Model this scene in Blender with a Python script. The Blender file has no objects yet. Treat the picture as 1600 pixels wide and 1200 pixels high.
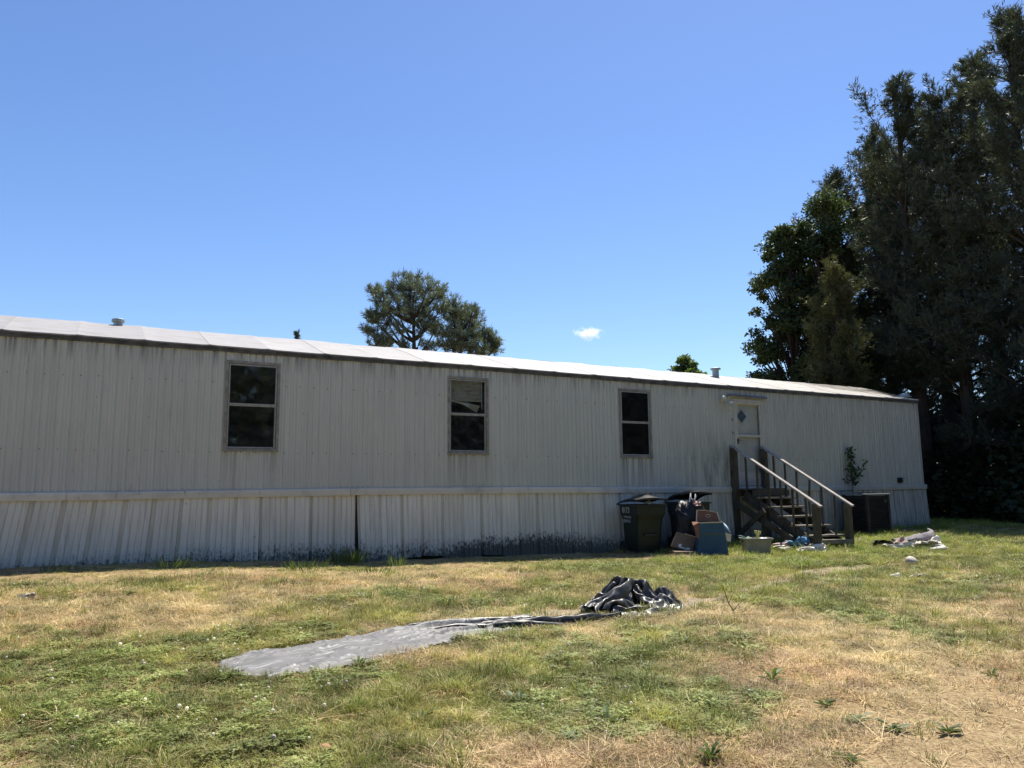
import bpy, math, random
import numpy as np
from mathutils import Matrix, Vector

random.seed(7)
RNG = np.random.default_rng(11)
SC = bpy.context.scene
COL = SC.collection
R = math.radians

# ------------------------------------------------------------------ camera
YAW, PITCH, ROLL = 0.49742893, 0.13837984, -0.0106669
CAM = np.array([0.0, -13.40099, 1.09])
FPX = 1202.0                                   # focal length in 1600-px units
_f = np.array([math.sin(YAW)*math.cos(PITCH), math.cos(YAW)*math.cos(PITCH), math.sin(PITCH)])
_r = np.array([math.cos(YAW), -math.sin(YAW), 0.0])
_u = np.cross(_r, _f)
CR = _r*math.cos(ROLL) + _u*math.sin(ROLL)
CU = -_r*math.sin(ROLL) + _u*math.cos(ROLL)
cd = bpy.data.cameras.new('camera')
cam = bpy.data.objects.new('camera', cd)
COL.objects.link(cam)
cd.sensor_width = 36.0
cd.lens = 36.0*FPX/1600.0
cd.clip_start = 0.05
cd.clip_end = 4000.0
M = Matrix.Identity(4)
for i in range(3):
    M[i][0], M[i][1], M[i][2], M[i][3] = CR[i], CU[i], -_f[i], CAM[i]
cam.matrix_world = M
SC.camera = cam

# ------------------------------------------------------------------ sky, sun, exposure
SUN_DIR = np.array([0.42, 0.33, 1.0]); SUN_DIR /= np.linalg.norm(SUN_DIR)
SUN_EL = math.asin(SUN_DIR[2])
SUN_ROT = math.atan2(SUN_DIR[0], SUN_DIR[1])
W = bpy.data.worlds.new('World'); SC.world = W; W.use_nodes = True
nt = W.node_tree; nt.nodes.clear()
out = nt.nodes.new('ShaderNodeOutputWorld'); bg = nt.nodes.new('ShaderNodeBackground')
sky = nt.nodes.new('ShaderNodeTexSky'); sky.sky_type = 'NISHITA'
sky.sun_disc = False; sky.sun_elevation = SUN_EL; sky.sun_rotation = SUN_ROT
sky.altitude = 200.0; sky.air_density = 1.0; sky.dust_density = 0.25; sky.ozone_density = 4.0
bg.inputs['Strength'].default_value = 0.10
hsv = nt.nodes.new('ShaderNodeHueSaturation'); hsv.inputs['Saturation'].default_value = 1.11; hsv.inputs['Hue'].default_value = 0.507
nt.links.new(sky.outputs[0], hsv.inputs['Color']); nt.links.new(hsv.outputs[0], bg.inputs[0]); nt.links.new(bg.outputs[0], out.inputs[0])
sl = bpy.data.lights.new('sun', 'SUN'); sl.energy = 5.0; sl.angle = R(0.53); sl.color = (1.0, 0.94, 0.83)
sun = bpy.data.objects.new('sun', sl); COL.objects.link(sun)
sun.rotation_euler = Vector(-SUN_DIR).to_track_quat('-Z', 'Y').to_euler()
sun.location = (10, 10, 40)
SC.view_settings.view_transform = 'Standard'
SC.view_settings.look = 'None'
SC.view_settings.gamma = 1.0
SC.view_settings.use_curve_mapping = False
SC.view_settings.exposure = 0.75
SC.cycles.max_bounces = 8
SC.cycles.transparent_max_bounces = 12
SC.cycles.volume_bounces = 12
SC.cycles.volume_step_rate = 1.0

# ------------------------------------------------------------------ terrain height and helpers
HX = [-60, -1, 1.5, 4, 6, 10, 13, 16, 20, 26, 80]
HZ = [.10, .08, .05, -.09, -.12, -.20, -.13, -.07, .04, .08, .10]

def hz(x, y):
    x = np.asarray(x, float); y = np.asarray(y, float)
    s = np.clip(-y/11.0, 0, 1); s = s*s*(3-2*s)
    b = np.interp(x, HX, HZ)*(1-s) + (-.38)*s
    far = np.clip((np.hypot(x-8, y+2)-25)/60.0, 0, 1)
    return b*(1-far) + (-0.3)*far

def at(px, py):
    """where the sight line through a point of the photograph meets the lawn"""
    d = _f + CR*(px-800)/FPX + CU*(600-py)/FPX
    lo, hi = 0.1, 600.0
    for _ in range(60):
        m = (lo+hi)/2; P = CAM+d*m
        if P[2] > float(hz(P[0], P[1])): lo = m
        else: hi = m
    return CAM+d*lo

def _h(ix, iy, seed):
    n = (ix.astype(np.int64)*374761393 + iy.astype(np.int64)*668265263 + seed*974711) & 0x7fffffff
    n = ((n ^ (n >> 13))*1274126177) & 0x7fffffff
    return ((n ^ (n >> 16)) & 0xffff)/65535.0

def vnoise(x, y, seed=0):
    x = np.asarray(x, float); y = np.asarray(y, float)
    ix = np.floor(x); iy = np.floor(y); fx = x-ix; fy = y-iy
    fx = fx*fx*(3-2*fx); fy = fy*fy*(3-2*fy)
    a = _h(ix, iy, seed); b = _h(ix+1, iy, seed); c = _h(ix, iy+1, seed); d = _h(ix+1, iy+1, seed)
    return (a*(1-fx)+b*fx)*(1-fy)+(c*(1-fx)+d*fx)*fy

def fbm(x, y, seed=0, o=4):
    s = 0; a = .5; t = 0
    for i in range(o):
        s = s+a*vnoise(np.asarray(x)*2**i, np.asarray(y)*2**i, seed+i*17); t += a; a *= .5
    return s/t

# a crumpled plastic sheet: 66 x 66 points of draped cloth as steps of 4 mm
DRAPE_STEPS = np.array([
19,-2,-1,-4,-4,-4,-2,-1,-1,1,2,5,6,6,8,8,5,4,6,3,3,3,3,3,4,2,3,-3,-6,-5,-3,-2,-1,0,1,1,0,-3,1,1,1,0,1,1,2,1,1,2,3,2,3,4,5,5,5,4,5,4,4,3,3,3,5,5,0,0,9,-2,-2,-5,-4,-4,-4,
-1,1,0,4,1,1,6,7,7,5,6,5,4,3,2,3,4,3,2,2,1,-4,-6,-3,-2,-1,-1,0,1,4,0,-2,1,1,1,3,2,2,1,2,2,2,2,3,3,5,4,6,4,4,5,4,4,3,0,4,-2,-2,3,9,-2,-4,-5,-5,-4,-2,-1,-3,2,-3,1,2,7,6,4,
4,5,7,6,3,2,2,4,3,5,0,4,-4,-4,-4,-4,-1,2,1,-1,1,-1,-4,0,2,3,3,5,5,4,3,0,-1,2,5,5,4,4,4,5,5,5,5,4,3,-2,2,0,-6,1,9,-4,-4,-5,-5,-4,-4,-6,-2,2,2,2,2,-3,5,2,5,6,7,6,5,3,2,3,4,
3,4,2,-2,-3,-3,-1,0,0,0,0,-1,0,-4,-2,-1,1,2,4,5,6,6,4,2,0,5,6,5,4,5,4,4,6,4,5,2,-2,-1,0,-4,-1,8,-5,-5,-4,-6,-6,-7,-1,1,3,-2,3,-4,-4,4,4,2,5,5,7,7,3,3,3,3,4,3,4,3,-3,-1,
-1,-1,-2,-2,0,0,0,-4,1,-1,0,0,0,2,5,5,7,9,2,2,7,6,6,5,4,4,5,5,5,0,-2,-3,-1,-3,2,6,-4,-6,-5,-7,-6,-5,-2,4,2,-5,-3,-5,1,5,7,3,1,5,5,6,5,4,4,4,4,4,2,1,-3,-5,-3,1,2,0,1,0,0,
-4,2,0,0,0,0,-1,0,2,6,6,7,7,6,7,7,7,4,3,5,4,6,0,1,-2,0,-5,-3,0,1,-7,-7,-5,-5,-2,-1,2,-2,-8,-7,-1,4,6,6,7,0,4,5,6,3,3,2,5,4,5,1,-3,-5,-5,-3,1,2,1,2,2,0,-3,1,1,2,2,2,0,0,0,
2,5,6,7,6,7,8,8,5,2,1,5,6,0,-1,1,0,-1,-3,4,-1,-8,-5,-3,-3,-2,-4,1,-5,-6,-6,-1,4,5,7,6,3,2,7,4,3,1,3,4,6,2,0,-7,-5,-3,-2,-1,-2,1,4,3,1,-5,2,2,3,2,3,4,3,1,1,6,5,7,5,7,7,8,
7,2,0,-1,3,1,-3,2,-2,0,3,5,-6,-6,-1,-3,-4,-2,-3,-3,-6,-6,-1,-1,1,3,7,6,1,7,6,1,4,1,3,6,3,3,-2,-8,-5,-6,-6,-1,3,3,3,-1,1,4,3,3,3,2,2,5,2,2,2,3,6,8,7,5,7,7,7,5,2,-2,-3,-3,
-2,-1,1,4,-3,2,-6,-4,0,-4,-2,-1,-5,-6,-5,-3,-1,0,1,0,4,5,4,5,4,5,0,3,4,5,3,-2,0,-8,-4,-6,-7,1,4,2,3,0,3,3,7,3,2,2,1,3,5,3,4,2,3,6,7,8,7,5,7,4,4,1,-2,-4,-3,-4,0,5,0,0,-3,
0,-3,-1,-1,-3,-6,-5,-4,-3,-2,0,3,0,1,3,5,7,2,3,1,2,5,1,1,0,-1,-8,-5,-3,-3,0,1,3,3,0,3,4,6,4,4,3,0,0,1,7,9,2,0,5,8,7,8,8,5,5,2,1,-2,-5,-3,-1,2,4,3,-1,-2,3,0,1,-2,-6,-6,-7,
-5,2,0,0,2,1,2,2,2,6,0,0,1,-1,4,2,6,1,-9,-4,-4,-2,-1,1,1,2,2,3,2,2,4,6,3,5,9,2,-3,1,9,5,-1,1,8,8,8,6,5,4,1,1,4,-3,-3,0,2,3,3,2,-3,3,5,2,-6,-6,-6,-6,-4,0,2,0,5,1,2,4,1,2,
2,1,-2,0,3,2,0,0,-4,-6,-2,-1,0,0,1,1,3,1,2,4,3,3,1,7,26,-5,-4,-2,5,5,4,1,6,7,5,0,4,4,-1,3,5,0,4,1,3,1,0,3,0,2,1,1,-7,-3,-6,-5,-4,-3,1,1,7,7,1,2,6,0,0,3,-4,4,2,-1,-4,0,-2,
-7,0,-1,-1,0,1,2,3,2,3,-3,2,4,4,21,19,2,-14,-2,5,-1,6,4,5,5,4,0,-1,1,3,2,7,5,5,1,-2,3,2,3,2,0,-1,-3,-6,-3,-1,-4,-6,-7,1,6,7,3,3,5,5,4,1,0,-3,0,3,-3,-3,-6,0,-4,2,3,0,-2,0,
1,3,4,5,3,3,3,8,10,14,4,-9,-5,1,2,3,5,8,6,-2,-2,3,4,5,3,2,5,3,4,-4,2,1,3,1,0,-5,-4,-2,3,-5,-6,-7,-4,4,6,4,3,0,4,7,6,4,0,-2,-3,-1,-4,-4,1,-3,-5,1,5,6,0,-1,0,0,7,4,4,3,6,4,
15,3,4,-4,-8,2,6,2,2,6,8,-2,2,1,5,3,5,0,-1,4,3,-3,7,1,6,0,-4,-6,-5,1,1,-6,-5,-6,-1,6,5,2,1,1,2,4,6,6,4,-2,-2,-4,-6,-3,2,-3,-3,-3,5,7,6,2,0,-2,4,7,5,4,9,6,3,2,3,0,-4,3,3,
4,2,4,6,2,0,2,-2,5,7,0,-3,-1,2,4,6,1,8,-5,-6,-7,-4,2,-4,-4,-1,-6,0,3,4,3,2,1,4,3,3,6,-1,3,-5,1,-7,-5,0,-2,-3,0,4,6,6,7,4,-2,0,6,8,6,4,3,4,4,1,2,1,3,3,2,3,3,5,4,0,0,-6,3,
7,5,-2,-5,3,6,7,1,-5,0,-7,-5,-3,0,-5,-2,0,-5,0,2,3,2,3,4,2,4,4,-2,0,2,-3,-5,-4,-4,-3,0,-1,1,3,6,6,6,7,5,0,5,8,5,3,5,2,3,4,3,1,2,5,3,2,-2,3,6,-1,-1,-5,3,7,3,1,-1,3,6,5,4,
-5,0,-1,-2,-1,-5,-5,0,0,-5,0,3,2,3,6,5,-4,2,4,-5,-2,0,-4,-5,-3,-1,-1,-1,0,1,2,4,5,7,6,7,5,9,4,5,4,4,4,2,5,2,4,2,5,5,1,-5,4,6,1,-4,-5,4,6,2,1,5,4,6,5,5,-6,-2,2,2,1,-2,-3,
1,-3,-4,0,2,2,4,4,6,-3,-2,1,-4,0,0,-7,-6,-4,-3,0,0,1,1,2,4,5,5,6,5,7,7,8,7,7,4,5,5,0,5,4,3,4,4,4,-3,1,6,4,-4,-4,1,5,4,4,3,5,6,5,6,-5,2,2,2,3,3,0,-2,-2,-4,-2,2,2,2,3,7,-1,
-5,-3,-2,-2,-3,-4,-5,-3,-2,-2,0,0,2,2,3,2,5,9,4,8,7,8,8,7,7,5,5,4,1,2,4,6,4,4,3,1,3,3,0,-4,1,4,4,4,4,6,3,6,7,5,3,1,2,3,3,3,-1,-3,-4,-3,-4,3,0,2,7,-1,-5,-6,-4,-2,1,-4,-3,
-4,-5,-2,2,1,2,3,1,3,4,11,6,8,7,9,6,8,8,6,6,2,4,1,4,5,5,6,2,4,1,4,1,-2,-1,4,4,3,5,6,4,4,6,1,5,3,4,3,2,2,1,-5,-2,-3,-4,-3,-2,1,5,-2,-5,-6,-4,-1,2,-2,-4,-2,-5,-3,1,3,2,3,3,
2,1,12,8,11,5,9,4,8,8,6,6,7,5,4,2,-1,5,6,5,4,-3,5,3,-1,5,3,5,3,4,6,5,1,6,1,6,1,7,5,2,2,-4,-3,-1,-5,-3,-3,0,-2,-1,-4,-4,-2,-4,-1,2,-2,-2,-1,-4,-1,-1,1,3,4,5,4,1,9,9,9,13,
0,4,6,6,7,8,6,8,5,4,0,2,3,6,7,-2,0,3,5,5,5,6,4,2,6,5,0,5,3,3,3,6,6,3,-2,-2,-3,-5,-5,0,0,3,-2,-4,-7,-3,-5,-3,0,2,-1,-2,-3,0,-3,2,3,3,4,3,5,4,6,7,7,11,1,6,6,8,5,6,6,6,6,5,
3,1,4,5,8,5,1,1,5,4,5,4,5,3,5,5,1,2,6,1,1,5,1,2,0,-2,-5,-5,-1,1,6,0,-4,-6,-7,-4,-4,0,0,2,0,-4,-1,-1,-3,1,4,6,5,2,4,5,5,8,8,7,2,7,4,1,3,5,5,6,6,7,3,7,6,4,6,3,5,7,5,4,5,4,
4,2,6,7,1,-4,8,-1,1,-2,-1,0,0,-3,-3,-1,2,2,2,-3,-1,-4,-5,-5,-3,-1,1,1,-1,-4,-3,-2,0,2,3,7,5,5,5,4,3,5,9,6,6,1,-1,3,4,5,6,6,6,5,0,4,6,8,5,8,7,7,7,5,5,3,4,5,6,4,5,-3,8,-4,
1,-2,0,-4,-3,-5,-1,5,4,1,0,-1,-3,-3,-7,-6,-5,-1,3,2,-2,-6,-1,-1,0,3,5,6,4,7,4,4,1,6,8,3,8,5,-5,-1,3,8,8,7,7,6,3,0,1,7,7,6,8,8,5,3,5,7,6,2,7,6,7,-1,2,-3,-1,2,-4,-2,-3,-4,
-1,2,3,2,-1,1,-3,-4,-7,-7,-6,-1,2,2,0,-6,0,2,1,0,6,6,4,8,7,5,4,1,1,5,4,7,1,-2,-2,2,7,8,9,8,8,5,0,3,3,8,5,6,5,4,7,7,5,6,7,8,6,4,-7,-1,0,2,0,-1,-4,-6,-3,3,2,4,0,3,-4,-4,-7,
-8,-3,-2,-1,2,0,-4,3,3,1,1,5,4,9,7,5,5,1,2,6,-1,4,-1,3,2,0,-1,4,8,9,9,8,8,3,1,3,7,2,5,7,5,7,8,5,8,7,8,7,6,-8,0,1,1,0,-1,0,-1,-4,-4,3,5,5,0,-5,-3,-6,-5,-2,-4,-3,2,1,-1,2,
3,4,-1,1,9,8,3,2,0,5,6,5,-2,-1,4,-1,5,5,1,0,8,5,8,9,7,6,4,4,5,6,2,7,7,6,7,7,7,8,7,7,8,-9,2,4,-1,-1,-1,-2,0,-1,3,4,4,4,-2,-5,-5,-3,-3,-1,-2,-3,0,0,1,1,4,-1,1,3,8,4,-1,1,1,
6,3,1,0,4,0,3,5,5,0,4,7,7,6,6,6,6,9,7,5,8,0,8,7,7,6,7,7,8,6,8,7,-7,4,6,0,-3,-4,-2,2,4,5,4,5,1,-3,-5,-1,-2,-2,-2,-2,-2,0,-3,0,1,3,4,1,3,5,0,-4,0,2,4,1,1,3,3,1,5,3,2,2,8,8,
7,5,7,6,6,8,9,7,7,2,7,8,8,7,6,6,7,8,6,8,-2,1,4,3,-1,-5,3,4,5,5,2,4,-1,-5,1,-1,-2,0,-6,-3,0,-3,-5,2,2,2,7,4,-2,-1,1,-4,-1,3,2,0,2,3,2,2,1,3,5,6,8,9,9,6,4,7,8,8,8,7,7,4,7,
8,7,6,8,6,7,7,6,8,-1,3,-3,3,5,0,1,6,3,5,2,1,-5,4,-1,-1,0,-1,-6,-3,-2,-6,-5,3,3,3,7,0,-4,-2,1,1,-4,2,2,2,1,3,3,-2,2,1,5,9,10,10,9,5,8,7,9,5,7,9,4,6,9,7,7,5,8,7,6,8,7,7,-1,
4,-1,1,5,4,2,2,4,7,4,-2,-3,0,2,0,1,-2,-5,-7,-5,-6,-4,3,3,4,6,-4,-2,-2,-1,2,-1,1,4,3,3,3,1,-4,-1,1,7,10,9,8,7,8,8,10,5,7,9,7,6,8,8,7,6,6,7,7,7,6,8,7,0,4,4,3,4,3,2,3,3,5,4,
2,-2,1,-1,1,0,-5,-6,-9,-9,-1,-4,1,3,5,2,-2,-1,-3,-1,2,4,1,2,4,3,3,0,-1,-3,1,6,8,9,6,8,9,9,7,8,10,7,8,8,8,8,7,7,5,5,6,7,7,7,7,3,5,7,3,3,3,3,-1,3,6,2,6,-1,-1,-5,5,-4,-7,-8,
-7,-6,-2,-2,-2,1,5,0,-2,-1,0,2,3,4,0,1,4,4,4,-1,-3,0,1,6,8,9,9,4,10,10,9,8,10,6,8,9,7,8,7,6,3,3,6,7,7,7,8,-1,6,8,5,8,1,-5,-2,8,4,6,2,-1,-5,2,3,-8,-8,-4,-2,-3,-4,-5,-4,2,
4,-2,-2,-3,4,1,3,3,2,2,2,4,5,-1,-3,2,5,7,7,8,10,4,8,10,10,10,6,9,7,7,9,7,5,2,5,2,6,7,7,8,8,6,4,7,6,4,-4,-5,4,7,7,1,-2,-3,-2,8,-1,-8,-2,-1,-3,-2,-5,-6,-5,1,3,2,-2,-2,-2,2,
4,1,1,3,2,3,3,3,1,4,9,8,6,7,8,7,7,8,9,9,7,8,4,8,8,8,3,1,5,1,6,7,7,8,8,7,2,5,3,-1,-6,0,8,7,1,-3,-3,0,7,4,-5,-5,2,0,-2,-2,-5,-7,-2,-1,-2,0,3,2,-3,-1,2,2,2,3,2,-2,2,6,9,7,9,
8,8,6,8,7,7,7,6,7,6,4,9,6,9,7,1,-1,7,1,5,7,7,8,9,-3,4,6,3,-5,-5,4,7,4,-4,-3,1,8,5,-1,-7,-1,4,-1,0,-4,-4,-1,-2,-1,-3,-2,-1,4,-3,-4,3,3,2,2,0,-2,4,6,11,9,9,9,10,9,7,8,6,4,
4,8,7,2,8,7,7,6,1,-2,7,1,5,7,8,8,8,-3,4,5,4,-5,-1,2,4,3,-4,1,6,6,0,-2,-3,3,2,-1,-4,-2,1,0,-1,1,-3,-5,-4,-2,-2,-2,2,2,3,0,2,2,5,8,9,9,9,9,9,9,8,7,9,8,3,5,7,0,7,7,6,5,1,-3,
7,2,4,7,8,8,9,2,2,3,-1,-3,-2,2,6,3,0,5,5,4,1,-2,2,0,-4,0,-1,2,1,-1,-1,2,-1,-4,-2,-3,-1,-4,0,1,5,2,2,4,3,7,8,6,8,9,9,8,6,8,8,7,8,5,5,0,7,7,5,3,2,-4,6,4,2,8,8,9,8,-4,2,-1,
-1,-3,0,5,7,5,5,3,4,4,2,3,0,-5,-5,3,2,2,-1,-5,3,2,1,-1,-5,0,-1,-5,2,4,4,1,0,4,1,7,4,8,8,8,8,8,7,7,6,4,6,7,4,6,4,7,4,3,3,-4,5,4,3,8,9,8,9,-6,0,0,-2,-2,6,6,7,6,3,5,5,5,4,0,
-5,-4,2,4,2,-1,-5,-2,5,2,1,3,-6,-1,-1,-4,1,5,5,-1,2,2,4,3,5,7,8,7,8,7,6,8,5,3,5,5,3,7,6,5,4,3,5,-5,5,6,3,8,8,9,8,-7,0,-1,2,2,5,8,6,1,5,7,6,5,5,-4,-4,2,4,3,-1,-5,-5,4,4,3,
1,3,-4,-4,-3,-4,5,7,5,-2,-5,3,6,6,5,8,6,7,7,7,6,7,2,5,3,4,6,6,6,0,6,5,4,-4,6,7,4,6,8,9,8,-8,3,-3,5,4,6,7,2,5,7,6,5,6,0,-1,2,4,5,-1,-5,-5,-1,6,4,2,1,2,-3,-2,-7,0,4,5,4,1,
-6,4,7,5,8,5,5,7,8,4,4,6,2,6,5,4,5,8,4,-5,6,7,4,-2,6,6,8,4,8,9,8,-5,0,-1,6,6,7,3,4,8,7,6,5,1,0,5,5,5,0,-4,-4,-1,2,6,2,2,2,-1,0,-4,-4,-4,3,4,6,5,-5,5,6,4,5,5,6,7,4,4,5,5,
1,7,6,6,5,6,0,-4,6,6,6,0,6,7,7,5,8,9,8,-8,1,5,4,6,4,5,6,8,7,5,2,1,6,6,5,2,-2,-4,-4,4,5,3,3,2,1,-3,3,-6,-3,-2,-2,5,6,7,1,5,1,0,8,7,6,4,1,6,4,5,3,4,6,6,5,7,-3,-3,6,6,7,2,6,
6,9,8,5,8,8,-8,3,5,6,5,5,6,7,6,4,3,5,6,6,6,4,-1,-3,-3,-4,5,7,5,3,3,-1,-1,2,-5,-5,-5,3,4,6,6,7,2,-3,3,8,5,1,3,6,5,6,3,3,3,6,7,6,5,-4,-2,7,6,6,5,6,7,7,8,8,6,8,-4,4,6,5,2,6,
7,7,4,2,7,7,6,5,6,0,-2,-3,-4,1,8,5,6,5,3,-3,-1,-1,2,-7,-7,4,5,7,4,7,4,-2,4,7,-1,-1,7,4,5,4,4,6,1,6,7,7,4,-3,-2,7,7,5,4,7,7,8,8,8,7,8,6,0,5,5,5,5,0,5,5,6,5,7,5,7,2,-1,-3,
-4,0,6,7,7,4,6,1,-2,-7,0,5,-4,-7,4,6,7,2,6,6,-2,6,2,0,5,0,2,5,3,6,5,4,7,5,7,1,-4,3,5,7,6,6,6,7,7,8,7,8,8,7,-4,3,7,6,1,-1,3,8,3,6,4,8,3,1,-3,-3,-2,6,7,7,8,4,3,0,-4,-7,-1,
7,1,-7,6,6,4,4,2,5,3,5,1,5,2,-5,0,5,6,4,7,6,4,5,6,0,-4,4,7,6,5,8,7,7,6,6,8,8,7,2,-1,0,6,6,1,-1,3,7,2,4,6,4,3,-2,-3,-2,5,7,5,8,7,4,1,-1,-4,-7,-2,5,4,-2,7,4,1,7,3,2,7,5,5,
2,-4,-6,-1,6,5,6,5,6,5,4,6,-2,-3,6,6,7,7,6,7,7,6,7,7,8,8,2,-2,2,4,7,0,-2,4,5,4,3,6,1,-2,-1,-3,3,7,6,5,8,5,5,-1,-3,-3,-6,-3,5,3,5,7,3,-1,6,4,5,6,7,4,-1,-6,-6,-1,6,6,3,6,6,
5,5,4,-4,1,6,6,7,6,7,7,7,6,7,8,7,7,3,-2,-2,6,2,4,0,3,5,3,3,6,-3,0,-4,-1,6,5,5,7,4,7,4,-3,0,-3,-6,-4,5,6,6,4,6,-2,4,6,7,7,6,4,-5,-7,-6,1,5,3,4,6,5,5,5,2,-1,1,7,6,6,6,8,6,
7,7,7,7,8,7,-1,2,-4,-2,2,6,3,7,3,2,5,5,-4,-3,-3,2,6,5,5,6,3,7,0,-1,-2,0,-6,-4,6,7,5,3,6,3,5,4,7,7,7,-1,-5,-7,-3,-4,4,4,4,5,4,5,6,-1,0,4,7,6,6,7,7,7,7,7,7,7,7,7,-8,-1,3,
-1,0,6,7,7,7,2,5,0,-5,-5,1,6,4,3,7,5,5,5,2,-4,-5,0,-6,-2,7,7,3,3,5,5,7,4,8,7,5,-4,-6,-4,-6,-2,3,3,4,4,3,6,5,0,-1,7,6,6,6,8,6,7,7,7,7,7,7,7,-3,1,4,2,1,4,8,5,7,6,1,-5,-3,
-5,5,4,2,6,8,6,4,7,-3,-5,-6,-1,-5,1,7,6,1,4,5,7,7,6,6,8,1,-6,-6,-5,-5,-4,4,3,5,6,0,5,5,2,5,4,5,5,6,7,7,6,7,7,7,7,8,7,4,0,2,6,5,2,4,7,4,3,-1,-4,-5,0,6,1,6,7,6,6,5,4,-6,-3,
-7,-2,-4,3,7,5,1,5,5,7,7,5,8,7,-3,-7,-6,-7,-5,-3,4,3,5,5,2,7,2,6,6,4,4,5,6,5,7,6,6,7,8,7,7,7,5,-1,3,6,5,3,0,6,6,5,-7,-7,-1,4,4,4,6,2,7,6,7,0,-6,-5,-8,0,-2,4,6,5,3,4,5,6,
5,8,7,4,-4,-6,-7,-7,-7,-3,5,5,5,3,3,6,6,6,7,5,0,5,5,5,6,7,6,7,7,8,7,7,7,1,3,-2,6,4,2,4,6,2,-7,-5,0,5,3,4,7,-1,6,7,8,-1,-8,-7,-8,2,0,7,6,3,4,4,4,1,8,7,7,5,-7,-7,-7,-7,-6,
0,5,4,5,5,5,5,6,2,5,6,4,0,4,5,7,6,6,8,7,7,8,7,0,0,3,-1,5,4,6,4,6,-2,-7,-5,6,4,5,4,5,0,4,7,6,-4,-8,-6,-8,1,6,4,6,5,6,4,-3,5,7,7,7,2,-5,-8,-8,-8,-2,4,2,4,3,5,6,6,6,5,4,-1,
1,2,3,6,6,6,7,8,7,7,8,7,1,1,-4,2,4,6,7,6,5,-5,-8,3,6,6,4,4,5,2,0,2,5,-4,-8,-5,-3,-2,8,4,6,6,5,5,-3,2,8,5,6,2,-5,-8,-8,-2,-1,6,3,1,1,2,7,6,5,2,0,-1,0,3,3,6,7,7,7,8,7,8,7,
8,86,8,8,3,5,5,8,7,7,7,7,6,4,5,3,-1,-5,0,2,7,7,7,7,6,6,6,1,6,7,5,8,8,8,8,8,7,7,6,7,8,7,7,6,6,6,6,6,6,6,6,7,4,3,-1,5,2,6,2,1,-3,1,7,2,6,6,-3,3,8,5,4,5,5,4,7,8,7,6,8,7,5,1,
-4,-5,-2,4,6,7,7,7,6,5,6,4,6,6,7,7,8,8,7,8,7,7,8,7,7,8,7,7,6,6,6,5,5,5,6,6,6,6,1,0,3,3,4,1,-1,0,5,4,5,6,5,3,7,5,5,1,3,7,7,6,6,7,8,7,3,-2,-1,2,-3,3,2,6,7,7,7,6,5,7,5,7,6,
7,7,8,8,8,5,8,7,8,8,8,7,7,5,5,6,7,7,6,6,5,3,6,5,3,0,-3,3,5,0,0,6,5,6,4,6,4,7,5,0,1,5,5,4,7,8,7,7,4,4,1,2,0,1,0,-1,6,6,7,7,7,7,6,7,6,7,8,8,7,7,7,8,8,7,7,7,7,7,7,7,6,4,4,4,
7,8,5,4,5,5,4,0,-5,3,3,4,3,4,4,7,6,6,7,4,-2,4,3,1,2,7,8,6,7,3,3,3,2,2,1,3,2,1,2,7,7,7,7,7,7,7,9,7,8,9,8,8,8,7,8,8,7,7,6,5,5,6,8,6,5,2,3,6,6,2,7,4,5,4,-3,-3,3,4,3,5,4,9,6,
8,7,-3,4,3,1,3,1,2,7,7,1,2,4,3,3,2,2,1,2,3,4,6,8,7,7,8,8,8,8,7,9,8,9,8,9,8,9,8,7,7,7,6,5,4,4,6,7,6,4,3,2,5,5,2,3,4,1,-2,2,4,7,6,3,7,5,2,6,-2,2,1,5,0,-3,1,6,5,-2,1,6,3,2,
3,4,6,2,3,3,7,8,8,7,8,7,8,8,7,8,9,8,8,9,8,8,8,8,7,7,6,5,6,7,4,4,5,4,5,4,5,5,1,-2,1,5,5,4,3,6,4,6,7,3,6,7,0,2,0,0,-4,-3,-2,6,3,1,0,5,5,6,1,4,6,6,0,5,7,8,8,7,7,8,9,7,7,8,8,
8,9,8,7,9,8,7,6,6,6,6,5,6,6,6,3,4,3,2,4,5,1,0,2,6,6,7,6,6,4,6,2,7,6,9,1,0,-4,-3,-5,-4,-4,5,3,3,4,5,3,7,2,3,6,2,4,7,7,8,8,7,8,7,8,7,6,7,10,8,9,7,8,9,8,4,7,6,6,5,4,6,6,6,7,
6,6,-4,0,4,3,0,3,5,7,7,8,7,7,6,5,3,6,9,-2,-2,-7,-2,-6,-7,-1,2,6,6,4,3,5,3,5,3,2,5,7,5,7,8,8,7,7,7,8,5,7,7,10,8,9,8,8,8,8,7,5,7,8,5,5,3,5,6,6,3,8,3,-3,-3,4,6,2,7,6,7,8,7,
7,7,6,3,4,8,-6,-5,-4,-5,-7,-6,2,3,2,6,-1,5,6,4,6,7,3,2,5,7,7,7,7,8,6,6,6,6,9,8,9,9,8,9,7,9,8,7,6,7,7,8,8,4,4,4,0,5,5,6,0,-1,0,2,6,6,7,7,7,5,6,5,6,4,3,4,-6,-5,-6,-8,-5,-1,
3,3,2,-1,-1,4,3,8,6,8,8,-1,6,8,6,8,8,7,4,5,5,6,9,8,10,8,9,8,8,8,8,8,8,5,7,9,11,3,1,4,0,5,5,6,4,1,-1,2,2,7,7,7,5,4,6,4,2,4,2,4,-7,-7,-5,-8,-1,0,2,2,0,0,1,3,2,6,6,6,7,7,3,
7,8,8,5,4,5,5,4,9,8,9,9,9,8,9,8,8,8,7,8,7,7,6,3,8,4,-1,4,7,3,3,4,0,3,5,5,6,6,7,4,6,3,1,1,2,2,3,-7,-8,-6,-6,-3,5,-1,1,3,2,3,3,1,2,7,6,5,8,7,4,7,5,7,4,5,8,4,5,7,9,9,8,8,8,
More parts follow.
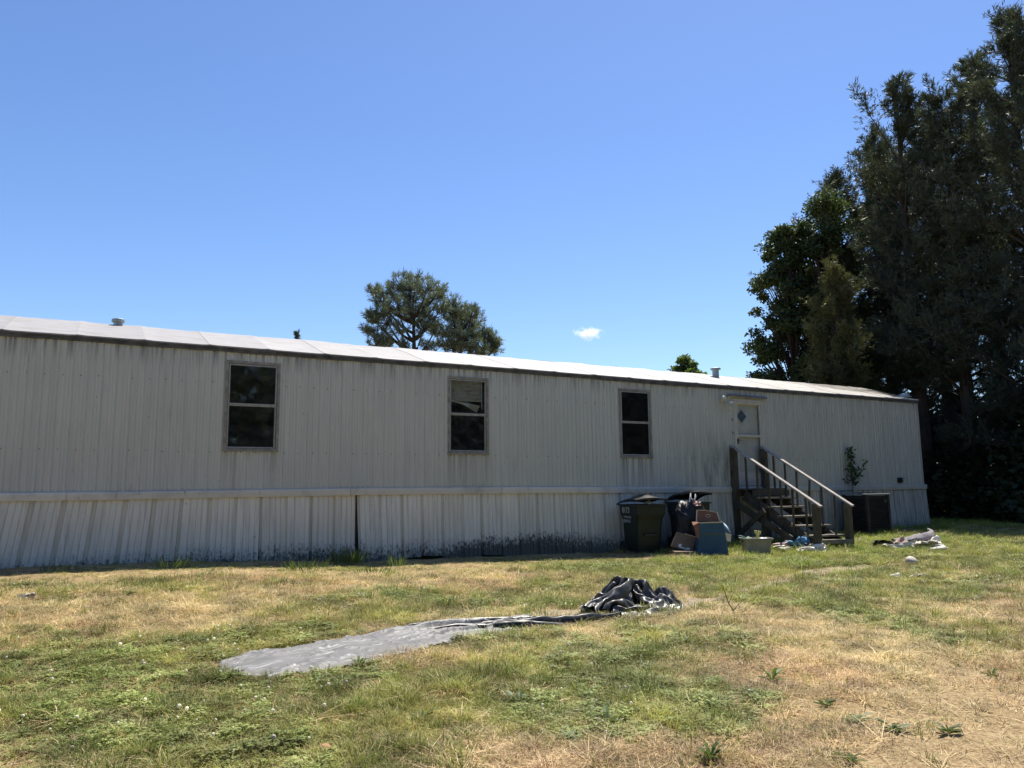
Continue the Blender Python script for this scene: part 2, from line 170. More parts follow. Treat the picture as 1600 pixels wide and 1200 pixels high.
8,8,8,10,9,7,3,1,-3,12,7,4,2,6,1,3,3,4,6,6,6,3,7,8,3,4,2,-1,-1,2,2,3,-8,-7,-5,-6,0,4,-1,2,1,2,5,1,4,4,4,6,5,6,8,6,6,7,6,7,4,6,5,6,4,5,7,8,8,8,6,7,7,8,8,7,5,-5,1,12,10,5,
7,1,-1,3,3,5,6,8,7,5,3,6,1,2,2,1,-1,2,2,1,-7,-7,-3,-3,1,2,1,-2,-1,5,3,3,5,5,6,6,5,5,6,7,7,7,7,5,4,7,6,5,5,3,5,6,8,7,6,2,7,7,8,6,5,-2,2,9,12,5,5,3,-1,1,6,3,6,8,7,6,2,5,1,
1,-1,0,2,2,4,1,-7,-4,1,-2,2,1,0,-3,-2,4,3,4,6,6,6,6,6,5,5,7,7,6,8,5,3,6,8,5,6,3,3,2,6,7,7,5,0,6,6,3,5,7,8,6,5,7,6,-2,1,0,6,3,8,6,7,5,2,3,2,0,0,1,0,3,3,2,-4,-1,0,1,1,1,-3,
-5,1,4,4,5,5,6,6,5,5,7,4,5,8,3,8,5,6,5,5,9,8,3,3,1,3,6,7,7,1,-4,5,5,7,7,9,8,7,2,5,1,-5,1,8,2,7,7,5,3,4,1,3,0,-2,2,2,3,2,-1,4,-1,2,2,1,-1,-5,-5,3,5,4,4,5,5,5,4,3,3,6,6,6,
6,3,5,7,6,7,8,9,6,3,2,2,4,6,6,2,-3,-2,6,7,7,8,7,8,6,1,3,-4,4,5,6,2,3,4,3,3,0,3,2,-1,5,3,-2,3,4,1,3,3,3,3,-3,-5,-5,4,5,4,4,4,1,3,6,5,3,1,4,4,6,5,6,7,7,9,8,8,7,5,4,3,4,3,
-3,1,-1,4,4,5,6,6,8,5,6,2,2,3,5,4,6,-2,6,2,-2,5,2,4,-1,1,3,5,2,-2,-3,6,6,6,4,-1,-3,-5,-2,4,5,4,4,2,3,2,5,5,5,-1,3,4,2,6,6,7,8,7,9,8,8,6,4,5,3,-4,-4,-2,0,3,4,6,5,7,5,7,7,
8,-2,3,4,6,1,5,5,1,-4,4,1,5,2,-3,4,4,6,0,5,6,6,4,3,1,-4,-5,1,5,5,4,4,2,4,2,3,3,5,2,3,3,4,1,7,6,6,8,8,8,8,7,6,6,-2,-6,-2,-3,-1,1,3,5,7,4,7,8,8,6,5,-1,4,6,2,-1,4,3,-2,4,4,
-1,3,3,3,-2,5,4,1,3,3,2,3,1,1,-2,4,7,5,6,4,3,3,3,0,2,2,5,3,5,2,1,1,7,7,7,7,8,8,8,7,7,-2,-1,-1,-5,-3,1,0,1,3,4,7,8,7,5,6,6,2,5,3,-3,3,4,2,1,6,2,-2,3,2,0,0,4,-9,3,3,4,4,0,
1,6,6,7,7,7,5,5,2,3,-1,0,2,4,4,6,2,1,-2,4,6,8,6,7,8,7,8,8,3,1,-2,-6,0,3,0,0,2,2,1,3,6,6,6,3,1,5,2,-1,3,3,3,3,6,6,-1,-3,4,2,-3,3,-9,4,4,3,4,2,7,6,7,8,5,6,6,7,6,3,-1,-1,4,
4,4,5,4,-2,0,-1,4,5,6,7,8,7,7,8,4,0,1,-8,7,4,1,3,2,1,2,-1,-2,5,7,3,-4,2,3,-1,4,2,4,5,6,5,3,-4,2,2,-4,2,-8,4,4,4,4,7,8,7,7,5,5,5,6,8,6,5,3,3,5,3,5,5,4,-2,-2,-1,2,3,3,5,7,
7,6,6,5,0,2,-2,8,4,3,0,1,0,0,0,-3,0,5,4,-2,-1,3,4,6,6,-3,5,5,5,2,-1,-1,2,-2,-1,-7,5,6,4,7,6,8,7,3,6,7,7,5,7,6,5,4,6,8,6,6,4,5,-1,-2,-2,3,2,2,2,2,4,8,6,5,-1,0,2,7,3,-1,1,
0,0,-1,-1,0,-2,5,0,5,-1,3,7,5,3,5,2,2,2,0,-1,1,1,1,-5,-2,6,6,6,6,5,6,5,7,5,7,4,6,6,8,6,7,7,8,8,6,7,5,-1,0,-2,3,3,2,1,0,1,1,5,0,2,1,3,1,1,2,2,2,0,-1,-2,-2,2,6,4,2,3,6,1,2,
2,2,3,2,0,0,2,1,-1,2,-4,4,5,6,5,7,1,6,5,7,2,6,7,7,8,8,7,7,4,7,7,8,8,7,-2,4,1,5,1,2,0,-1,2,-3,4,-3,-1,1,-2,-2,2,2,6,4,-1,1,0,-1,-3,6,4,3,5,4,2,2,0,1,4,0,-1,0,2,1,0,2,-2,3,
3,4,7,5,6,6,5,4,5,4,7,7,8,6,7,6,4,4,8,9,7,7,-5,5,8,9,4,2,0,-3,1,-2,-2,0,-6,-4,-4,-3,-1,4,6,6,4,1,-3,-1,0,1,6,2,1,5,2,3,2,1,3,-1,-1,2,1,1,1,0,1,-4,7,6,5,6,7,5,4,6,5,6,5,6,
6,5,6,5,3,7,8,8,7,7,-2,7,8,9,8,2,-2,-1,-3,-3,-3,-2,-4,0,-5,-3,-7,-1,7,4,3,3,3,1,-1,-3,3,0,1,6,3,4,3,0,1,0,-1,2,1,0,1,1,2,1,8,7,6,3,6,6,7,6,4,5,6,3,5,5,4,3,6,7,8,6,7,8,6,
9,7,6,1,2,4,1,-4,-6,-6,-2,1,-3,-4,-3,-5,-4,-2,3,3,4,2,4,1,-1,-1,0,0,6,5,3,2,0,2,0,-1,1,2,0,1,1,1,2,8,5,5,6,5,5,7,7,6,2,2,6,5,2,2,8,7,7,7,6,6,7,9,8,7,1,2,6,3,-1,-7,-5,0,1,
-4,-3,-2,-3,-4,-6,-5,-1,5,1,3,3,1,0,3,-2,1,4,5,2,2,2,0,1,-1,0,1,1,0,1,1,2,4,3,6,7,6,6,6,5,3,3,4,5,4,3,8,8,7,7,3,5,6,7,8,8,6,6,3,4,2,-6,-8,-4,2,1,-1,-1,1,-4,-6,-5,-7,-3,2,
0,4,1,0,1,4,0,4,3,0,2,2,2,2,1,0,-2,0,1,0,0,2,-1,6,4,3,6,5,6,6,2,4,3,5,5,4,8,8,9,6,5,3,8,3,4,8,8,7,5,5,2,-1,-5,-7,-6,0,1,1,2,2,-3,-6,-3,-3,-5,-4,1,1,1,2,-2,4,2,2,1,1,1,3,
2,1,1,1,-1,-1,0,0,1,1,1,4,6,5,3,5,6,3,7,-1,5,7,2,6,9,9,7,4,4,9,4,1,3,8,8,7,5,1,0,0,-1,-6,-7,-3,0,3,2,3,-2,-6,-2,-2,-4,-6,-2,1,1,3,1,-1,2,3,1,0,3,2,0,2,0,1,-1,0,-1,1,0,1,
-4,3,6,6,5,6,5,5,7,3,2,3,4,7,9,6,6,7,7,4,3,1,3,9,7,7,1,1,-1,0,0,-3,-8,-1,1,3,6,5,-3,-7,-7,-6,-1,-5,-3,1,5,-2,0,-1,3,2,0,0,3,1,1,1,1,1,-1,0,-1,0,0,1,1,-3,7,5,7,6,6,5,5,2,
3,6,3,8,6,6,8,6,6,3,2,5,2,8,7,5,0,-1,-1,0,1,0,-2,2,3,2,6,3,-6,-6,-6,-8,-4,-5,-4,5,-1,-4,0,2,1,2,2,-2,3,1,2,-1,2,0,-1,-1,0,0,-1,1,3,-2,1,5,5,7,6,5,2,4,4,3,8,8,3,8,6,5,3,3,
5,7,4,6,6,2,0,-1,-1,-1,1,0,5,6,5,3,3,1,-5,-6,-7,-6,-6,-5,-2,-1,-7,-3,0,3,1,1,2,3,0,0,1,1,1,-2,-2,0,0,0,-1,1,-6,3,2,4,3,6,6,5,3,0,4,7,7,6,6,7,4,3,5,6,7,5,3,4,7,2,-3,-1,0,
3,0,0,4,8,6,7,0,3,-6,-7,-5,-4,-6,-7,-6,-2,-8,-5,-1,3,3,-1,2,4,1,0,0,1,-1,-2,-1,-1,0,0,0,0,-6,3,2,3,4,7,5,4,0,3,7,8,8,7,3,5,3,6,6,6,7,4,3,3,7,2,3,3,-3,0,-1,0,4,6,5,3,5,-1,
-3,-5,-4,-1,-5,-5,-6,-6,-6,-6,-4,-1,3,1,0,1,1,1,0,-1,-1,-1,-1,-1,0,0,0,0,-4,3,-1,4,5,5,5,2,2,6,8,8,7,4,5,3,4,7,7,6,6,3,2,7,8,0,0,6,4,-3,4,-2,2,4,6,1,-1,0,3,-3,-1,-2,-5,
-5,-6,-5,-7,-6,-6,-4,-3,1,1,0,0,1,0,-1,-1,-1,-1,-1,0,0,0,0,4,-4,-3,4,6,5,4,0,5,8,8,6,4,5,4,4,6,5,6,6,5,4,6,8,7,-1,4,1,1,3,-3,4,4,1,1,0,-2,2,0,-3,-1,-1,-1,-3,-4,-4,-5,-7,
-9,-7,-2,1,-2,0,0,2,-1,-1,-1,0,-2,0,-1,0,0,0,-4,-2,1,2,5,5,4,2,1,8,7,3,4,5,4,5,6,6,5,5,4,8,8,5,6,0,1,4,0,0,-2,2,3,2,0,1,-2,0,-1,-1,-1,-2,-2,-1,-3,-4,-5,-3,-6,-8,-5,1,-4,
0,0,2,-1,-1,0,-1,-1,-1,-1,0,0,0,-7,-2,2,5,7,5,5,0,1,7,3,4,3,6,4,6,6,5,3,6,8,8,5,3,6,3,-1,3,-1,0,-1,2,3,1,0,-1,-1,-1,-1,-1,-1,-2,-2,-1,-4,-3,-5,-3,-5,-4,-5,-2,-4,1,1,0,-1,
0,-1,-1,-1,-1,0,-1,0,0,-8,1,5,6,4,6,2,1,2,4,5,3,4,6,6,4,5,3,5,8,8,4,3,5,4,5,2,-2,1,1,-2,1,2,1,1,-3,1,-5,0,-1,-2,-1,-2,-1,-3,-2,-3,-5,-5,-2,-5,-4,-3,4,0,-2,-1,0,-1,0,-2,
-1,0,-1,0,0,-6,8,6,2,2,3,1,1,3,6,4,3,5,6,4,4,4,4,7,8,4,3,3,5,4,4,5,-3,0,0,-1,-1,2,2,0,-1,-1,-3,-2,-2,0,-2,-1,-1,-3,-2,-2,-4,-5,-2,-4,-4,-1,2,1,-3,-1,-1,-1,0,-1,-2,0,-1,0,
0,0,6,6,-2,2,1,1,2,7,3,2,5,5,3,5,5,4,6,7,4,3,3,3,5,4,4,3,1,-4,-1,-1,1,2,1,0,-3,0,-3,0,-1,0,1,-4,-2,-2,-2,-2,-4,-4,-3,-2,-3,-1,1,2,-3,-3,-1,0,-1,-1,-1,-1,-1,0,0,2,0,6,-2,
0,-1,2,6,4,1,4,6,2,4,4,5,6,5,4,4,3,2,4,4,4,4,3,1,-3,-3,0,0,2,2,-1,-4,0,0,0,0,1,-1,-1,-2,-4,-2,-3,-3,-3,-3,-3,-1,-1,0,3,-2,-5,-1,-1,-1,0,-1,-2,0,-1,0,-6,5,2,-1,-3,-1,6,5,
1,2,4,3,4,5,2,6,5,3,5,4,2,2,4,4,3,3,3,2,-3,-3,0,1,2,-1,-1,-3,2,1,2,3,-5,-2,-1,0,-3,-4,-3,-2,-3,-3,-2,-2,-1,2,3,-3,-3,-3,-2,-1,0,-1,-1,-1,-1,0,-2,6,-4,-2,-2,5,5,2,1,1,3,4,
5,1,5,5,2,4,4,5,1,2,3,4,3,3,3,1,-1,-3,1,1,0,-2,-1,-1,3,2,3,-1,0,-4,-2,1,-4,-4,-3,-2,-2,-3,-3,0,-2,3,2,-2,-4,-3,-2,-1,0,-1,0,-3,0,-1,-1,0,-4,-1,2,4,2,1,1,4,4,2,1,4,4,2,3,
4,5,4,1,1,3,3,3,3,2,2,0,-3,0,2,1,-2,-1,-2,4,1,3,0,-1,0,0,-3,-4,-4,-4,-1,-2,-3,-2,-2,-1,3,3,-3,-2,-4,-2,-3,0,1,-1,-2,-2,-1,-6,1,-4,-1,6,3,-2,-1,5,5,1,0,3,6,-1,2,4,5,5,1,1,
2,3,2,3,3,3,2,-2,-2,0,2,0,1,0,-1,0,3,2,-1,1,1,-1,-3,-4,-3,-4,-3,-1,-2,-2,-3,-1,5,0,-1,-2,-3,-4,-2,2,-2,-1,-2,-2,-2,-8,3,-1,-2,4,1,1,0,3,2,3,2,3,0,2,3,5,5,2,0,2,2,2,2,4,3,
4,2,-4,-1,0,2,1,-1,1,-1,0,3,2,-1,1,2,0,-2,-5,-3,-3,-1,-5,-2,-3,-2,1,6,0,-3,-1,-4,-4,0,-2,-1,-1,-2,-3,-2,-5,-1,1,1,1,0,0,1,2,3,3,4,0,1,2,5,5,3,1,2,1,0,2,3,4,4,4,1,-4,-2,1,
2,1,1,-2,1,1,2,1,0,2,0,1,-1,-5,-4,-1,-3,-3,-3,-3,-3,3,5,0,-3,-1,-4,-2,-3,-1,-2,-2,-2,-3,-2,-8,1,-3,2,1,0,-1,1,2,4,4,3,1,0,6,4,4,1,1,4,1,-2,2,4,4,4,3,3,-2,-4,-1,2,1,1,-1,
1,2,0,1,2,2,0,2,-3,-4,-2,-3,-2,-4,-4,-3,-2,4,5,-2,-2,-2,-3,-2,-3,-3,-2,-2,-2,-3,-3,-8,-1,0,0,0,0,-1,1,3,4,4,2,2,4,4,4,2,1,4,3,0,-2,2,4,5,4,3,2,0,-3,-2,1,0,1,-1,1,2,1,1,1,
1,2,3,-3,-5,-3,0,-4,-4,-3,-4,-2,6,3,-3,-2,-3,-1,-2,-4,-3,-3,-2,-2,-3,-3,-7,-2,-1,1,0,-2,-1,1,4,4,3,3,3,4,4,4,2,4,3,1,1,-2,2,6,3,3,3,3,0,-3,-2,2,-3,2,1,0,0,1,2,0,2,3,3,-1,
-5,-4,-2,-3,-2,-3,-3,-2,4,1,-3,-2,-2,-1,-4,-3,-4,-3,-2,-3,-2,-3,-6,-2,-5,3,0,-2,-1,0,4,4,4,2,4,4,4,3,3,4,4,0,0,2,1,5,4,1,3,3,-1,-1,-1,1,-3,1,1,0,0,1,1,1,2,3,3,1,-4,-4,-4,
-1,-3,-2,-4,2,3,-4,-2,-3,-1,-3,-3,-4,-3,-3,-3,-2,-3,-4,-1,-4,-2,-2,-3,-2,-1,1,4,3,4,2,4,4,4,3,4,5,1,1,0,2,4,3,3,1,3,2,0,-1,0,0,-1,0,0,-1,0,1,1,2,3,3,4,1,-4,-5,-4,-1,0,-4,
-3,1,2,-3,-3,-3,-3,-3,-3,-4,-3,-2,-3,-3,-4,-3,-9,-3,-1,-2,-3,-1,1,0,3,1,4,3,3,4,3,5,4,4,1,1,0,3,3,3,3,2,2,2,0,-1,0,0,0,-1,0,-1,0,0,3,3,3,3,3,4,-5,-4,-3,-5,1,-4,-1,-2,1,
-2,-4,-3,-4,-3,-3,-3,-3,-3,-3,-3,-4,-3,-9,-3,-1,1,1,-4,-1,1,1,3,3,2,4,3,4,5,5,3,0,1,0,3,4,3,3,2,1,1,0,0,-1,0,0,0,-1,0,-1,1,3,4,3,4,3,3,-4,-3,-4,-4,-3,-2,-1,-1,-2,-2,-3,
-4,-3,-4,-3,-3,-3,-3,-3,-3,-3,-4,-7,-3,0,1,1,-3,-4,2,2,4,1,2,3,3,5,5,5,1,1,0,1,4,3,4,2,2,0,1,1,1,-1,-2,1,0,-1,-1,0,3,3,2,4,3,4,2,-2,-5,-2,2,-7,-3,-3,-2,-2,-3,-3,-4,-2,-3,
-4,-3,-3,-3,-4,-3,-3,-3,-5,2,-3,-3,0,-1,-4,0,4,2,2,1,3,5,5,4,4,0,2,0,2,5,3,1,3,1,0,3,2,0,-1,-1,1,-2,-1,-1,3,3,2,1,3,4,3,2,3,-5,-3,4,-4,-1,-3,-8,-5,-5,-3,-4,-2,-3,-4,-4,
-3,-3,-3,-3,-3,-4,-7,1,-2,-2,-3,-1,-1,-1,3,2,1,2,4,5,6,3,4,-1,2,1,3,5,1,2,1,2,2,2,0,2,1,1,-3,-2,-1,-1,2,5,3,2,1,2,5,2,6,5,-1,-4,1,-3,-5,-5,-6,-7,-8,-6,-5,-2,-4,-4,-4,-3,
-3,-3,-3,-4,-8,4,3,-7,-5,-3,0,3,-2,2,2,3,5,6,5,4,2,3,-2,6,-1,5,1,1,2,1,2,3,0,1,2,0,-3,-3,0,4,-1,5,5,3,0,4,1,5,8,7,3,-2,0,-4,-5,-7,-8,-8,-9,-7,-8,-5,-5,-4,-3,-4,-3,-3,-4,
-3,3,0,1,6,0,-5,1,5,4,4,3,4,1,-1,-1,-2,-2,-5,-4,3,2,4,3,3,5,4,6,-2,2,1,2,2,2,2,2,3,4,5,1,-2,-3,-4,-6,-5,-5,-5,-6,-5,-4,-5,-4,-3,5,5,4,7,0,-6,-7,-6,-6,-2,4,0,0,-4,0,0,5,0,
-3,4,5,5,2,0,-1,-1,-2,-1,-1,-1,2,3,3,2,3,3,3,3,4,3,3,3,1,2,1,2,1,3,2,1,0,-2,-1,-1,-1,-2,-3,-4,-4,-6,-6,-6,-5,-5,-4,-1,-2,5,6,4,6,-3,-6,-6,-7,1,-4,4,-2,0,0,3,0,-2,6,6,5,
-2,-3,-3,-2,-2,-2,1,4,7,3,5,3,3,3,3,3,3,3,3,3,3,1,2,2,1,1,0,-2,-5,-2,-2,-1,-2,-1,-2,-1,-3,-2,-3,-4,-4,-4,-5,-4,-5,0,-3,6,5,6,2,-3,-6,-7,1,0,-1,2,-2,0,1,1,5,7,1,-4,-4,-3,
-2,-1,2,5,5,3,5,6,4,5,3,2,3,3,3,3,3,3,3,1,2,1,0,-2,-4,-4,-3,-3,-3,-2,-3,-3,-2,-2,-2,-1,-4,-3,-4,-1,0,-2,-3,-5,-1,-1,5,4,5,-1,-3,-4,1,3,0,1,-2,0,1,6,5,-1,-5,-4,0,1,-2,3,4,
5,6,3,3,7,6,5,4,2,3,3,3,3,3,3,3,0,0,0,-1,-1,-2,-2,-4,-3,-3,-3,-4,-5,-6,-6,-4,-2,-2,-2,-4,-4,2,-1,-1,-2,1,-2,1,4,2,3,-1,0,5,2,2,-1,-1,1,5,1,0,-4,-3,3,6,-1,-1,1,4,4,7,4,0,
5,7,5,5,4,3,2,2,2,1,1,0,0,-1,-1,0,-1,-1,-1,0,-1,-2,-2,-5,-4,-6,-6,-7,-7,-4,-2,-1,-1,-2,-2,-2,0,3,2,-2,1,0,3,0,3,6,3,2,5,-3,6,-2,-4,1,-1,4,3,5,1,1,-1,1,6,4,4,2,2,0,5,4,4,
2,2,2,1,1,1,0,1,-1,0,-1,-1,-1,-1,0,-2,-1,-3,-1,-4,-5,-5,-4,-5,-6,-6,-3,-3,-2,0,0,0,1,2,0,-2,3,3,-2,4,5,3,5,4,1,2,-7,-2,3,5,4,2,5,2,1,-2,2,0,0,1,2,1,3,2,4,3,2,2,1,1,2,1,
-1,1,0,-1,-1,0,1,-1,-2,-1,-1,0,-4,-4,-5,-5,-5,-3,-3,-3,-3,-2,-2,-2,2,0,-1,-1,1,2,-2,1,1,2,4,3,6,3,-1,-2,-6,2,5,6,4,4,3,3,0,-1,-3,-3,-6,0,1,2,3,3,3,3,2,1,2,1,1,1,-1,0,1,0,
1,0,-1,-1,-1,0,-1,1,0,-3,-6,-5,-6,-6,-4,-2,3,3,-3,-1,0,3,-3,0,-2,-2,-1,-1,-1,2,1,4,6,3,0,-2,-1,6,5,6,4,2,5,3,-1,-4,-6,-5,-5,-6,0,2,4,3,3,3,1,1,1,1,2,1,-1,0,0,-1,0,0,0,-1,
1,0,1,1,3,1,-1,-6,-7,-4,-6,-5,0,6,3,-2,0,2,-1,-1,0,-3,-4,-2,-1,-1,1,1,3,4,2,3,4,5,4,5,3,4,4,-1,-6,-4,-5,-7,-2,-7,-3,2,4,4,3,-1,2,2,0,3,3,-2,-2,-1,0,0,-1,0,0,0,1,1,1,1,2,
2,2,0,-5,-6,-4,-2,-2,2,6,0,0,0,1,2,-2,-2,-3,-2,-2,1,0,-4,-5,4,5,8,5,1,4,2,6,0,3,-1,-5,-5,-7,-5,-6,-3,-5,1,1,4,1,0,1,2,3,3,-1,-1,-2,-2,-1,0,0,0,0,0,1,2,1,1,2,2,1,2,0,-7,3,
2,-1,-1,3,5,-2,-2,-2,3,4,-2,-4,-4,0,-5,-2,-2,-7,2,6,8,4,2,1,2,2,-3,0,2,-3,-5,-6,-5,-4,-3,-5,-3,0,1,4,2,-2,0,5,-1,-3,-1,0,-3,-1,0,0,0,0,0,1,1,2,3,2,0,-1,3,2,-2,5,8,1,-1,0,
5,-1,-3,-1,2,1,-4,-4,1,-1,-2,-5,-4,-4,-4,3,8,3,1,3,2,-1,-5,-1,-6,3,-2,-7,-7,-1,-3,-5,-2,-4,1,1,4,-4,3,5,-5,-6,2,5,0,-3,1,1,0,0,0,0,0,-3,-1,0,1,5,4,0,3,4,4,5,5,0,3,-4,2,
-1,1,-1,-3,0,1,-1,-6,-6,-6,-6,-3,-2,8,2,1,4,2,-4,-5,-6,-4,2,-1,-5,-4,-5,-2,-4,-2,-4,-4,-1,3,-3,1,5,1,-6,-2,6,3,-6,-4,0,0,2,0,-1,1,1,1,0,3,0,6,7,1,1,0,1,6,8,1,-2,-1,5,2,
-1,-5,-4,0,-5,-2,-6,-6,-5,-4,-3,8,1,2,2,1,-6,-7,-5,2,3,-3,-4,-5,-5,-4,-5,-3,-1,-4,-4,-3,0,-1,2,1,0,-4,5,6,-6,-3,0,-2,0,4,1,-3,-1,3,1,2,-1,1,7,2,0,-2,5,7,8,8,2,-2,2,-1,-4,
-1,-5,0,-6,-6,-4,-6,-5,-3,2,7,1,3,-1,-1,-7,-7,-1,4,4,-4,-5,-6,-5,-5,-4,-6,-4,-2,-2,-2,-2,-2,0,2,4,-2,-2,1,-1,-2,0,-1,0,3,3,-2,-3,0,2,3,-2,-2,3,3,1,0,5,9,7,8,2,4,-3,-4,-2,
-4,-1,-2,-6,-6,-5,-5,-5,1,6,4,2,3,0,-6,-6,-6,4,5,2,-5,-6,-5,-5,-6,-5,-3,-5,-2,-3,-3,-1,1,0,1,2,-1,-4,1,-2,-4,1,2,-1,-1,3,2,-3,-1,-1,-3,0,0,3,-3,4,7,3,6,7,8,0,3,1,-4,-5,
-4,-3,-1,-3,-6,-5,-3,3,-1,5,-6,3,4,1,-2,-6,0,5,5,0,-5,-7,-5,-6,-5,-5,-3,-2,-4,-3,-2,-1,-2,-2,4,3,-2,-2,0,-2,-3,-2,1,2,0,-1,4,0,-3,-4,-4,0,-1,-1,1,1,5,8,2,8,5,-2,2,3,-3,
-5,-5,-3,3,-4,-7,-6,-2,1,6,1,-7,4,4,3,3,-3,3,5,5,-2,-5,-7,-6,-7,-3,-6,1,-5,-3,-3,-4,-6,-1,0,-2,3,-1,0,0,-1,0,-1,-3,3,1,3,2,-3,3,-3,-5,0,-3,-1,-1,2,3,2,5,3,4,-3,2,5,0,-6,
-6,-2,1,1,-6,-5,-3,0,2,5,-6,5,3,4,5,6,3,3,6,-2,-6,-6,-7,-7,-5,-3,-3,-1,-3,-2,-6,-6,1,0,-3,-4,-2,-1,-1,0,1,2,3,0,0,2,-1,-3,0,-1,-3,-3,1,1,-4,2,1,1,4,3,3,-3,5,1,2,-5,-6,-3,
4,1,-1,-6,-4,-2,1,4,-8,5,5,6,6,8,6,3,6,-2,-5,-5,-6,-7,-7,-2,-5,1,-2,-3,-7,-5,-1,2,-1,-3,0,-2,-1,0,1,2,1,0,0,0,-2,-2,-2,-3,-3,-3,-1,-2,-2,3,0,-2,1,5,2,0,4,7,-2,-4,-6,-5,3,
6,4,-3,-5,-6,-1,-1,-5,6,8,7,6,7,7,6,3,-2,-4,-2,-6,-8,-6,-4,-4,2,1,-6,-7,-6,2,-1,1,1,-1,-1,-2,1,2,0,2,0,-1,-3,-2,0,0,-3,-3,-3,-6,-4,1,-1,-3,0,0,0,4,-3,6,7,2,-5,-7,-6,2,6,
7,3,-5,-7,-3,-2,5,4,6,6,6,7,7,3,0,0,-1,-2,-3,-7,-6,-7,-3,6,1,-7,-6,-5,-4,2,7,-1,-1,-1,0,1,1,1,1,0,-1,-2,-3,-3,-1,-3,-2,-1,-5,-5,-4,-4,-2,1,2,0,-3,-1,5,4,2,-3,-5,-3,3,2,5,
5,-1,-6,-6,-2,5,4,6,4,4,6,1,0,1,0,1,-2,-4,-4,-4,-5,-2,3,6,-5,-7,-6,-6,9,-4,-2,3,2,5,2,0,1,1,2,-1,-2,-3,-2,-3,-2,-2,-5,-5,-3,-5,-4,-1,1,1,1,-6,-3,-2,7,6,-7,-3,2,1,-2,1,5,
4,-4,-8,-4,3,6,6,3,1,-2,0,-1,1,2,1,-2,-4,-2,0,2,0,-1,2,-2,-6,-6,-6,7,-2,-9,1,8,7,4,3,2,0,0,0,-2,0,-1,-2,-3,-3,-3,-6,-5,-6,-5,-5,2,3,3,-6,-5,-1,3,2,1,-6,-3,-1,-2,1,7,3,-2,
-6,-5,3,7,-1,1,0,-3,-1,1,4,1,-2,-3,0,5,3,3,0,0,-1,-2,-7,-6,-7,4,-5,-9,2,8,8,5,5,8,1,0,1,-1,-2,0,0,-3,-7,-8,-7,-7,-7,-6,-4,4,0,5,3,-4,0,0,3,0,-5,-5,-3,-5,-3,5,3,2,-7,-3,0,
2,1,-2,1,-3,-1,3,1,-1,1,4,5,3,3,2,0,-1,-3,-3,-4,-6,-6,-2,-6,-8,2,9,7,5,4,5,3,1,2,3,0,1,-2,-7,-5,-6,-7,-7,-6,-6,-5,0,6,5,3,0,-1,-1,-3,-3,-2,-2,-4,-7,-5,5,1,4,-5,-6,0,0,0,
-3,0,-4,1,0,2,4,4,4,3,2,0,0,-1,-2,-3,-3,-3,-4,-5,-5,-5,-6,5,8,7,7,-1,4,-1,2,2,2,0,3,1,-4,-5,-5,-4,-2,-4,-3,-5,-6,-1,6,7,1,1,-4,-1,-5,-5,-7,-5,0,-5,5,-4,2,0,-6,-3,-2,-2,
-2,-2,-1,1,1,2,1,4,3,3,2,0,-1,-2,-1,-2,-3,-4,-4,-4,-1,-3,2,3,5,7,5,2,0,-4,2,4,-3,2,3,0,-2,-6,-5,-5,-4,-3,0,0,1,-3,-1,7,5,-5,0,-4,-6,-6,-6,-1,-1,-4,0,-1,0,3,-4,-2,-4,1,-6,
-4,-1,1,0,4,2,3,1,3,2,0,-1,-1,-1,-3,-4,-3,-4,-6,2,3,3,2,3,7,4,1,-3,0,-1,3,-1,0,0,0,1,-3,-4,-7,-3,-5,-3,0,1,1,1,7,5,-5,-2,-3,-6,-4,-6,0,1,-5,0,-1,0,2,-2,1,-2,-3,-3,-5,-3,
-4,2,2,3,3,0,2,1,1,-2,1,-3,-4,-2,-3,-5,-5,2,3,3,4,7,5,2,1,-2,-5,4,-2,-4,2,4,0,-1,2,-2,-3,-7,-7,-2,4,-5,-2,5,7,4,-5,-2,-2,-5,-2,-4,-5,1,-1,1,-1,-2,1,-1,-3,0,-2,-4,-4,-2,
-3,1,-2,-1,4,5,0,-4,2,-1,-1,-3,0,-3,-4,-6,-4,3,5,5,9,5,2,0,0,3,-5,-5,-4,2,6,7,3,-3,1,-2,-3,-8,-7,1,3,-6,-6,6,6,-1,-2,-1,-1,-7,-2,1,-4,-4,1,0,2,-4,1,-1,-5,-1,-3,-5,-1,1,
-2,-1,-4,0,4,3,-1,-3,3,-1,-2,1,-4,-4,-5,-3,5,5,6,7,6,5,-7,-4,0,3,-2,-7,1,8,7,7,4,-3,0,-4,-6,-8,-3,3,-3,-6,-5,8,-3,-2,-2,4,-2,-7,-4,1,3,-4,-3,0,2,0,-3,0,-6,1,-4,-6,0,0,-1,
-2,1,0,2,2,-3,-2,1,0,0,-1,-5,-5,0,7,5,7,6,7,7,-1,-8,-9,-5,2,1,-4,6,8,8,7,5,-2,-6,-7,-7,-4,0,3,0,-7,-6,6,-1,-4,-5,5,-4,-8,-3,3,3,-5,2,-4,0,3,-4,0,-6,1,-3,-4,-4,0,0,-1,1,1,
1,-1,-2,-2,0,-1,3,-3,-3,3,6,6,7,7,7,6,6,-9,-8,-10,-10,0,2,5,7,6,7,5,2,2,-7,-7,-4,-2,0,2,-2,-7,1,1,-1,-7,1,-1,-8,-5,-1,5,0,-5,3,-3,0,1,-2,-1,-2,-3,-4,-3,-3,-2,2,-3,1,2,5,
-2,-4,-2,-1,5,0,-3,5,7,6,6,7,7,7,5,-1,-10,-9,-10,-10,-5,3,7,7,5,5,5,1,0,-1,-3,0,-2,-2,-3,-5,-2,5,-2,-7,-4,2,-4,-5,-3,1,2,0,-5,1,0,-2,2,-1,-2,-9,1,1,-4,0,-1,-5,2,3,-1,2,
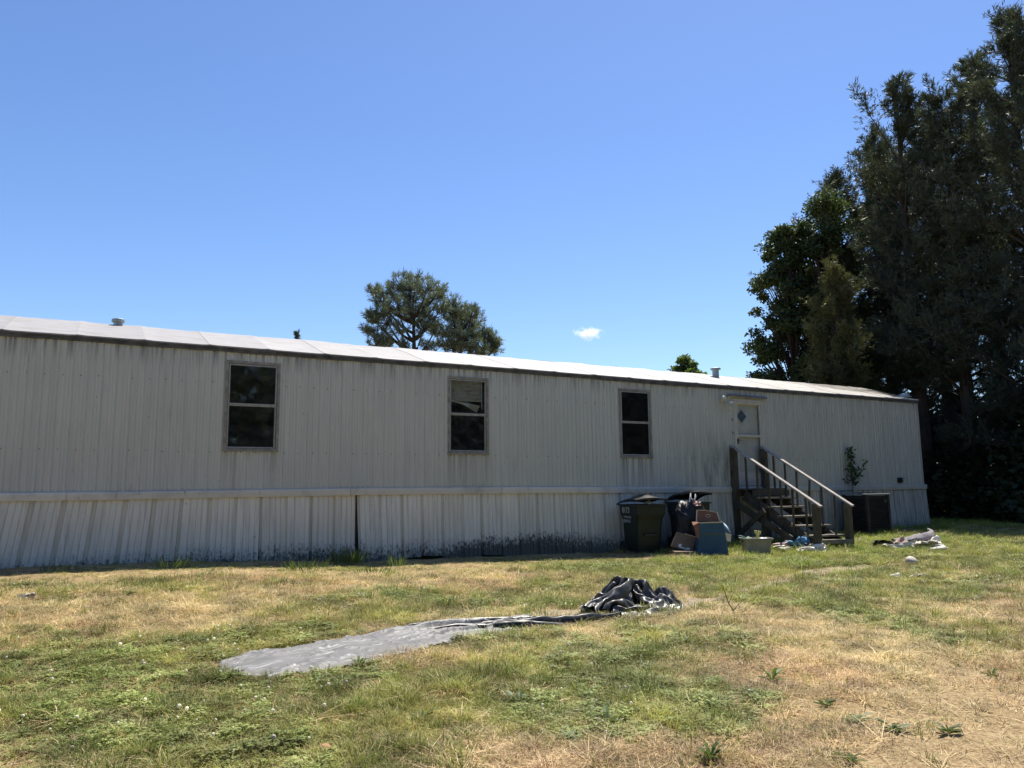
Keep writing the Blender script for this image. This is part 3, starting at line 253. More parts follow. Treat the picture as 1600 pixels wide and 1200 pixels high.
-2,-4,-1,3,3,0,5,6,5,6,8,7,7,7,3,-8,-10,-10,-10,-10,-6,0,6,6,6,4,4,0,2,-2,-1,-2,-1,-2,-3,-1,5,2,-8,-7,1,-5,1,-4,0,-3,4,2,-6,-3,4,-3,-1,2,-2,-5,1,2,-2,-2,-2,1,1,4,0,-6,1,
1,3,2,2,4,3,4,6,8,7,8,8,7,-5,-8,-10,-9,-10,-8,-9,-3,4,5,5,4,3,1,0,-1,1,-3,-3,-1,-1,3,3,1,-3,-3,-4,-6,-5,2,0,1,0,5,-5,-5,4,-3,-1,2,-2,-1,-2,-1,1,0,2,3,3,1,-7,-1,4,5,-1,5,
4,-1,1,7,8,8,7,8,7,2,-3,-9,-10,-8,-8,-8,-7,-4,1,-1,1,3,2,1,0,1,3,-5,-3,-2,2,1,5,2,-1,2,-8,-5,-4,-3,1,2,5,4,-5,-7,3,-2,-2,2,-1,1,-2,0,1,3,2,2,2,-4,-2,3,3,3,2,4,2,-2,5,7,7,
8,7,8,7,-1,-9,-8,-6,-6,-7,-7,-5,-4,-2,0,-6,-2,1,3,-2,1,3,2,-4,-2,-2,5,1,3,4,0,-4,-6,-7,0,-1,0,6,5,-3,-8,1,-1,-1,0,0,0,0,-3,6,2,1,3,-1,-2,2,1,1,4,2,2,5,0,6,7,6,8,7,6,3,-4,
-9,-8,-4,-4,-3,-7,-6,-1,-3,-2,-7,-7,-4,1,-1,4,2,3,1,-3,2,1,0,2,0,3,-5,-7,-3,5,-1,-3,6,6,-3,-7,-3,1,-2,1,0,5,1,-2,2,1,2,2,-1,2,0,1,1,0,1,6,3,6,5,5,7,7,7,3,-1,1,-8,-7,-8,
-5,-4,-4,-2,2,-3,-6,-8,-7,-4,-2,1,0,-1,0,1,1,1,1,0,0,3,2,-3,-8,3,3,-2,-3,7,5,0,-8,-4,1,-1,0,0,-1,5,2,3,-1,3,0,1,0,2,0,-5,0,5,6,4,4,4,7,7,6,2,-1,7,-2,-7,-7,-7,-6,-5,-2,-5,
1,4,-8,-7,-8,-6,-2,-1,0,0,0,2,1,-3,1,-1,2,2,5,-3,-7,2,4,-2,-3,6,6,1,-7,-6,2,-3,1,0,-4,6,6,5,1,-2,4,3,2,0,-4,-4,0,4,5,5,6,4,7,5,0,1,5,5,-3,-7,-6,-6,-6,-5,-3,-6,2,4,-6,-7,
-7,-7,-3,0,5,0,0,0,-2,-2,-1,0,-1,1,4,2,-6,0,3,-2,-3,7,7,1,-7,-7,1,-1,0,0,-1,6,6,5,0,3,5,5,2,-4,-5,0,0,3,2,7,4,5,6,-1,0,6,6,4,-6,-7,-7,-2,-6,-6,-4,-5,0,5,-6,-6,-6,-6,-4,4,
1,1,-2,-3,2,3,2,-4,-3,5,1,-2,-5,6,2,-5,-5,6,7,3,-8,-7,0,0,0,0,2,3,4,7,4,3,5,4,-3,-5,-3,3,1,-2,7,4,4,6,0,1,6,5,6,0,-6,-7,-7,-1,-4,-5,-5,-7,1,3,-6,-6,-5,-3,-5,6,-2,-1,-4,0,
3,4,1,3,-5,4,1,-5,1,3,-4,-1,-5,4,7,4,-6,-7,-2,0,0,0,6,2,1,5,6,5,3,-1,-4,-4,2,-1,-1,5,4,4,5,0,1,7,5,6,4,-3,-7,-7,-6,-4,3,-5,-5,-3,-1,-4,-6,-4,-5,-2,2,-4,-1,2,-1,0,2,-2,2,
6,-3,0,6,-3,-1,1,-6,-1,-4,4,7,4,-5,-6,-4,0,0,0,2,4,2,5,5,4,-2,-3,-3,0,-3,-3,5,6,5,6,-3,1,6,5,5,6,2,-5,-7,-7,-7,-5,5,0,-5,-5,-4,-5,-4,-4,-3,2,-5,0,4,2,3,-2,-5,-3,1,6,2,-4,
5,3,0,-6,-5,-4,0,2,8,3,-5,-3,-5,1,-1,0,0,5,5,5,3,-2,-3,-3,-2,-3,-1,5,6,5,4,-1,-1,6,4,3,7,6,-1,-6,-7,-7,-7,-6,3,2,-5,-5,-6,1,-4,-5,-4,2,5,4,-3,-1,2,-6,-3,-3,2,7,1,-3,4,5,
-1,-7,-5,-3,1,0,8,3,-5,0,-6,-1,0,0,1,4,3,6,0,-3,-5,-4,-2,0,6,7,5,3,-3,-3,7,7,4,4,4,6,-4,-7,-6,-7,-7,-6,-1,4,-6,-6,-2,3,-3,-7,0,7,5,1,2,-4,-7,-7,2,-2,0,6,5,-4,3,5,-3,-5,
-6,-1,-1,1,6,3,-4,0,-2,-4,0,0,0,4,4,2,-4,-4,-4,-2,2,6,6,5,0,-3,-3,6,7,6,5,6,5,-2,-5,-6,-7,-5,-6,-7,-4,4,-3,-6,-4,1,-2,0,4,7,5,1,-5,-7,-6,-3,0,2,-2,6,6,-3,4,3,-5,-5,-6,0,
1,0,4,3,-5,-2,-1,1,-2,0,4,-4,2,1,-4,-4,0,4,5,5,3,-2,-3,-4,5,7,7,5,5,7,1,-4,-5,-5,-7,-5,-5,-5,-6,2,-2,-5,-3,-1,6,4,2,7,5,-4,-7,-7,-2,-6,1,3,-2,5,6,1,3,0,-6,-3,-8,1,1,-1,5,
-2,-4,0,1,-2,2,-1,-2,-7,-2,2,-1,1,7,3,5,1,-5,-4,-2,1,8,7,5,5,7,3,-1,-3,-5,-6,-6,-6,-2,-4,-4,-3,-2,-5,0,2,7,4,4,7,1,-6,-7,-4,-7,-3,0,4,1,3,3,1,5,-1,-6,-3,-5,0,0,-2,2,0,-1,
1,-1,-1,0,0,-3,-5,-6,-1,4,7,5,6,1,-5,-5,-4,0,6,7,5,6,6,4,-1,-1,1,-6,-6,-7,-4,-1,-4,-2,-5,-4,-3,4,5,4,7,4,6,-2,-8,-6,-6,-4,-4,1,2,4,-3,1,6,3,0,-6,-5,-3,1,5,-3,2,0,-4,3,-4,
0,0,0,2,-6,-7,0,1,6,6,7,-2,-6,-5,-4,5,6,5,6,5,5,2,-3,0,3,-5,-7,-7,-4,1,-4,-5,-1,-6,0,6,7,2,7,7,2,-4,-6,-6,-5,-1,-7,-1,4,-1,-3,4,5,5,-3,-5,-4,-3,4,3,-1,-4,-1,-1,4,-3,-1,0,
0,2,-6,-4,-4,-2,6,7,6,-5,-4,-6,-3,7,6,6,6,7,2,-3,-3,2,3,-5,-7,-3,-6,-1,-3,-7,3,-1,0,4,7,4,6,5,-3,-1,-4,-7,-1,-1,-7,0,0,-5,0,4,5,2,-2,-3,-6,-1,4,3,-5,-1,-1,0,3,-3,0,0,0,0,
-3,-6,-1,-6,4,8,5,-5,-6,-5,1,7,7,6,7,3,-3,-4,0,6,0,-6,-2,-6,-6,-1,-4,-6,3,2,4,2,6,6,5,1,-2,1,-7,-6,1,-1,-4,-1,-4,-6,3,5,5,3,-6,-6,-4,2,3,-1,-4,0,1,-1,1,0,0,-1,0,-1,1,-6,
-6,-4,4,7,3,-5,-6,-1,4,6,7,5,7,-3,-3,-4,3,7,0,-5,-5,-6,-6,-1,-5,-3,2,5,6,2,5,5,4,-2,2,-1,-8,-3,1,-5,-7,-1,1,-4,5,5,5,1,-7,-7,-3,4,0,-4,0,-1,0,1,-1,2,-2,0,0,-3,6,-3,-7,-7,
2,4,0,-1,-5,2,6,5,6,7,3,-5,-6,-1,6,6,-1,-6,-5,-3,-5,-4,-4,-2,3,5,7,4,5,1,5,0,1,-4,-6,-3,-3,-3,-5,-4,3,0,4,6,4,-4,-6,-6,1,-1,-2,-2,1,0,-1,0,2,-2,0,0,0,-4,7,5,-7,-6,-6,0,2,
-1,-1,6,4,6,6,5,-2,-6,-4,2,3,7,-2,-4,-5,-2,-6,-2,-6,-1,4,6,6,6,1,3,4,2,-1,-5,-2,-4,-3,-5,-6,-1,4,4,0,6,0,-5,-6,-3,-4,3,-1,-3,0,2,-1,0,-1,0,0,0,0,-3,7,8,-3,-7,-6,-4,1,0,3,
4,6,5,7,1,-6,0,-3,-3,5,6,-4,-3,-6,-1,-4,-3,-4,-1,3,7,5,7,2,1,5,2,-2,-5,0,-4,-2,-5,-7,-1,7,3,-2,3,1,-5,-2,-2,-6,-4,5,0,-3,0,3,-3,-1,0,0,0,0,-4,8,7,4,-5,-7,-6,-1,1,4,5,4,7,
5,-5,-4,2,-4,-1,4,2,-4,-4,-2,1,-5,-3,-3,-1,3,6,6,4,3,5,2,2,-5,-3,-2,-2,-1,-4,-6,1,3,-1,-1,0,1,2,1,0,-6,-6,-1,5,-4,-2,2,-1,-1,0,0,0,0,-1,7,6,5,-1,-6,-6,-5,3,6,4,5,6,-2,-5,
4,0,-6,-2,3,-1,-4,-3,2,0,-4,-4,0,2,-4,6,6,4,7,2,3,-4,-3,-3,-1,-2,-2,-2,-6,-1,1,-1,-3,1,4,2,1,2,-1,-4,-5,4,-2,-2,0,0,-1,0,0,0,0,0,5,5,6,2,-7,-5,-5,3,7,3,6,2,-5,-1,6,0,-8,
-5,2,-2,-3,1,1,-1,-4,1,-3,3,-3,0,6,6,5,3,2,-3,-6,-3,-2,0,0,-4,-3,-2,2,4,-2,2,-1,-1,0,0,-1,1,0,0,-2,-1,0,0,-1,0,0,0,0,2,1,4,3,4,-3,-4,0,0,5,3,4,-1,-3,2,1,2,-7,-7,-3,-1,-2,
1,5,-3,-3,1,1,-3,5,-4,4,5,4,1,2,-4,-5,-4,-2,-1,3,-3,0,-2,3,6,3,-2,-3,-3,-3,0,1,-1,1,0,0,0,0,0,0,0,0,0,0,
]).reshape(3, 66, 66)
DRAPE_STEPS[:, :, 0] = np.cumsum(DRAPE_STEPS[:, :, 0], axis=1)
DRAPE = np.cumsum(DRAPE_STEPS, axis=2).transpose(1, 2, 0)*0.004

class MB:
    """collects vertices and faces (world coordinates) and links them as one mesh object"""
    def __init__(s): s.v = []; s.f = []; s.m = []; s.n = 0
    def add(s, V, F, mi=0):
        V = np.asarray(V, float).reshape(-1, 3); s.v.append(V)
        for f in F: s.f.append(tuple(int(i)+s.n for i in f)); s.m.append(mi)
        s.n += len(V); return s
    def box(s, c, d, rz=0.0, rx=0.0, ry=0.0, mi=0, taper=1.0):
        hx, hy, hh = d[0]/2, d[1]/2, d[2]/2
        V = np.array([[x*hx*(taper if z > 0 else 1), y*hy*(taper if z > 0 else 1), z*hh] for z in (-1, 1) for y in (-1, 1) for x in (-1, 1)])
        if rx or ry or rz:
            m = np.array((Matrix.Rotation(rz, 3, 'Z') @ Matrix.Rotation(ry, 3, 'Y') @ Matrix.Rotation(rx, 3, 'X')))
            V = V @ m.T
        return s.add(V+np.asarray(c, float), [(0, 2, 3, 1), (4, 5, 7, 6), (0, 1, 5, 4), (2, 6, 7, 3), (0, 4, 6, 2), (1, 3, 7, 5)], mi)
    def bar(s, a, b, w, h, up=(0, 0, 1), mi=0):
        """box beam from a to b, w across, h along 'up'"""
        a = np.asarray(a, float); b = np.asarray(b, float); d = b-a; d = d/np.linalg.norm(d)
        side = np.cross(d, up); side /= np.linalg.norm(side); up2 = np.cross(side, d)
        V = [p+side*sx*w/2+up2*sz*h/2 for p in (a, b) for sz in (-1, 1) for sx in (-1, 1)]
        return s.add(V, [(0, 2, 3, 1), (4, 5, 7, 6), (0, 1, 5, 4), (2, 6, 7, 3), (0, 4, 6, 2), (1, 3, 7, 5)], mi)
    def tube(s, P, rad, n=8, mi=0, cap=True):
        P = np.asarray(P, float); rad = np.broadcast_to(rad, len(P)); V = []
        for i in range(len(P)):
            t = P[min(i+1, len(P)-1)]-P[max(i-1, 0)]; t = t/(np.linalg.norm(t)+1e-9)
            a = np.array([0, 0, 1.0]) if abs(t[2]) < .9 else np.array([1.0, 0, 0])
            e = np.cross(t, a); e /= np.linalg.norm(e); g = np.cross(t, e)
            for k in range(n):
                q = 2*math.pi*k/n; V.append(P[i]+rad[i]*(e*math.cos(q)+g*math.sin(q)))
        F = [(i*n+k, i*n+(k+1) % n, (i+1)*n+(k+1) % n, (i+1)*n+k) for i in range(len(P)-1) for k in range(n)]
        if cap: F += [tuple(range(n))[::-1], tuple(range((len(P)-1)*n, len(P)*n))]
        return s.add(V, F, mi)
    def grid(s, X, Y, Z, mi=0, wrap=False):
        nu, nv = X.shape; V = np.stack([X, Y, Z], -1).reshape(-1, 3); F = []
        for i in range(nu-1):
            for j in range(nv if wrap else nv-1):
                j2 = (j+1) % nv
                F.append((i*nv+j, i*nv+j2, (i+1)*nv+j2, (i+1)*nv+j))
        return s.add(V, F, mi)
    def prism(s, pts, axis_o, ex, ey, ez, depth, mi=0):
        """polygon pts (2d) in plane ex,ey at axis_o extruded along ez"""
        o = np.asarray(axis_o, float); ex, ey, ez = map(lambda q: np.asarray(q, float), (ex, ey, ez)); n = len(pts)
        V = [o+ex*p[0]+ey*p[1] for p in pts]+[o+ex*p[0]+ey*p[1]+ez*depth for p in pts]
        F = [tuple(range(n))[::-1], tuple(range(n, 2*n))]+[(i, (i+1) % n, n+(i+1) % n, n+i) for i in range(n)]
        return s.add(V, F, mi)
    def build(s, name, mats, parent=None, smooth=False, bevel=0.0):
        V = np.concatenate(s.v) if s.v else np.zeros((0, 3))
        o = parent; off = np.zeros(3)
        while o is not None: off = off+np.array(o.location); o = o.parent
        me = bpy.data.meshes.new(name); me.from_pydata((V-off).tolist(), [], s.f); me.update()
        if not isinstance(mats, (list, tuple)): mats = [mats]
        for m in mats: me.materials.append(m)
        if len(mats) > 1: me.polygons.foreach_set('material_index', s.m)
        if smooth: me.polygons.foreach_set('use_smooth', [True]*len(me.polygons))
        ob = bpy.data.objects.new(name, me); COL.objects.link(ob); ob.parent = parent
        if bevel:
            b = ob.modifiers.new('bevel', 'BEVEL'); b.width = bevel; b.segments = 2; b.limit_method = 'ANGLE'
        return ob

def fast_mesh(name, V, nper, mat, parent=None, attr=None, smooth=False):
    """polygons of nper corners each, vertices given in order (numpy, quick)"""
    V = np.asarray(V, np.float32).reshape(-1, 3)
    o = parent; off = np.zeros(3)
    while o is not None: off = off+np.array(o.location); o = o.parent
    V = (V-off).astype(np.float32); n = len(V)//nper
    me = bpy.data.meshes.new(name); me.vertices.add(len(V)); me.vertices.foreach_set('co', V.ravel())
    me.loops.add(len(V)); me.loops.foreach_set('vertex_index', np.arange(len(V), dtype=np.int32))
    me.polygons.add(n); me.polygons.foreach_set('loop_start', np.arange(0, len(V), nper, dtype=np.int32))
    if attr is not None:
        a = me.attributes.new('var', 'FLOAT', 'FACE'); a.data.foreach_set('value', np.asarray(attr, np.float32))
    me.materials.append(mat); me.update(calc_edges=True)
    ob = bpy.data.objects.new(name, me); COL.objects.link(ob); ob.parent = parent
    return ob

def tag(o, label=None, cat=None, group=None, kind=None):
    if label: o['label'] = label
    if cat: o['category'] = cat
    if group: o['group'] = group
    if kind: o['kind'] = kind
    return o

def thing(name, loc, label, cat, group=None):
    o = bpy.data.objects.new(name, None); COL.objects.link(o); o.location = loc; o.empty_display_size = .2
    return tag(o, label, cat, group)

# ------------------------------------------------------------------ materials
class NT:
    def __init__(s, name):
        s.m = bpy.data.materials.new(name); s.m.use_nodes = True; s.t = s.m.node_tree
        s.b = s.t.nodes['Principled BSDF']; s.o = s.t.nodes['Material Output']
    def n(s, typ, **kw):
        nd = s.t.nodes.new(typ)
        for k, v in kw.items(): setattr(nd, k, v)
        return nd
    def l(s, a, b): s.t.links.new(a, b)
    def val(s, x, sock):
        if isinstance(x, bpy.types.NodeSocket): s.l(x, sock)
        else: sock.default_value = x
    def math(s, op, a, b=0.0, clamp=False):
        nd = s.n('ShaderNodeMath', operation=op, use_clamp=clamp); s.val(a, nd.inputs[0]); s.val(b, nd.inputs[1]); return nd.outputs[0]
    def mix(s, f, a, b, typ='MIX'):
        nd = s.n('ShaderNodeMix', data_type='RGBA', blend_type=typ)
        s.val(f, nd.inputs['Factor'])
        for x, k in ((a, 6), (b, 7)):
            if isinstance(x, bpy.types.NodeSocket): s.l(x, nd.inputs[k])
            else: nd.inputs[k].default_value = (*x[:3], 1)
        return nd.outputs[2]
    def pos(s): return s.n('ShaderNodeNewGeometry').outputs['Position']
    def xyz(s, v):
        nd = s.n('ShaderNodeSeparateXYZ'); s.l(v, nd.inputs[0]); return nd.outputs
    def scale(s, v, sc):
        nd = s.n('ShaderNodeVectorMath', operation='MULTIPLY'); s.l(v, nd.inputs[0]); nd.inputs[1].default_value = sc; return nd.outputs[0]
    def noise(s, v, sc, det=4.0, rough=.55, dist=0.0):
        nd = s.n('ShaderNodeTexNoise'); s.l(v, nd.inputs['Vector']); nd.inputs['Scale'].default_value = sc
        nd.inputs['Detail'].default_value = det; nd.inputs['Roughness'].default_value = rough; nd.inputs['Distortion'].default_value = dist
        return nd.outputs['Fac']
    def ramp(s, f, lo, hi, a=0.0, b=1.0):
        nd = s.n('ShaderNodeMapRange', clamp=True); s.val(f, nd.inputs[0])
        nd.inputs[1].default_value = lo; nd.inputs[2].default_value = hi; nd.inputs[3].default_value = a; nd.inputs[4].default_value = b
        return nd.outputs[0]
    def bump(s, h, st=.3, d=.01):
        nd = s.n('ShaderNodeBump'); s.l(h, nd.inputs['Height']); nd.inputs['Strength'].default_value = st; nd.inputs['Distance'].default_value = d
        s.l(nd.outputs[0], s.b.inputs['Normal']); return nd
    def fin(s, col=None, rough=.6, metal=0.0, spec=.5):
        if col is not None:
            if isinstance(col, bpy.types.NodeSocket): s.l(col, s.b.inputs['Base Color'])
            else: s.b.inputs['Base Color'].default_value = (*col[:3], 1)
        s.val(rough, s.b.inputs['Roughness']); s.val(metal, s.b.inputs['Metallic']); s.b.inputs['Specular IOR Level'].default_value = spec
        return s.m

def plain(name, col, rough=.6, var=.25, sc=9.0, metal=0.0, spec=.4, bump=0.0, bsc=60.0):
    t = NT(name); p = t.pos()
    n = t.noise(p, sc, 5); k = t.ramp(n, .3, .7, 1-var, 1+var)
    c = t.mix(1.0, col, k, 'MULTIPLY')
    if bump: t.bump(t.noise(p, bsc, 4), bump, .01)
    return t.fin(c, rough, metal, spec)

def mat_siding():
    t = NT('painted_metal_siding'); p = t.pos(); x, y, z = t.xyz(p)
    streak = t.noise(t.scale(p, (9, 9, .45)), 1.0, 5, .6)
    fine = t.noise(t.scale(p, (42, 42, 1.1)), 1.0, 3, .6)
    big = t.noise(p, .55, 4, .6)
    fr = t.math('FRACT', t.math('DIVIDE', x, .1983))
    g1 = t.ramp(t.math('ABSOLUTE', t.math('SUBTRACT', fr, .285)), .01, .085, 1, 0); g2 = t.ramp(t.math('ABSOLUTE', t.math('SUBTRACT', fr, .75)), .01, .075, .8, 0); g3 = t.ramp(fr, .93, .99)
    rib = t.math('MULTIPLY', t.math('MAXIMUM', t.math('MAXIMUM', g1, g2), t.math('MULTIPLY', g3, .7)), t.ramp(t.noise(t.scale(p, (4, 4, .35)), 1.0, 4, .6), .3, .7, .25, 1))
    base = t.mix(t.ramp(big, .3, .7), (.565, .57, .50), (.51, .515, .45))
    base = t.mix(t.ramp(streak, .46, .72, 0, .34), base, (.36, .35, .305))
    base = t.mix(t.ramp(fine, .60, .78, 0, .30), base, (.27, .26, .215))
    base = t.mix(t.math('MULTIPLY', rib, .36), base, (.25, .245, .215))
    # runs under the eave
    top = t.ramp(z, 3.12, 3.46, 0, 1)
    drip = t.ramp(t.noise(t.scale(p, (14, 14, .5)), 1.0, 4, .7), .47, .62)
    base = t.mix(t.math('MULTIPLY', t.math('MULTIPLY', top, drip), .8), base, (.11, .115, .115))
    # runs under the three windows
    for xa, xb, amt in ((1.87, 2.72, .45), (5.89, 6.72, .5), (9.92, 10.74, .95)):
        inx = t.math('MULTIPLY', t.ramp(x, xa-.05, xa+.02), t.ramp(x, xb-.02, xb+.05, 1, 0))
        e1 = t.ramp(t.math('ABSOLUTE', t.math('SUBTRACT', x, xa+.03)), .0, .07, 1, 0)
        e2 = t.ramp(t.math('ABSOLUTE', t.math('SUBTRACT', x, xb-.03)), .0, .07, 1, 0)
        edge = t.math('MAXIMUM', e1, e2)
        r = t.ramp(t.noise(t.scale(p, (13, 13, .35)), 1.0, 4, .6), .46, .6)
        m = t.math('MAXIMUM', t.math('MULTIPLY', inx, r), t.math('MULTIPLY', edge, .8))
        fz = t.math('MULTIPLY', t.ramp(z, 1.15, 1.8, .25, 1), t.ramp(z, 1.8, 1.83, 1, 0))
        base = t.mix(t.math('MULTIPLY', t.math('MULTIPLY', m, fz), amt), base, (.13, .135, .11))
    # mildew by the door
    mm = t.math('MULTIPLY', t.ramp(x, 11.2, 12.4), t.ramp(x, 12.9, 13.3, 1, 0))
    mm = t.math('MULTIPLY', mm, t.ramp(z, 2.5, 1.6))
    mo = t.ramp(t.noise(t.scale(p, (6, 6, 1.2)), 1.0, 6, .7), .42, .64)
    base = t.mix(t.math('MULTIPLY', mm, mo, True), base, (.12, .13, .115))
    sp = t.ramp(t.noise(t.scale(p, (30, 30, 14)), 1.0, 2, .5), .73, .78)
    base = t.mix(t.math('MULTIPLY', sp, .55), base, (.07, .07, .065))
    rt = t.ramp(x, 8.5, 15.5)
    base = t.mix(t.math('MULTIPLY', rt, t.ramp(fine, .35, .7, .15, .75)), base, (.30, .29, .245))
    rs = t.math('MULTIPLY', t.ramp(t.noise(t.scale(p, (3.1, 3.1, .22)), 1.0, 5, .7), .64, .74), t.ramp(t.noise(p, 1.1, 3), .5, .7))
    base = t.mix(t.math('MULTIPLY', rs, .45), base, (.21, .135, .075))
    t.bump(t.math('ADD', t.math('MULTIPLY', t.noise(p, 18, 3), .10), t.noise(t.scale(p, (1.6, 1.6, .9)), 1.0, 3)), .35, .06)
    return t.fin(base, .5, 0, .3)

def mat_skirt(nm='skirting_metal', k=1.0):
    t = NT(nm); p = t.pos(); x, y, z = t.xyz(p)
    info = t.n('ShaderNodeObjectInfo').outputs['Random']
    streak = t.noise(t.scale(p, (16, 16, .7)), 1.0, 5, .6)
    base = t.mix(info, (.80, .745, .60), (.72, .67, .535))
    base = t.mix(t.ramp(streak, .45, .70, 0, .5), base, (.43, .40, .32))
    zn = t.math('ADD', z, t.math('MULTIPLY', t.noise(p, 1.1, 3), -.25))
    h = t.ramp(zn, .40, -.28)
    spk = t.noise(t.scale(p, (24, 24, 13)), 1.0, 7, .78)
    zone = t.math('ADD', t.ramp(t.noise(t.scale(p, (.45, .45, .1)), 1.0, 2), .3, .65, .75, 1.15), t.ramp(t.math('ABSOLUTE', t.math('SUBTRACT', x, 7.2)), .0, 2.4, .45, 0))
    th = t.math('SUBTRACT', .765, t.math('MULTIPLY', t.math('MULTIPLY', h, zone), .42))
    mold = t.ramp(t.math('SUBTRACT', spk, th), -.03, .10)
    base = t.mix(t.math('MULTIPLY', mold, .92), base, (.042, .038, .03))
    low = t.ramp(zn, .15, -.35, 0, .55)
    base = t.mix(low, base, (.17, .17, .14))
    spots = t.ramp(t.noise(t.scale(p, (11, 11, 9)), 1.0, 3, .6), .735, .755)
    base = t.mix(t.math('MULTIPLY', spots, .85), base, (.05, .05, .045))
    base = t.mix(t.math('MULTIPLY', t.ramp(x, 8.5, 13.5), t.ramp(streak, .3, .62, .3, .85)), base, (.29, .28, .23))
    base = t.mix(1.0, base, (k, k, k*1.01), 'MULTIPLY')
    return t.fin(base, .7, 0, .08)

def mat_trim():
    t = NT('white_trim'); p = t.pos(); x, y, z = t.xyz(p)
    n = t.noise(p, 2.2, 6, .65); info = t.n('ShaderNodeObjectInfo').outputs['Random']
    c = t.mix(info, (.68, .64, .54), (.60, .565, .475))
    c = t.mix(t.ramp(n, .5, .75, 0, .7), c, (.30, .30, .27))
    c = t.mix(t.ramp(t.noise(t.scale(p, (9, 9, 3)), 1.0, 5, .7), .64, .74, 0, .8), c, (.10, .10, .085))
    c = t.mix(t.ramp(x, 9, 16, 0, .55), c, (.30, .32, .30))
    return t.fin(c, .5, 0, .35)

def mat_roof():
    t = NT('coated_roof_metal'); p = t.pos(); x, y, z = t.xyz(p)
    info = t.n('ShaderNodeObjectInfo').outputs['Random']
    c = t.mix(info, (.36, .345, .325), (.32, .305, .285))
    c = t.mix(t.ramp(t.noise(t.scale(p, (2.2, 5, 1)), 1.0, 6, .7), .46, .66, 0, .7), c, (.27, .235, .195))
    c = t.mix(t.ramp(t.noise(t.scale(p, (1.2, 9, 1)), 1.0, 4, .6), .55, .72, 0, .5), c, (.50, .49, .475))
    c = t.mix(t.ramp(t.noise(t.scale(p, (5, 22, 4)), 1.0, 5, .65), .6, .74, 0, .5), c, (.26, .24, .21))
    end_patch = t.math('MULTIPLY', t.ramp(x, 17.0, 18.0), t.ramp(t.math('ADD', y, t.math('MULTIPLY', t.math('SUBTRACT', x, 18.0), .42)), .75, 1.15))  # darker patch over the far right end of the roof
    c = t.mix(t.math('MULTIPLY', end_patch, t.ramp(t.noise(t.scale(p, (2, 4, 1)), 1.0, 6, .7), .32, .48)), c, (.06, .05, .04))
    t.bump(t.noise(t.scale(p, (1.5, 3, 1)), 1.0, 4), .35, .05)
    return t.fin(c, .5, .0, .35)

def mat_wood(name, a, b, rough=.75):
    t = NT(name); tc = t.pos()
    n1 = t.noise(t.scale(tc, (30, 5, 5)), 1.0, 6, .65); n2 = t.noise(tc, 3.0, 4); n3 = t.noise(tc, 55.0, 3, .7)
    c = t.mix(t.ramp(n1, .32, .68), a, b)
    c = t.mix(t.ramp(n2, .45, .75, 0, .6), c, tuple(q*.55 for q in a))
    c = t.mix(t.ramp(n3, .62, .8, 0, .5), c, (.04, .035, .03))
    t.bump(n1, .3, .006)
    return t.fin(c, rough, 0, .2)

def mat_leaf(name, dark, light, trans=.25, rough=.5, spec=.25):
    t = NT(name)
    a = t.n('ShaderNodeAttribute', attribute_name='var').outputs['Fac']
    c = t.mix(a, dark, light)
    c = t.mix(t.ramp(t.noise(t.pos(), .8, 3), .35, .65, 0, .5), c, tuple(q*.6 for q in dark))
    t.fin(c, rough, 0, spec)
    tr = t.n('ShaderNodeBsdfTranslucent'); t.l(t.mix(1.0, c, (1.3, 1.35, .7), 'MULTIPLY'), tr.inputs[0])
    mx = t.n('ShaderNodeMixShader'); mx.inputs[0].default_value = trans
    t.l(t.b.outputs[0], mx.inputs[1]); t.l(tr.outputs[0], mx.inputs[2]); t.l(mx.outputs[0], t.o.inputs[0])
    return t.m

def mat_bark(name, col):
    t = NT(name); p = t.pos(); n = t.noise(t.scale(p, (14, 14, 2.2)), 1.0, 6, .7)
    t.bump(n, .7, .03)
    return t.fin(t.mix(t.ramp(n, .3, .7), tuple(q*.5 for q in col), col), .9, 0, .1)

def mat_glass(name, tint=(.9, .93, .95), rough=.03):
    t = NT(name)
    tr = t.n('ShaderNodeBsdfTransparent'); tr.inputs[0].default_value = (*tint, 1)
    gl = t.n('ShaderNodeBsdfGlossy'); gl.inputs['Roughness'].default_value = rough
    dirt = t.n('ShaderNodeBsdfDiffuse'); dirt.inputs[0].default_value = (.35, .35, .33, 1)
    geo = t.n('ShaderNodeNewGeometry'); dp = t.n('ShaderNodeVectorMath', operation='DOT_PRODUCT'); t.l(geo.outputs['Normal'], dp.inputs[0]); t.l(geo.outputs['Incoming'], dp.inputs[1])
    fr = t.math('ADD', .035, t.math('MULTIPLY', .9, t.math('POWER', t.math('SUBTRACT', 1.0, t.math('ABSOLUTE', dp.outputs['Value'])), 5.0)))
    p = t.pos()
    nb = t.n('ShaderNodeBump'); t.l(t.noise(p, 2.4, 2), nb.inputs['Height']); nb.inputs['Strength'].default_value = .08; nb.inputs['Distance'].default_value = .02
    t.l(nb.outputs[0], gl.inputs['Normal'])
    m1 = t.n('ShaderNodeMixShader'); t.l(t.math('MULTIPLY', fr, 1.2), m1.inputs[0]); t.l(tr.outputs[0], m1.inputs[1]); t.l(gl.outputs[0], m1.inputs[2])
    m2 = t.n('ShaderNodeMixShader'); t.l(t.ramp(t.noise(p, 5, 6, .7), .45, .8, .01, .09), m2.inputs[0]); t.l(m1.outputs[0], m2.inputs[1]); t.l(dirt.outputs[0], m2.inputs[2])
    t.l(m2.outputs[0], t.o.inputs[0]); return t.m

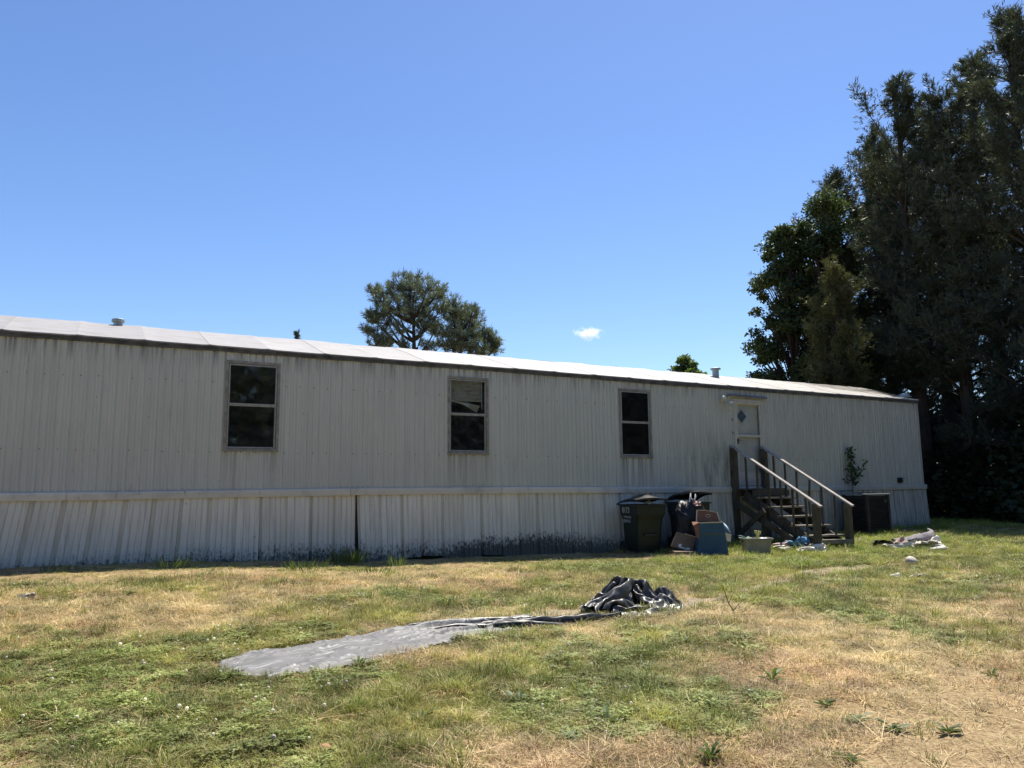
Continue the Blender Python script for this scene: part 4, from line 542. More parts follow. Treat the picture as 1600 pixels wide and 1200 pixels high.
def mat_ground():
    t = NT('lawn_soil'); p = t.pos()
    g = t.n('ShaderNodeAttribute', attribute_name='green').outputs['Fac']
    n1 = t.noise(p, 1.3, 6, .65); n2 = t.noise(p, 38, 4, .7); n3 = t.noise(t.scale(p, (60, 60, 60)), 1.0, 3, .8)
    dry = t.mix(t.ramp(n1, .35, .65), (.30, .215, .115), (.41, .31, .17))
    dry = t.mix(t.ramp(n2, .42, .62), dry, (.175, .12, .065))
    dry = t.mix(t.ramp(n3, .6, .75, 0, .7), dry, (.58, .46, .28))
    gr = t.mix(t.ramp(n2, .4, .65), (.12, .125, .035), (.24, .21, .075))
    c = t.mix(t.ramp(t.math('ADD', g, t.math('MULTIPLY', t.math('SUBTRACT', n2, .5), 1.1)), .35, .85, 0, .85), dry, gr)
    t.bump(n2, .8, .02)
    return t.fin(c, .95, 0, .1)

def mat_grass():
    t = NT('grass_blades')
    a = t.n('ShaderNodeAttribute', attribute_name='tint', attribute_type='INSTANCER').outputs['Color']
    v = t.n('ShaderNodeAttribute', attribute_name='var').outputs['Fac']
    c = t.mix(1.0, a, t.ramp(v, 0, 1, .6, 1.35), 'MULTIPLY')
    t.fin(c, .55, 0, .25)
    tr = t.n('ShaderNodeBsdfTranslucent'); t.l(c, tr.inputs[0])
    mx = t.n('ShaderNodeMixShader'); mx.inputs[0].default_value = .3
    t.l(t.b.outputs[0], mx.inputs[1]); t.l(tr.outputs[0], mx.inputs[2]); t.l(mx.outputs[0], t.o.inputs[0])
    return t.m

def mat_tarp(name, a, b, rough=.45, streak=False):
    t = NT(name); p = t.pos()
    n = t.noise(t.scale(p, (3, 14, 9)), 1.0, 6, .65); m = t.noise(p, 2.5, 5)
    c = t.mix(t.ramp(n, .35, .68), a, b)
    c = t.mix(t.ramp(m, .5, .75, 0, .5), c, tuple(q*1.35 for q in b))
    d = t.noise(p, 30, 5, .7)
    c = t.mix(t.ramp(d, .58, .75, 0, .5), c, (.22, .18, .13))
    if streak:
        vr = t.n('ShaderNodeVectorRotate', rotation_type='Z_AXIS'); t.l(p, vr.inputs['Vector']); vr.inputs['Angle'].default_value = R(-17)
        st = t.noise(t.scale(vr.outputs[0], (2.6, 26, 1)), 1.0, 3, .6); st2 = t.noise(t.scale(vr.outputs[0], (1.1, 9, 1)), 1.0, 4, .6)
        c = t.mix(t.ramp(st2, .4, .65, 0, .5), c, tuple(q*.7 for q in a))
        c = t.mix(t.ramp(st, .585, .63, 0, .8), c, (.36, .36, .35))
    t.bump(n, .5, .02)
    return t.fin(c, rough, 0, .3)

MT = dict(
    siding=mat_siding(), skirt=mat_skirt(), skirt_recess_shade=mat_skirt('shaded_skirting_recess', .88), trim=mat_trim(), roof=mat_roof(),  # skirting recess floors get a darker copy, their shade painted in
    eave=plain('dirty_eave_metal', (.085, .085, .083), .6, .5, 6.0),
    alu=plain('weathered_aluminium', (.33, .335, .32), .5, .25, 12.0, .2),
    alu_dark=plain('grimy_aluminium', (.25, .235, .19), .6, .35, 8.0),
    glass=mat_glass('window_glass'), screen=mat_glass('screened_glass', (.42, .42, .45), .15),
    inside=plain('dim_interior', (.12, .11, .10), .8), blind=plain('mini_blind', (.62, .61, .56), .5, .1),
    door_white=plain('door_white', (.47, .45, .39), .45, .12, 5.0), door_beige=plain('door_beige', (.68, .62, .50), .5, .1, 4.0),
    diamond=plain('leaded_glass', (.10, .14, .18), .15, .2, 20.0, 0, .6),
    black=plain('black_metal', (.03, .03, .032), .5, .2), cap=plain('awning_metal', (.13, .15, .19), .5, .3),
    fixture=plain('fixture_white', (.55, .55, .52), .4, .2),
    galv=plain('galvanised_vent', (.33, .37, .36), .45, .25, 15.0, .4),
    wood=mat_wood('weathered_wood', (.062, .052, .038), (.12, .102, .075)),
    tread=mat_wood('sunlit_tread_wood', (.15, .13, .10), (.27, .24, .19)), rail=mat_wood('sunlit_rail_wood', (.30, .265, .235), (.42, .385, .35)),  # paler copies of the step wood, sunlight put into the colour
    bin=plain('dark_green_cart_plastic', (.012, .019, .016), .45, .2, 6.0), lid=plain('black_lid_plastic', (.012, .013, .016), .35, .2),
    bag=plain('black_bag_film', (.013, .013, .014), .48, .2, 9.0, 0, .35, bump=.5, bsc=14.0), white_film=plain('white_film', (.72, .72, .7), .4, .1),
    red=plain('reddish_packaging', (.20, .06, .055), .5, .4, 14.0), food=plain('pale_packaging', (.40, .36, .26), .6, .3, 20.0),
    card=plain('brown_cardboard', (.20, .095, .06), .85, .15, 6.0, bump=.1), card_grey=plain('grey_brown_cardboard', (.17, .125, .09), .85, .2),
    edge=plain('torn_cardboard_edge', (.60, .52, .38), .9, .1), blue=plain('blue_printed_card', (.030, .085, .14), .5, .2, 5.0),
    band=plain('olive_print', (.10, .105, .07), .5, .15), pale=plain('pale_blue_print', (.42, .55, .68), .5, .1),
    white=plain('white_print', (.7, .7, .68), .6, .05),
    tub=plain('dull_tote_plastic', (.25, .24, .20), .45, .15, 5.0), green_bits=plain('green_scraps', (.10, .17, .09), .6, .5, 25.0),
    yellow=plain('yellow_plastic', (.50, .47, .16), .45, .2), teal=plain('teal_plastic', (.16, .33, .33), .4, .2),
    ac=plain('condenser_paint', (.038, .035, .029), .5, .25), ac_rim=plain('condenser_rim', (.30, .30, .28), .45, .2, 20.0, .3),
    tarp=mat_tarp('silver_grey_tarp', (.135, .133, .13), (.19, .187, .182), .55, True),
    tarp_dark=mat_tarp('grey_brown_tarp', (.028, .027, .025), (.11, .104, .095), .38),
    tarp_black=plain('black_tarp_side', (.014, .014, .015), .4, .3),
    gravel=None, ground=mat_ground(), grass=mat_grass(),
    bark=mat_bark('dark_bark', (.09, .07, .055)), stem=plain('thin_stem', (.07, .06, .04), .8),
    cedar=mat_leaf('cedar_foliage', (.046, .060, .044), (.13, .148, .105), .2),
    cedar_brown=mat_leaf('rusty_cedar_foliage', (.078, .084, .036), (.17, .172, .08), .22),
    broad=mat_leaf('broad_leaf_foliage', (.038, .058, .026), (.105, .145, .058), .3),
    pine=mat_leaf('pine_needles', (.10, .128, .10), (.22, .25, .185), .25),
    sunlit_leaf=mat_leaf('sunlit_green_foliage', (.085, .14, .045), (.21, .28, .09), .4),  # brighter leaf green, sun on the far treetop put into the colour
    bush=mat_leaf('undergrowth_leaves', (.02, .032, .014), (.05, .07, .028), .2),
    weed=mat_leaf('weed_leaves', (.075, .115, .034), (.18, .235, .075), .3),
    sap=mat_leaf('sapling_leaves', (.03, .055, .025), (.09, .15, .04), .35),
    lime=plain('bright_new_leaf', (.25, .36, .07), .5, .1),
    stone=plain('pale_stone', (.52, .47, .40), .9, .25, 14.0, bump=.4), terracotta=plain('terracotta_chunk', (.42, .22, .13), .9, .2, 20.0),
    rag_white=plain('off_white_cloth', (.64, .60, .54), .9, .15), rag_grey=plain('grey_lilac_cloth', (.22, .20, .21), .9, .25),
    rag_blue=plain('light_blue_cloth', (.12, .27, .42), .8, .25), rag_pink=plain('dusty_pink_cloth', (.38, .27, .24), .9, .3, 25.0),
    rag_dark=plain('dark_cloth', (.04, .04, .042), .9, .3), rag_cream=plain('cream_cloth', (.60, .55, .44), .9, .2),
)
def mat_two_sided():
    t = NT('two_sided_tarp'); p = t.pos(); bf = t.n('ShaderNodeNewGeometry').outputs['Backfacing']
    n = t.noise(p, 7, 5, .65); g = t.mix(t.ramp(n, .35, .68), (.050, .048, .045), (.10, .096, .09))
    g = t.mix(t.ramp(t.noise(p, 22, 5, .7), .55, .72, 0, .6), g, (.14, .12, .09))
    c = t.mix(bf, (.020, .020, .020), g); t.bump(t.noise(p, 26, 4), .35, .015)
    return t.fin(c, .38, 0, .5)
MT['tarp_two'] = mat_two_sided()
def mat_gravel():
    t = NT('gravel_dirt'); p = t.pos(); n = t.noise(p, 45, 5, .75); m = t.noise(p, 4, 5)
    c = t.mix(t.ramp(m, .35, .65), (.34, .26, .17), (.27, .215, .15))
    c = t.mix(t.ramp(n, .5, .68), c, (.44, .38, .30)); c = t.mix(t.ramp(n, .47, .36), c, (.15, .115, .08))
    t.bump(n, .9, .02); return t.fin(c, .95, 0, .1)
MT['gravel'] = mat_gravel()

# ------------------------------------------------------------------ ground
BLOBS = [(930,885,1.0,.8),(1010,885,1.0,.9),(1100,886,1.2,.9),(1200,878,1.3,.9),(1250,866,1.2,.8),(1380,850,1.6,.9),(1480,858,2,.9),(1580,868,2,.8),
 (1000,905,.7,.4),(90,1030,.8,.5),(240,1030,.6,.8),(320,1012,.45,.9),(400,1000,.35,.9),(500,985,.3,.9),(600,965,.35,.8),(720,950,.45,.6),(870,945,.35,.8),
 (780,935,.3,.5),(100,1120,.8,.2),(300,1140,.7,.22),(450,1150,.6,.3),(600,1090,.6,.5),(700,1060,.5,.55),(800,1090,.5,.5),(870,1050,.4,.4),(950,1130,.5,.4),
 (560,1170,.5,.5),(1150,1090,.5,.6),(1110,1130,.4,.6),(1000,1030,.4,.3),(1180,932,.7,.55),(1350,960,.9,.45),(1450,925,1,.5),(1500,1000,.7,.3),
 (550,890,.35,.9),(470,903,.3,.7),(630,925,.3,.5),(690,930,.25,.5),(60,915,.4,.4),(190,915,.5,.5),(860,915,.6,.5),(960,1050,.5,.3),
 (150,950,1.2,-.45),(350,945,.9,-.4),(600,915,1.0,-.5),(760,905,.9,-.5),(1250,1000,1,-.2),(1400,1120,1,-.4),(1500,1150,1.1,-.8),(1570,1080,.9,-.6),
 (900,1190,.6,-.5),(1100,1185,.5,-.4),(1190,962,1,-.4),(1500,960,1,-.3),(1350,1000,.9,-.3),(700,1160,.5,-.3)]
BL = [(*at(b[0], b[1])[:2], b[2], b[3]) for b in BLOBS]
PATH = [at(*q)[:2] for q in ((820,968),(860,962),(905,958),(960,955),(1040,948),(1090,941),(1130,933),(1180,920),(1230,905),(1280,895),(1330,888),(1370,884))]
PW = [.06, .20, .28, .24, .20, .20, .16, .12, .12, .24, .28, .06]

def green(x, y):
    g = .37 + (fbm(x*.9, y*.9, 5, 4)-.5)*1.1 + (fbm(x*3.2, y*3.2, 9, 3)-.5)*.8
    for bx, by, r, a in BL: g = g + a*np.exp(-((x-bx)**2+(y-by)**2)/(r*r))
    d = np.hypot(x, y+13.4); g = g + np.clip((d-20)/10, 0, .25)
    return np.clip(g, 0, 1)

def path_dist(x, y):
    """signed: below 0 on the bare track"""
    best = np.full(np.shape(x), 9.0)
    for i in range(len(PATH)-1):
        a, b = PATH[i], PATH[i+1]; d = b-a; L = d@d
        t = np.clip(((x-a[0])*d[0]+(y-a[1])*d[1])/L, 0, 1)
        q = np.hypot(x-a[0]-t*d[0], y-a[1]-t*d[1])-(PW[i]*(1-t)+PW[i+1]*t)
        best = np.minimum(best, q)
    return best + (fbm(x*3.3, y*3.3, 31, 4)-.5)*.42

def spaced(lo, hi, a, b, fine, n_out):
    core = np.arange(a, b, fine); g = np.linspace(0, 1, n_out+1)[1:]**3
    return np.concatenate([(a-(a-lo)*g)[::-1], core, b+(hi-b)*g])
gx = spaced(-900, 1100, -6, 22, .16, 22); gy = spaced(-500, 1200, -12.5, .6, .09, 22)
GX, GY = np.meshgrid(gx, gy, indexing='ij')
near = np.clip(1-(np.hypot(GX-6, GY+5)-18)/10, 0, 1)
GZ = hz(GX, GY) + near*((fbm(GX*2.2, GY*2.2, 3, 4)-.5)*.05 + (vnoise(GX*9, GY*9, 8)-.5)*.012)
g = MB(); g.grid(GX, GY, GZ)
ground = tag(g.build('ground', MT['ground'], None, True), kind='structure')
ga = ground.data.attributes.new('green', 'FLOAT', 'POINT'); ga.data.foreach_set('value', green(GX, GY).ravel().astype(np.float32))

# bare gravelly track across the lawn
def ground_z(x, y):
    i = np.clip(np.searchsorted(gx, x)-1, 0, len(gx)-2); j = np.clip(np.searchsorted(gy, y)-1, 0, len(gy)-2)
    fx = (x-gx[i])/(gx[i+1]-gx[i]); fy = (y-gy[j])/(gy[j+1]-gy[j])
    return (GZ[i,j]*(1-fx)+GZ[i+1,j]*fx)*(1-fy)+(GZ[i,j+1]*(1-fx)+GZ[i+1,j+1]*fx)*fy
px_ = np.arange(3.4, 13.2, .07); py_ = np.arange(-7.4, -3.2, .07)
PX, PY = np.meshgrid(px_, py_, indexing='ij'); PD = path_dist(PX, PY); PZ = ground_z(PX, PY)+.012-np.clip(PD+.06, 0, .4)*.25
pm = MB(); nv = PX.shape[1]; idx = -np.ones(PX.size, int); VV = np.stack([PX, PY, PZ], -1).reshape(-1, 3); keep = []; FF = []
for i in range(PX.shape[0]-1):
    for j in range(nv-1):
        if PD[i, j] < 0.02:
            q = (i*nv+j, (i+1)*nv+j, (i+1)*nv+j+1, i*nv+j+1); FF.append(q)
used = sorted({k for q in FF for k in q}); remap = {k: n for n, k in enumerate(used)}
pm.add(VV[used], [tuple(remap[k] for k in q) for q in FF])
tag(pm.build('path', MT['gravel'], None, True), kind='structure')

# ------------------------------------------------------------------ the mobile home
X0, X1, YB = -3.2, 20.10, 4.10
TOPX = [-3.2, -1.3, .83, 4.6, 7.28, 10.49, 14.39, 20.1]; TOPZ = [3.53, 3.53, 3.535, 3.527, 3.525, 3.511, 3.501, 3.492]
BANDX = [-3.2, -1.165, .06, 1.41, 2.4, 4.155, 6.15, 7.98, 10.05, 12.98, 16.45, 20.09]
BANDZ = [1.147, 1.147, 1.151, 1.152, 1.172, 1.178, 1.177, 1.175, 1.155, 1.138, 1.147, 1.160]
topz = lambda x: float(np.interp(x, TOPX, TOPZ)); bandz = lambda x: float(np.interp(x, BANDX, BANDZ))
home = thing('mobile_home', (9, 2, 0), 'long off-white single-wide mobile home with ribbed metal siding and pale metal roof', 'mobile home')
WIN = [(1.872, 2.722, 1.812, 3.288), (5.886, 6.718, 1.818, 3.270), (9.905, 10.738, 1.795, 3.250)]
DOOR = (13.215, 14.125, 1.17, 3.178)
OPEN = WIN+[DOOR]

def sheet(xa, xb, yoff):
    """one ribbed siding sheet with the openings left out"""
    P = []; per = .1983; k0 = math.floor(xa/per)-1
    for k in range(k0, k0+14):
        b = k*per
        for dx, d in ((0, 0), (.012, .013), (.026, .019), (.040, .013), (.052, 0), (.092, -.002), (.104, .007), (.118, .012), (.132, .007), (.144, 0)):
            if xa < b+dx < xb: P.append((b+dx, d))
    P = [(xa, 0)]+P+[(xb, 0)]
    for (a, b, c, d) in OPEN:
        for e in (a, b):
            if xa < e < xb: P.append((e, 0))
    P.sort(); m = MB()
    for (x_a, d_a), (x_b, d_b) in zip(P[:-1], P[1:]):
        if x_b-x_a < 1e-5: continue
        mid = (x_a+x_b)/2; za, zb = bandz(mid)-.06, topz(mid)-.03; spans = [(za, zb)]
        for (a, b, c, d) in OPEN:
            if a < mid < b: spans = [(za, c), (d, zb)] if c > za else [(d, zb)]
        for (s0, s1) in spans:
            if s1 > s0: m.add([(x_a, -d_a-yoff, s0), (x_b, -d_b-yoff, s0), (x_b, -d_b-yoff, s1), (x_a, -d_a-yoff, s1)], [(0, 1, 2, 3)])
    return m
seams = [X0]+[-.36+1.19*k for k in range(-2, 15)]+[17.28, 18.27, 19.2, X1]
for i, (a, b) in enumerate(zip(seams[:-1], seams[1:])):
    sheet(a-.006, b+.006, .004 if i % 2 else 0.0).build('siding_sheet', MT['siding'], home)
# other three walls, floor
w = MB(); w.box(((X0+X1)/2, YB, 2.3), (X1-X0, .03, 2.46)); w.build('back_wall', MT['siding'], home)
for xe, nm in ((X0+.02, 'end_wall'), (X1-.015, 'end_wall')):
    w = MB(); w.box((xe, YB/2+.01, 2.3), (.03, YB-.05, 2.44)); w.prism([(.0, 0), (YB-.06, 0), (YB/2, .6)], (xe-.014, .03, 3.52), (0, 1, 0), (0, 0, 1), (1, 0, 0), .028)
    w.build(nm, MT['siding'], home)
w = MB(); w.box(((X0+X1)/2, YB/2+.03, 1.08), (X1-X0-.1, YB-.1, .12)); w.build('floor_deck', MT['inside'], home)
w = MB(); w.box(((X0+X1)/2, 2.6, 2.3), (X1-X0-.1, .04, 2.3)); w.build('interior_partition', MT['inside'], home)
# corner post
w = MB(); w.box((X1+.006, -.008, 2.31), (.05, .045, 2.30)); w.build('corner_trim', MT['siding'], home)
# screws, one joined piece
sc = MB()
for zrow in (2.92, 1.78):
    x = X0+.1
    while x < X1:
        if not any(a-.03 < x < b+.03 and c-.03 < zrow < d+.03 for a, b, c, d in OPEN):
            z = zrow+random.uniform(-.008, .008)
            sc.tube([(x, -.002, z), (x, -.017, z)], .0085, 6)
        x += .2379
tag(sc.build('screw_heads', MT['eave'], home), kind='stuff')
# roof panels
def rz(x, y):
    s = abs(y-YB/2)/(YB/2+.06); s = math.sqrt(s*s+.003)
    return topz(x)+.655*(1-s**1.04)
pw = .955; nroof = int((X1+.06-X0)/pw)+1
ys = np.linspace(-.06, YB/2, 11)
for k in range(nroof):
    a = X0+k*pw; b = min(a+pw, X1+.06)
    if b-a < .05: continue
    xs = np.linspace(a-.004, b+.004, 9); X, Y = np.meshgrid(xs, ys, indexing='ij'); Z = np.array([[rz(p, q) for q in ys] for p in xs])
    t = (X-a)/(b-a); lift = .008*np.exp(-((t)/.04)**2)+.008*np.exp(-((1-t)/.04)**2)
    Z = Z+lift+.004*(k % 2)+(fbm(X*1.6, Y*2, 41, 3)-.5)*.035*np.clip((Y+.06)/.3, 0, 1)
    m = MB(); m.grid(X, Y, Z); E = np.stack([X[:, 0], Y[:, 0], Z[:, 0]], -1); n = len(E)
    m.add(np.concatenate([E, E-[0, 0, .02]]), [(i, i+1, n+i+1, n+i)[::-1] for i in range(n-1)])
    m.build('roof_panel', MT['roof'], home, True)
m = MB(); xs = np.linspace(X0, X1+.06, 20); y2 = np.linspace(YB/2, YB+.06, 9); X, Y = np.meshgrid(xs, y2, indexing='ij')
m.grid(X, Y, np.array([[rz(p, q) for q in y2] for p in xs])); m.build('rear_roof', MT['roof'], home, True)
# eave rail in lengths
ex = [X0, .2, 3.3, 6.1, 9.4, 12.6, 15.9, X1+.05]
for i, (a, b) in enumerate(zip(ex[:-1], ex[1:])):
    j = random.uniform(-.006, .006)
    m = MB(); n = 12
    for k in range(n):
        p, q = a+(b-a)*k/n, a+(b-a)*(k+1)/n
        if k == n-1: q -= .006
        w1, w2 = [(vnoise(np.array([v*1.7]), np.array([3.0]), 4)[0]-.5)*.014+j for v in (p, q)]
        for (y_, zt, zb) in ((-.052, -.006, -.05), (-.034, -.045, -.094)):
            m.add([(p, y_+w1*.3, topz(p)+zt+w1), (q, y_+w2*.3, topz(q)+zt+w2), (q, y_+w2*.3, topz(q)+zb+w2), (p, y_+w1*.3, topz(p)+zb+w1),
                   (p, 0.01, topz(p)+zt+w1), (q, .01, topz(q)+zt+w2), (q, .01, topz(q)+zb+w2), (p, .01, topz(p)+zb+w1)],
                  [(3, 2, 1, 0), (0, 1, 5, 4), (3, 7, 6, 2), (0, 4, 7, 3), (1, 2, 6, 5)])
    m.build('eave_rail', MT['eave'], home)

# belt board between siding and skirting, in lengths
bx = [X0, -.33, .33, 4.0, 4.28, 7.0, 9.95, 13.02, 14.2, 18.3, X1+.10]
for i, (a, b) in enumerate(zip(bx[:-1], bx[1:])):
    if abs(a-13.02) < .01: pass
    m = MB(); y_ = -.052-(.008 if i % 2 else 0); za, zb = bandz(a), bandz(b); hgt = .128
    V = [(a+.003, y_, za-hgt), (b-.003, y_, zb-hgt), (b-.003, y_, zb-.012), (a+.003, y_, za-.012), (a+.003, -.016, za), (b-.003, -.016, zb), (a+.003, -.016, za-hgt), (b-.003, -.016, zb-hgt),
         (a+.003, y_-.006, za-.052), (b-.003, y_-.006, zb-.052), (a+.003, y_-.006, za-.042), (b-.003, y_-.006, zb-.042)]
    m.add(V, [(0, 1, 9, 8), (8, 9, 11, 10), (10, 11, 2, 3), (3, 2, 5, 4), (6, 7, 1, 0), (0, 8, 10, 3, 4, 6), (1, 7, 5, 2, 11, 9)])
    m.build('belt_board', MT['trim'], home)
m = MB(); m.box((X1+.075, YB/2+.04, bandz(20.)-.064), (.05, YB+.02, .126)); m.build('belt_board', MT['trim'], home)

# skirting panels
def skirt_bottom(x):
    return float(np.interp(x, [-3.2, -1.1, .1, 1.46, 3.9, 4.06, 4.5, 5.2, 6.1, 8, 10, 13, 16, 20.2], [.10, .095, .07, .06, -.06, -.10, -.12, -.05, -.08, -.14, -.20, -.14, -.08, .06]))
PROF0 = [(0, .0), (.004, .026), (.058, .026), (.066, 0), (.148, 0), (.152, .011), (.160, .011), (.164, 0), (.238, 0), (.242, .010), (.250, .010), (.254, 0), (.322, 0), (.326, .011), (.334, .011), (.338, 0), (.405, 0)]
xk = 4.10-18*.407; k = 0
while xk < X1-.02:
    wd = .406
    if xk+wd > X1+.1: wd = X1+.085-xk
    sc_ = wd/.406; m = MB(); tilt = random.uniform(-.008, .008); yo = random.uniform(-.006, .006); jag = random.uniform(-.025, .02)
    rec = .05 if 3.6 < xk < 4.0 else (.025 if 3.2 < xk < 3.6 else 0.0)
    ytop = -.024+rec*.3; ybot = -.085+rec+yo - (.05 if 4.0 < xk < 4.7 else 0)
    o_ = random.uniform(-.03, .03); PROF = [(a+(o_*min(1, (a-.10)/.05) if 0 else 0), d) for a, d in PROF0]; ws = random.uniform(-.025, .012); PROF[2] = (.058+ws, .026); PROF[3] = (.066+ws, 0)
    gap_ = .028 if abs(xk-4.10) < .02 else 0
    P = [(xk+max(a*sc_, gap_*(1-a/.405)), d) for a, d in PROF]
    for pi_, ((xa, da), (xb, db)) in enumerate(zip(P[:-1], P[1:])):
        q = []
        for xv, dv in ((xa, da), (xb, db)):
            sh = -.105*min(max((2.7-xv)/2.7, 0), 1.25)+tilt + (.03 if 4.0 < xk < 4.4 else 0)
            zb = skirt_bottom(xv)-.02+jag+(.02*(vnoise(np.array([xv*7]), np.array([1.]), 2)[0]-.5))
            zt = bandz(xv)-.10; n = 5
            col = []
            for r in range(n+1):
                s = r/n; col.append((xv+sh*s*1.05, ytop+(ybot-ytop)*s+dv+.004*math.sin(xv*3+s*5), zt+(zb-zt)*s))
            q.append(col)
        n = 5
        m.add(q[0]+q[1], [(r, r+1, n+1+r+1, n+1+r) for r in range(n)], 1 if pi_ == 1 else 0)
    m.build('skirting_panel', [MT['skirt'], MT['skirt_recess_shade']], home)
    xk += wd+.001; k += 1
m = MB(); m.box((4.08, .04, .40), (.5, .02, 1.25)); m.build('joint_backing', MT['eave'], home)  # added dark sheet, keeps daylight behind from showing through the joint
m = MB(); m.box((X1+.055, YB/2+.01, .52), (.02, YB+.12, 1.10)); m.build('end_skirting', MT['skirt'], home)
m = MB(); m.box(((X0+X1)/2, YB+.03, .35), (X1-X0, .02, 1.4)); m.build('rear_skirting', MT['skirt'], home)

# windows
def ring(m, x0, x1, z0, z1, wd, ya, yb, mi=0):
    m.box(((x0+x1)/2, (ya+yb)/2, z0+wd/2), (x1-x0, abs(yb-ya), wd), mi=mi); m.box(((x0+x1)/2, (ya+yb)/2, z1-wd/2), (x1-x0, abs(yb-ya), wd), mi=mi)
    m.box((x0+wd/2, (ya+yb)/2, (z0+z1)/2), (wd, abs(yb-ya), z1-z0-2*wd-.001), mi=mi); m.box((x1-wd/2, (ya+yb)/2, (z0+z1)/2), (wd, abs(yb-ya), z1-z0-2*wd-.001), mi=mi)
for wi, (a, b, c, d) in enumerate(WIN):
    m = MB(); ring(m, a-.02, b+.02, c-.02, d+.02, .046, -.022, .03); m.box(((a+b)/2, -.026, c-.012), (b-a+.05, .02, .02)); wn = m.build('window', MT['alu_dark'], home)
    zm = (c+d)/2+.01
    m = MB(); ring(m, a+.034, b-.034, zm+.012, d-.034, .022, -.012, .012); m.build('upper_sash', MT['alu'], wn)
    m = MB(); ring(m, a+.034, b-.034, c+.034, zm+.010, .022, .002, .024); m.build('lower_sash', MT['alu'], wn)
    g1 = MT['glass'] if wi < 2 else MT['screen']
    m = MB(); m.box(((a+b)/2, 0.004, (zm+d)/2-.01), (b-a-.112, .004, d-zm-.088)); m.build('pane', g1, wn)
    m = MB(); m.box(((a+b)/2, 0.016, (zm+c)/2+.02), (b-a-.112, .004, zm-c-.068)); m.build('pane', g1, wn)
    if wi == 1:                                  # sagging mini blind
        x0, x1 = a+.06, b-.10; z = d-.065
        for s_ in range(16):
            m = MB(); m.bar((x0, .075, z), (x1, .075, z-.002*(s_ % 3)), .028, .004, (0, .42, 1)); m.build('blind_slat', MT['blind'], wn); z -= .0245
        for s_ in range(5):                      # slats hanging loose on one cord
            m = MB(); m.bar((x0+.03+.05*s_, .078, z+.01-.004*s_), (x1-.02-.015*s_, .082, z-.07-.030*s_), .028, .004, (0, .42, 1)); m.build('blind_slat', MT['blind'], wn)
        m = MB(); m.box((b-.085, .07, d-.32), (.012, .012, .55)); m.build('blind_wand', MT['blind'], wn)
    if wi == 2:
        for s in range(4):
            m = MB(); m.box((a+.19, .09, c+.47-s*.075), (.24, .02, .012)); m.build('blind_slat', MT['inside'], wn)

# door
a, b, c, d = DOOR
m = MB(); ring(m, a-.02, b+.02, c, d+.02, .062, -.03, .05); dr = m.build('door', MT['door_white'], home)
m = MB(); ring(m, a+.045, b-.045, c+.07, d-.045, .052, -.022, .012); m.box(((a+b)/2, -.005, 2.33), (b-a-.196, .034, .055)); m.box(((a+b)/2, -.005, c+.21), (b-a-.196, .030, .17)); m.build('storm_frame', MT['door_white'], dr)
m = MB(); m.box(((a+b)/2, .07, (c+d)/2), (b-a-.10, .03, d-c-.10)); m.build('inner_door', MT['door_beige'], dr)
cx, cz = 13.503, 2.797
m = MB(); m.prism([(-.165, 0), (0, -.165), (.165, 0), (0, .165)], (cx, .054, cz), (1, 0, 0), (0, 0, 1), (0, -1, 0), .012); dg = m.build('diamond_window', MT['diamond'], dr)
m = MB()
for q in range(4):
    P = [(-.175, 0), (0, -.175), (.175, 0), (0, .175)]; p1, p2 = P[q], P[(q+1) % 4]
    m.bar((cx+p1[0], .046, cz+p1[1]), (cx+p2[0], .046, cz+p2[1]), .018, .02, (0, 1, 0))
m.build('diamond_frame', MT['door_beige'], dr)
m = MB(); m.box(((a+b)/2, -.002, 2.70), (b-a-.20, .004, .69)); m.build('pane', MT['glass'], dr)
m = MB(); m.box(((a+b)/2, -.002, 1.89), (b-a-.20, .004, .80)); m.build('pane', MT['glass'], dr)
m = MB(); m.box((a+.07, -.032, 2.20), (.03, .02, .12)); m.tube([(a+.07, -.03, 2.22), (a+.07, -.075, 2.22), (a+.12, -.08, 2.22)], .011, 6); m.build('handle', MT['black'], dr)
m = MB(); m.bar((13.01, -.05, 3.283), (14.265, -.05, 3.262), .09, .012, (0, .3, 1)); m.bar((13.01, -.092, 3.272), (14.265, -.092, 3.250), .006, .03); m.build('drip_cap', MT['cap'], home)
# twin flood lamp
m = MB(); m.box((12.88, -.026, 3.17), (.12, .05, .12)); fx = m.build('flood_lamp', MT['fixture'], home, bevel=.008)
for sx, dz in ((-.07, .05), (.06, -.07)):
    m = MB(); p0 = np.array((12.88+sx*.4, -.05, 3.17+dz*.4)); p1 = np.array((12.88+sx, -.11, 3.17+dz)); p2 = p1+np.array((sx*.9, -.08, -.06))
    m.tube([p0, p1], .018, 8); m.tube([p1, (p1+p2)/2, p2], [.028, .045, .058], 10); m.build('lamp_head', MT['fixture'], fx, True)
m = MB(); m.box((13.145, -.022, 2.70), (.03, .02, .07)); m.build('doorbell', MT['alu_dark'], home)
m = MB(); m.box((13.15, -.022, 2.39), (.03, .02, .05)); m.build('latch_plate', MT['alu_dark'], home)
# vent flap near the far corner
m = MB(); m.box((19.1, -.03, 1.27), (.16, .03, .14)); 
for q in range(4): m.bar((19.03, -.06-.006*q, 1.32-.03*q), (19.17, -.06-.006*q, 1.32-.03*q), .05, .004, (0, .6, 1))
m.bar((19.12, -.05, 1.33), (19.27, -.06, 1.34), .03, .01); m.build('dryer_vent', MT['black'], home)
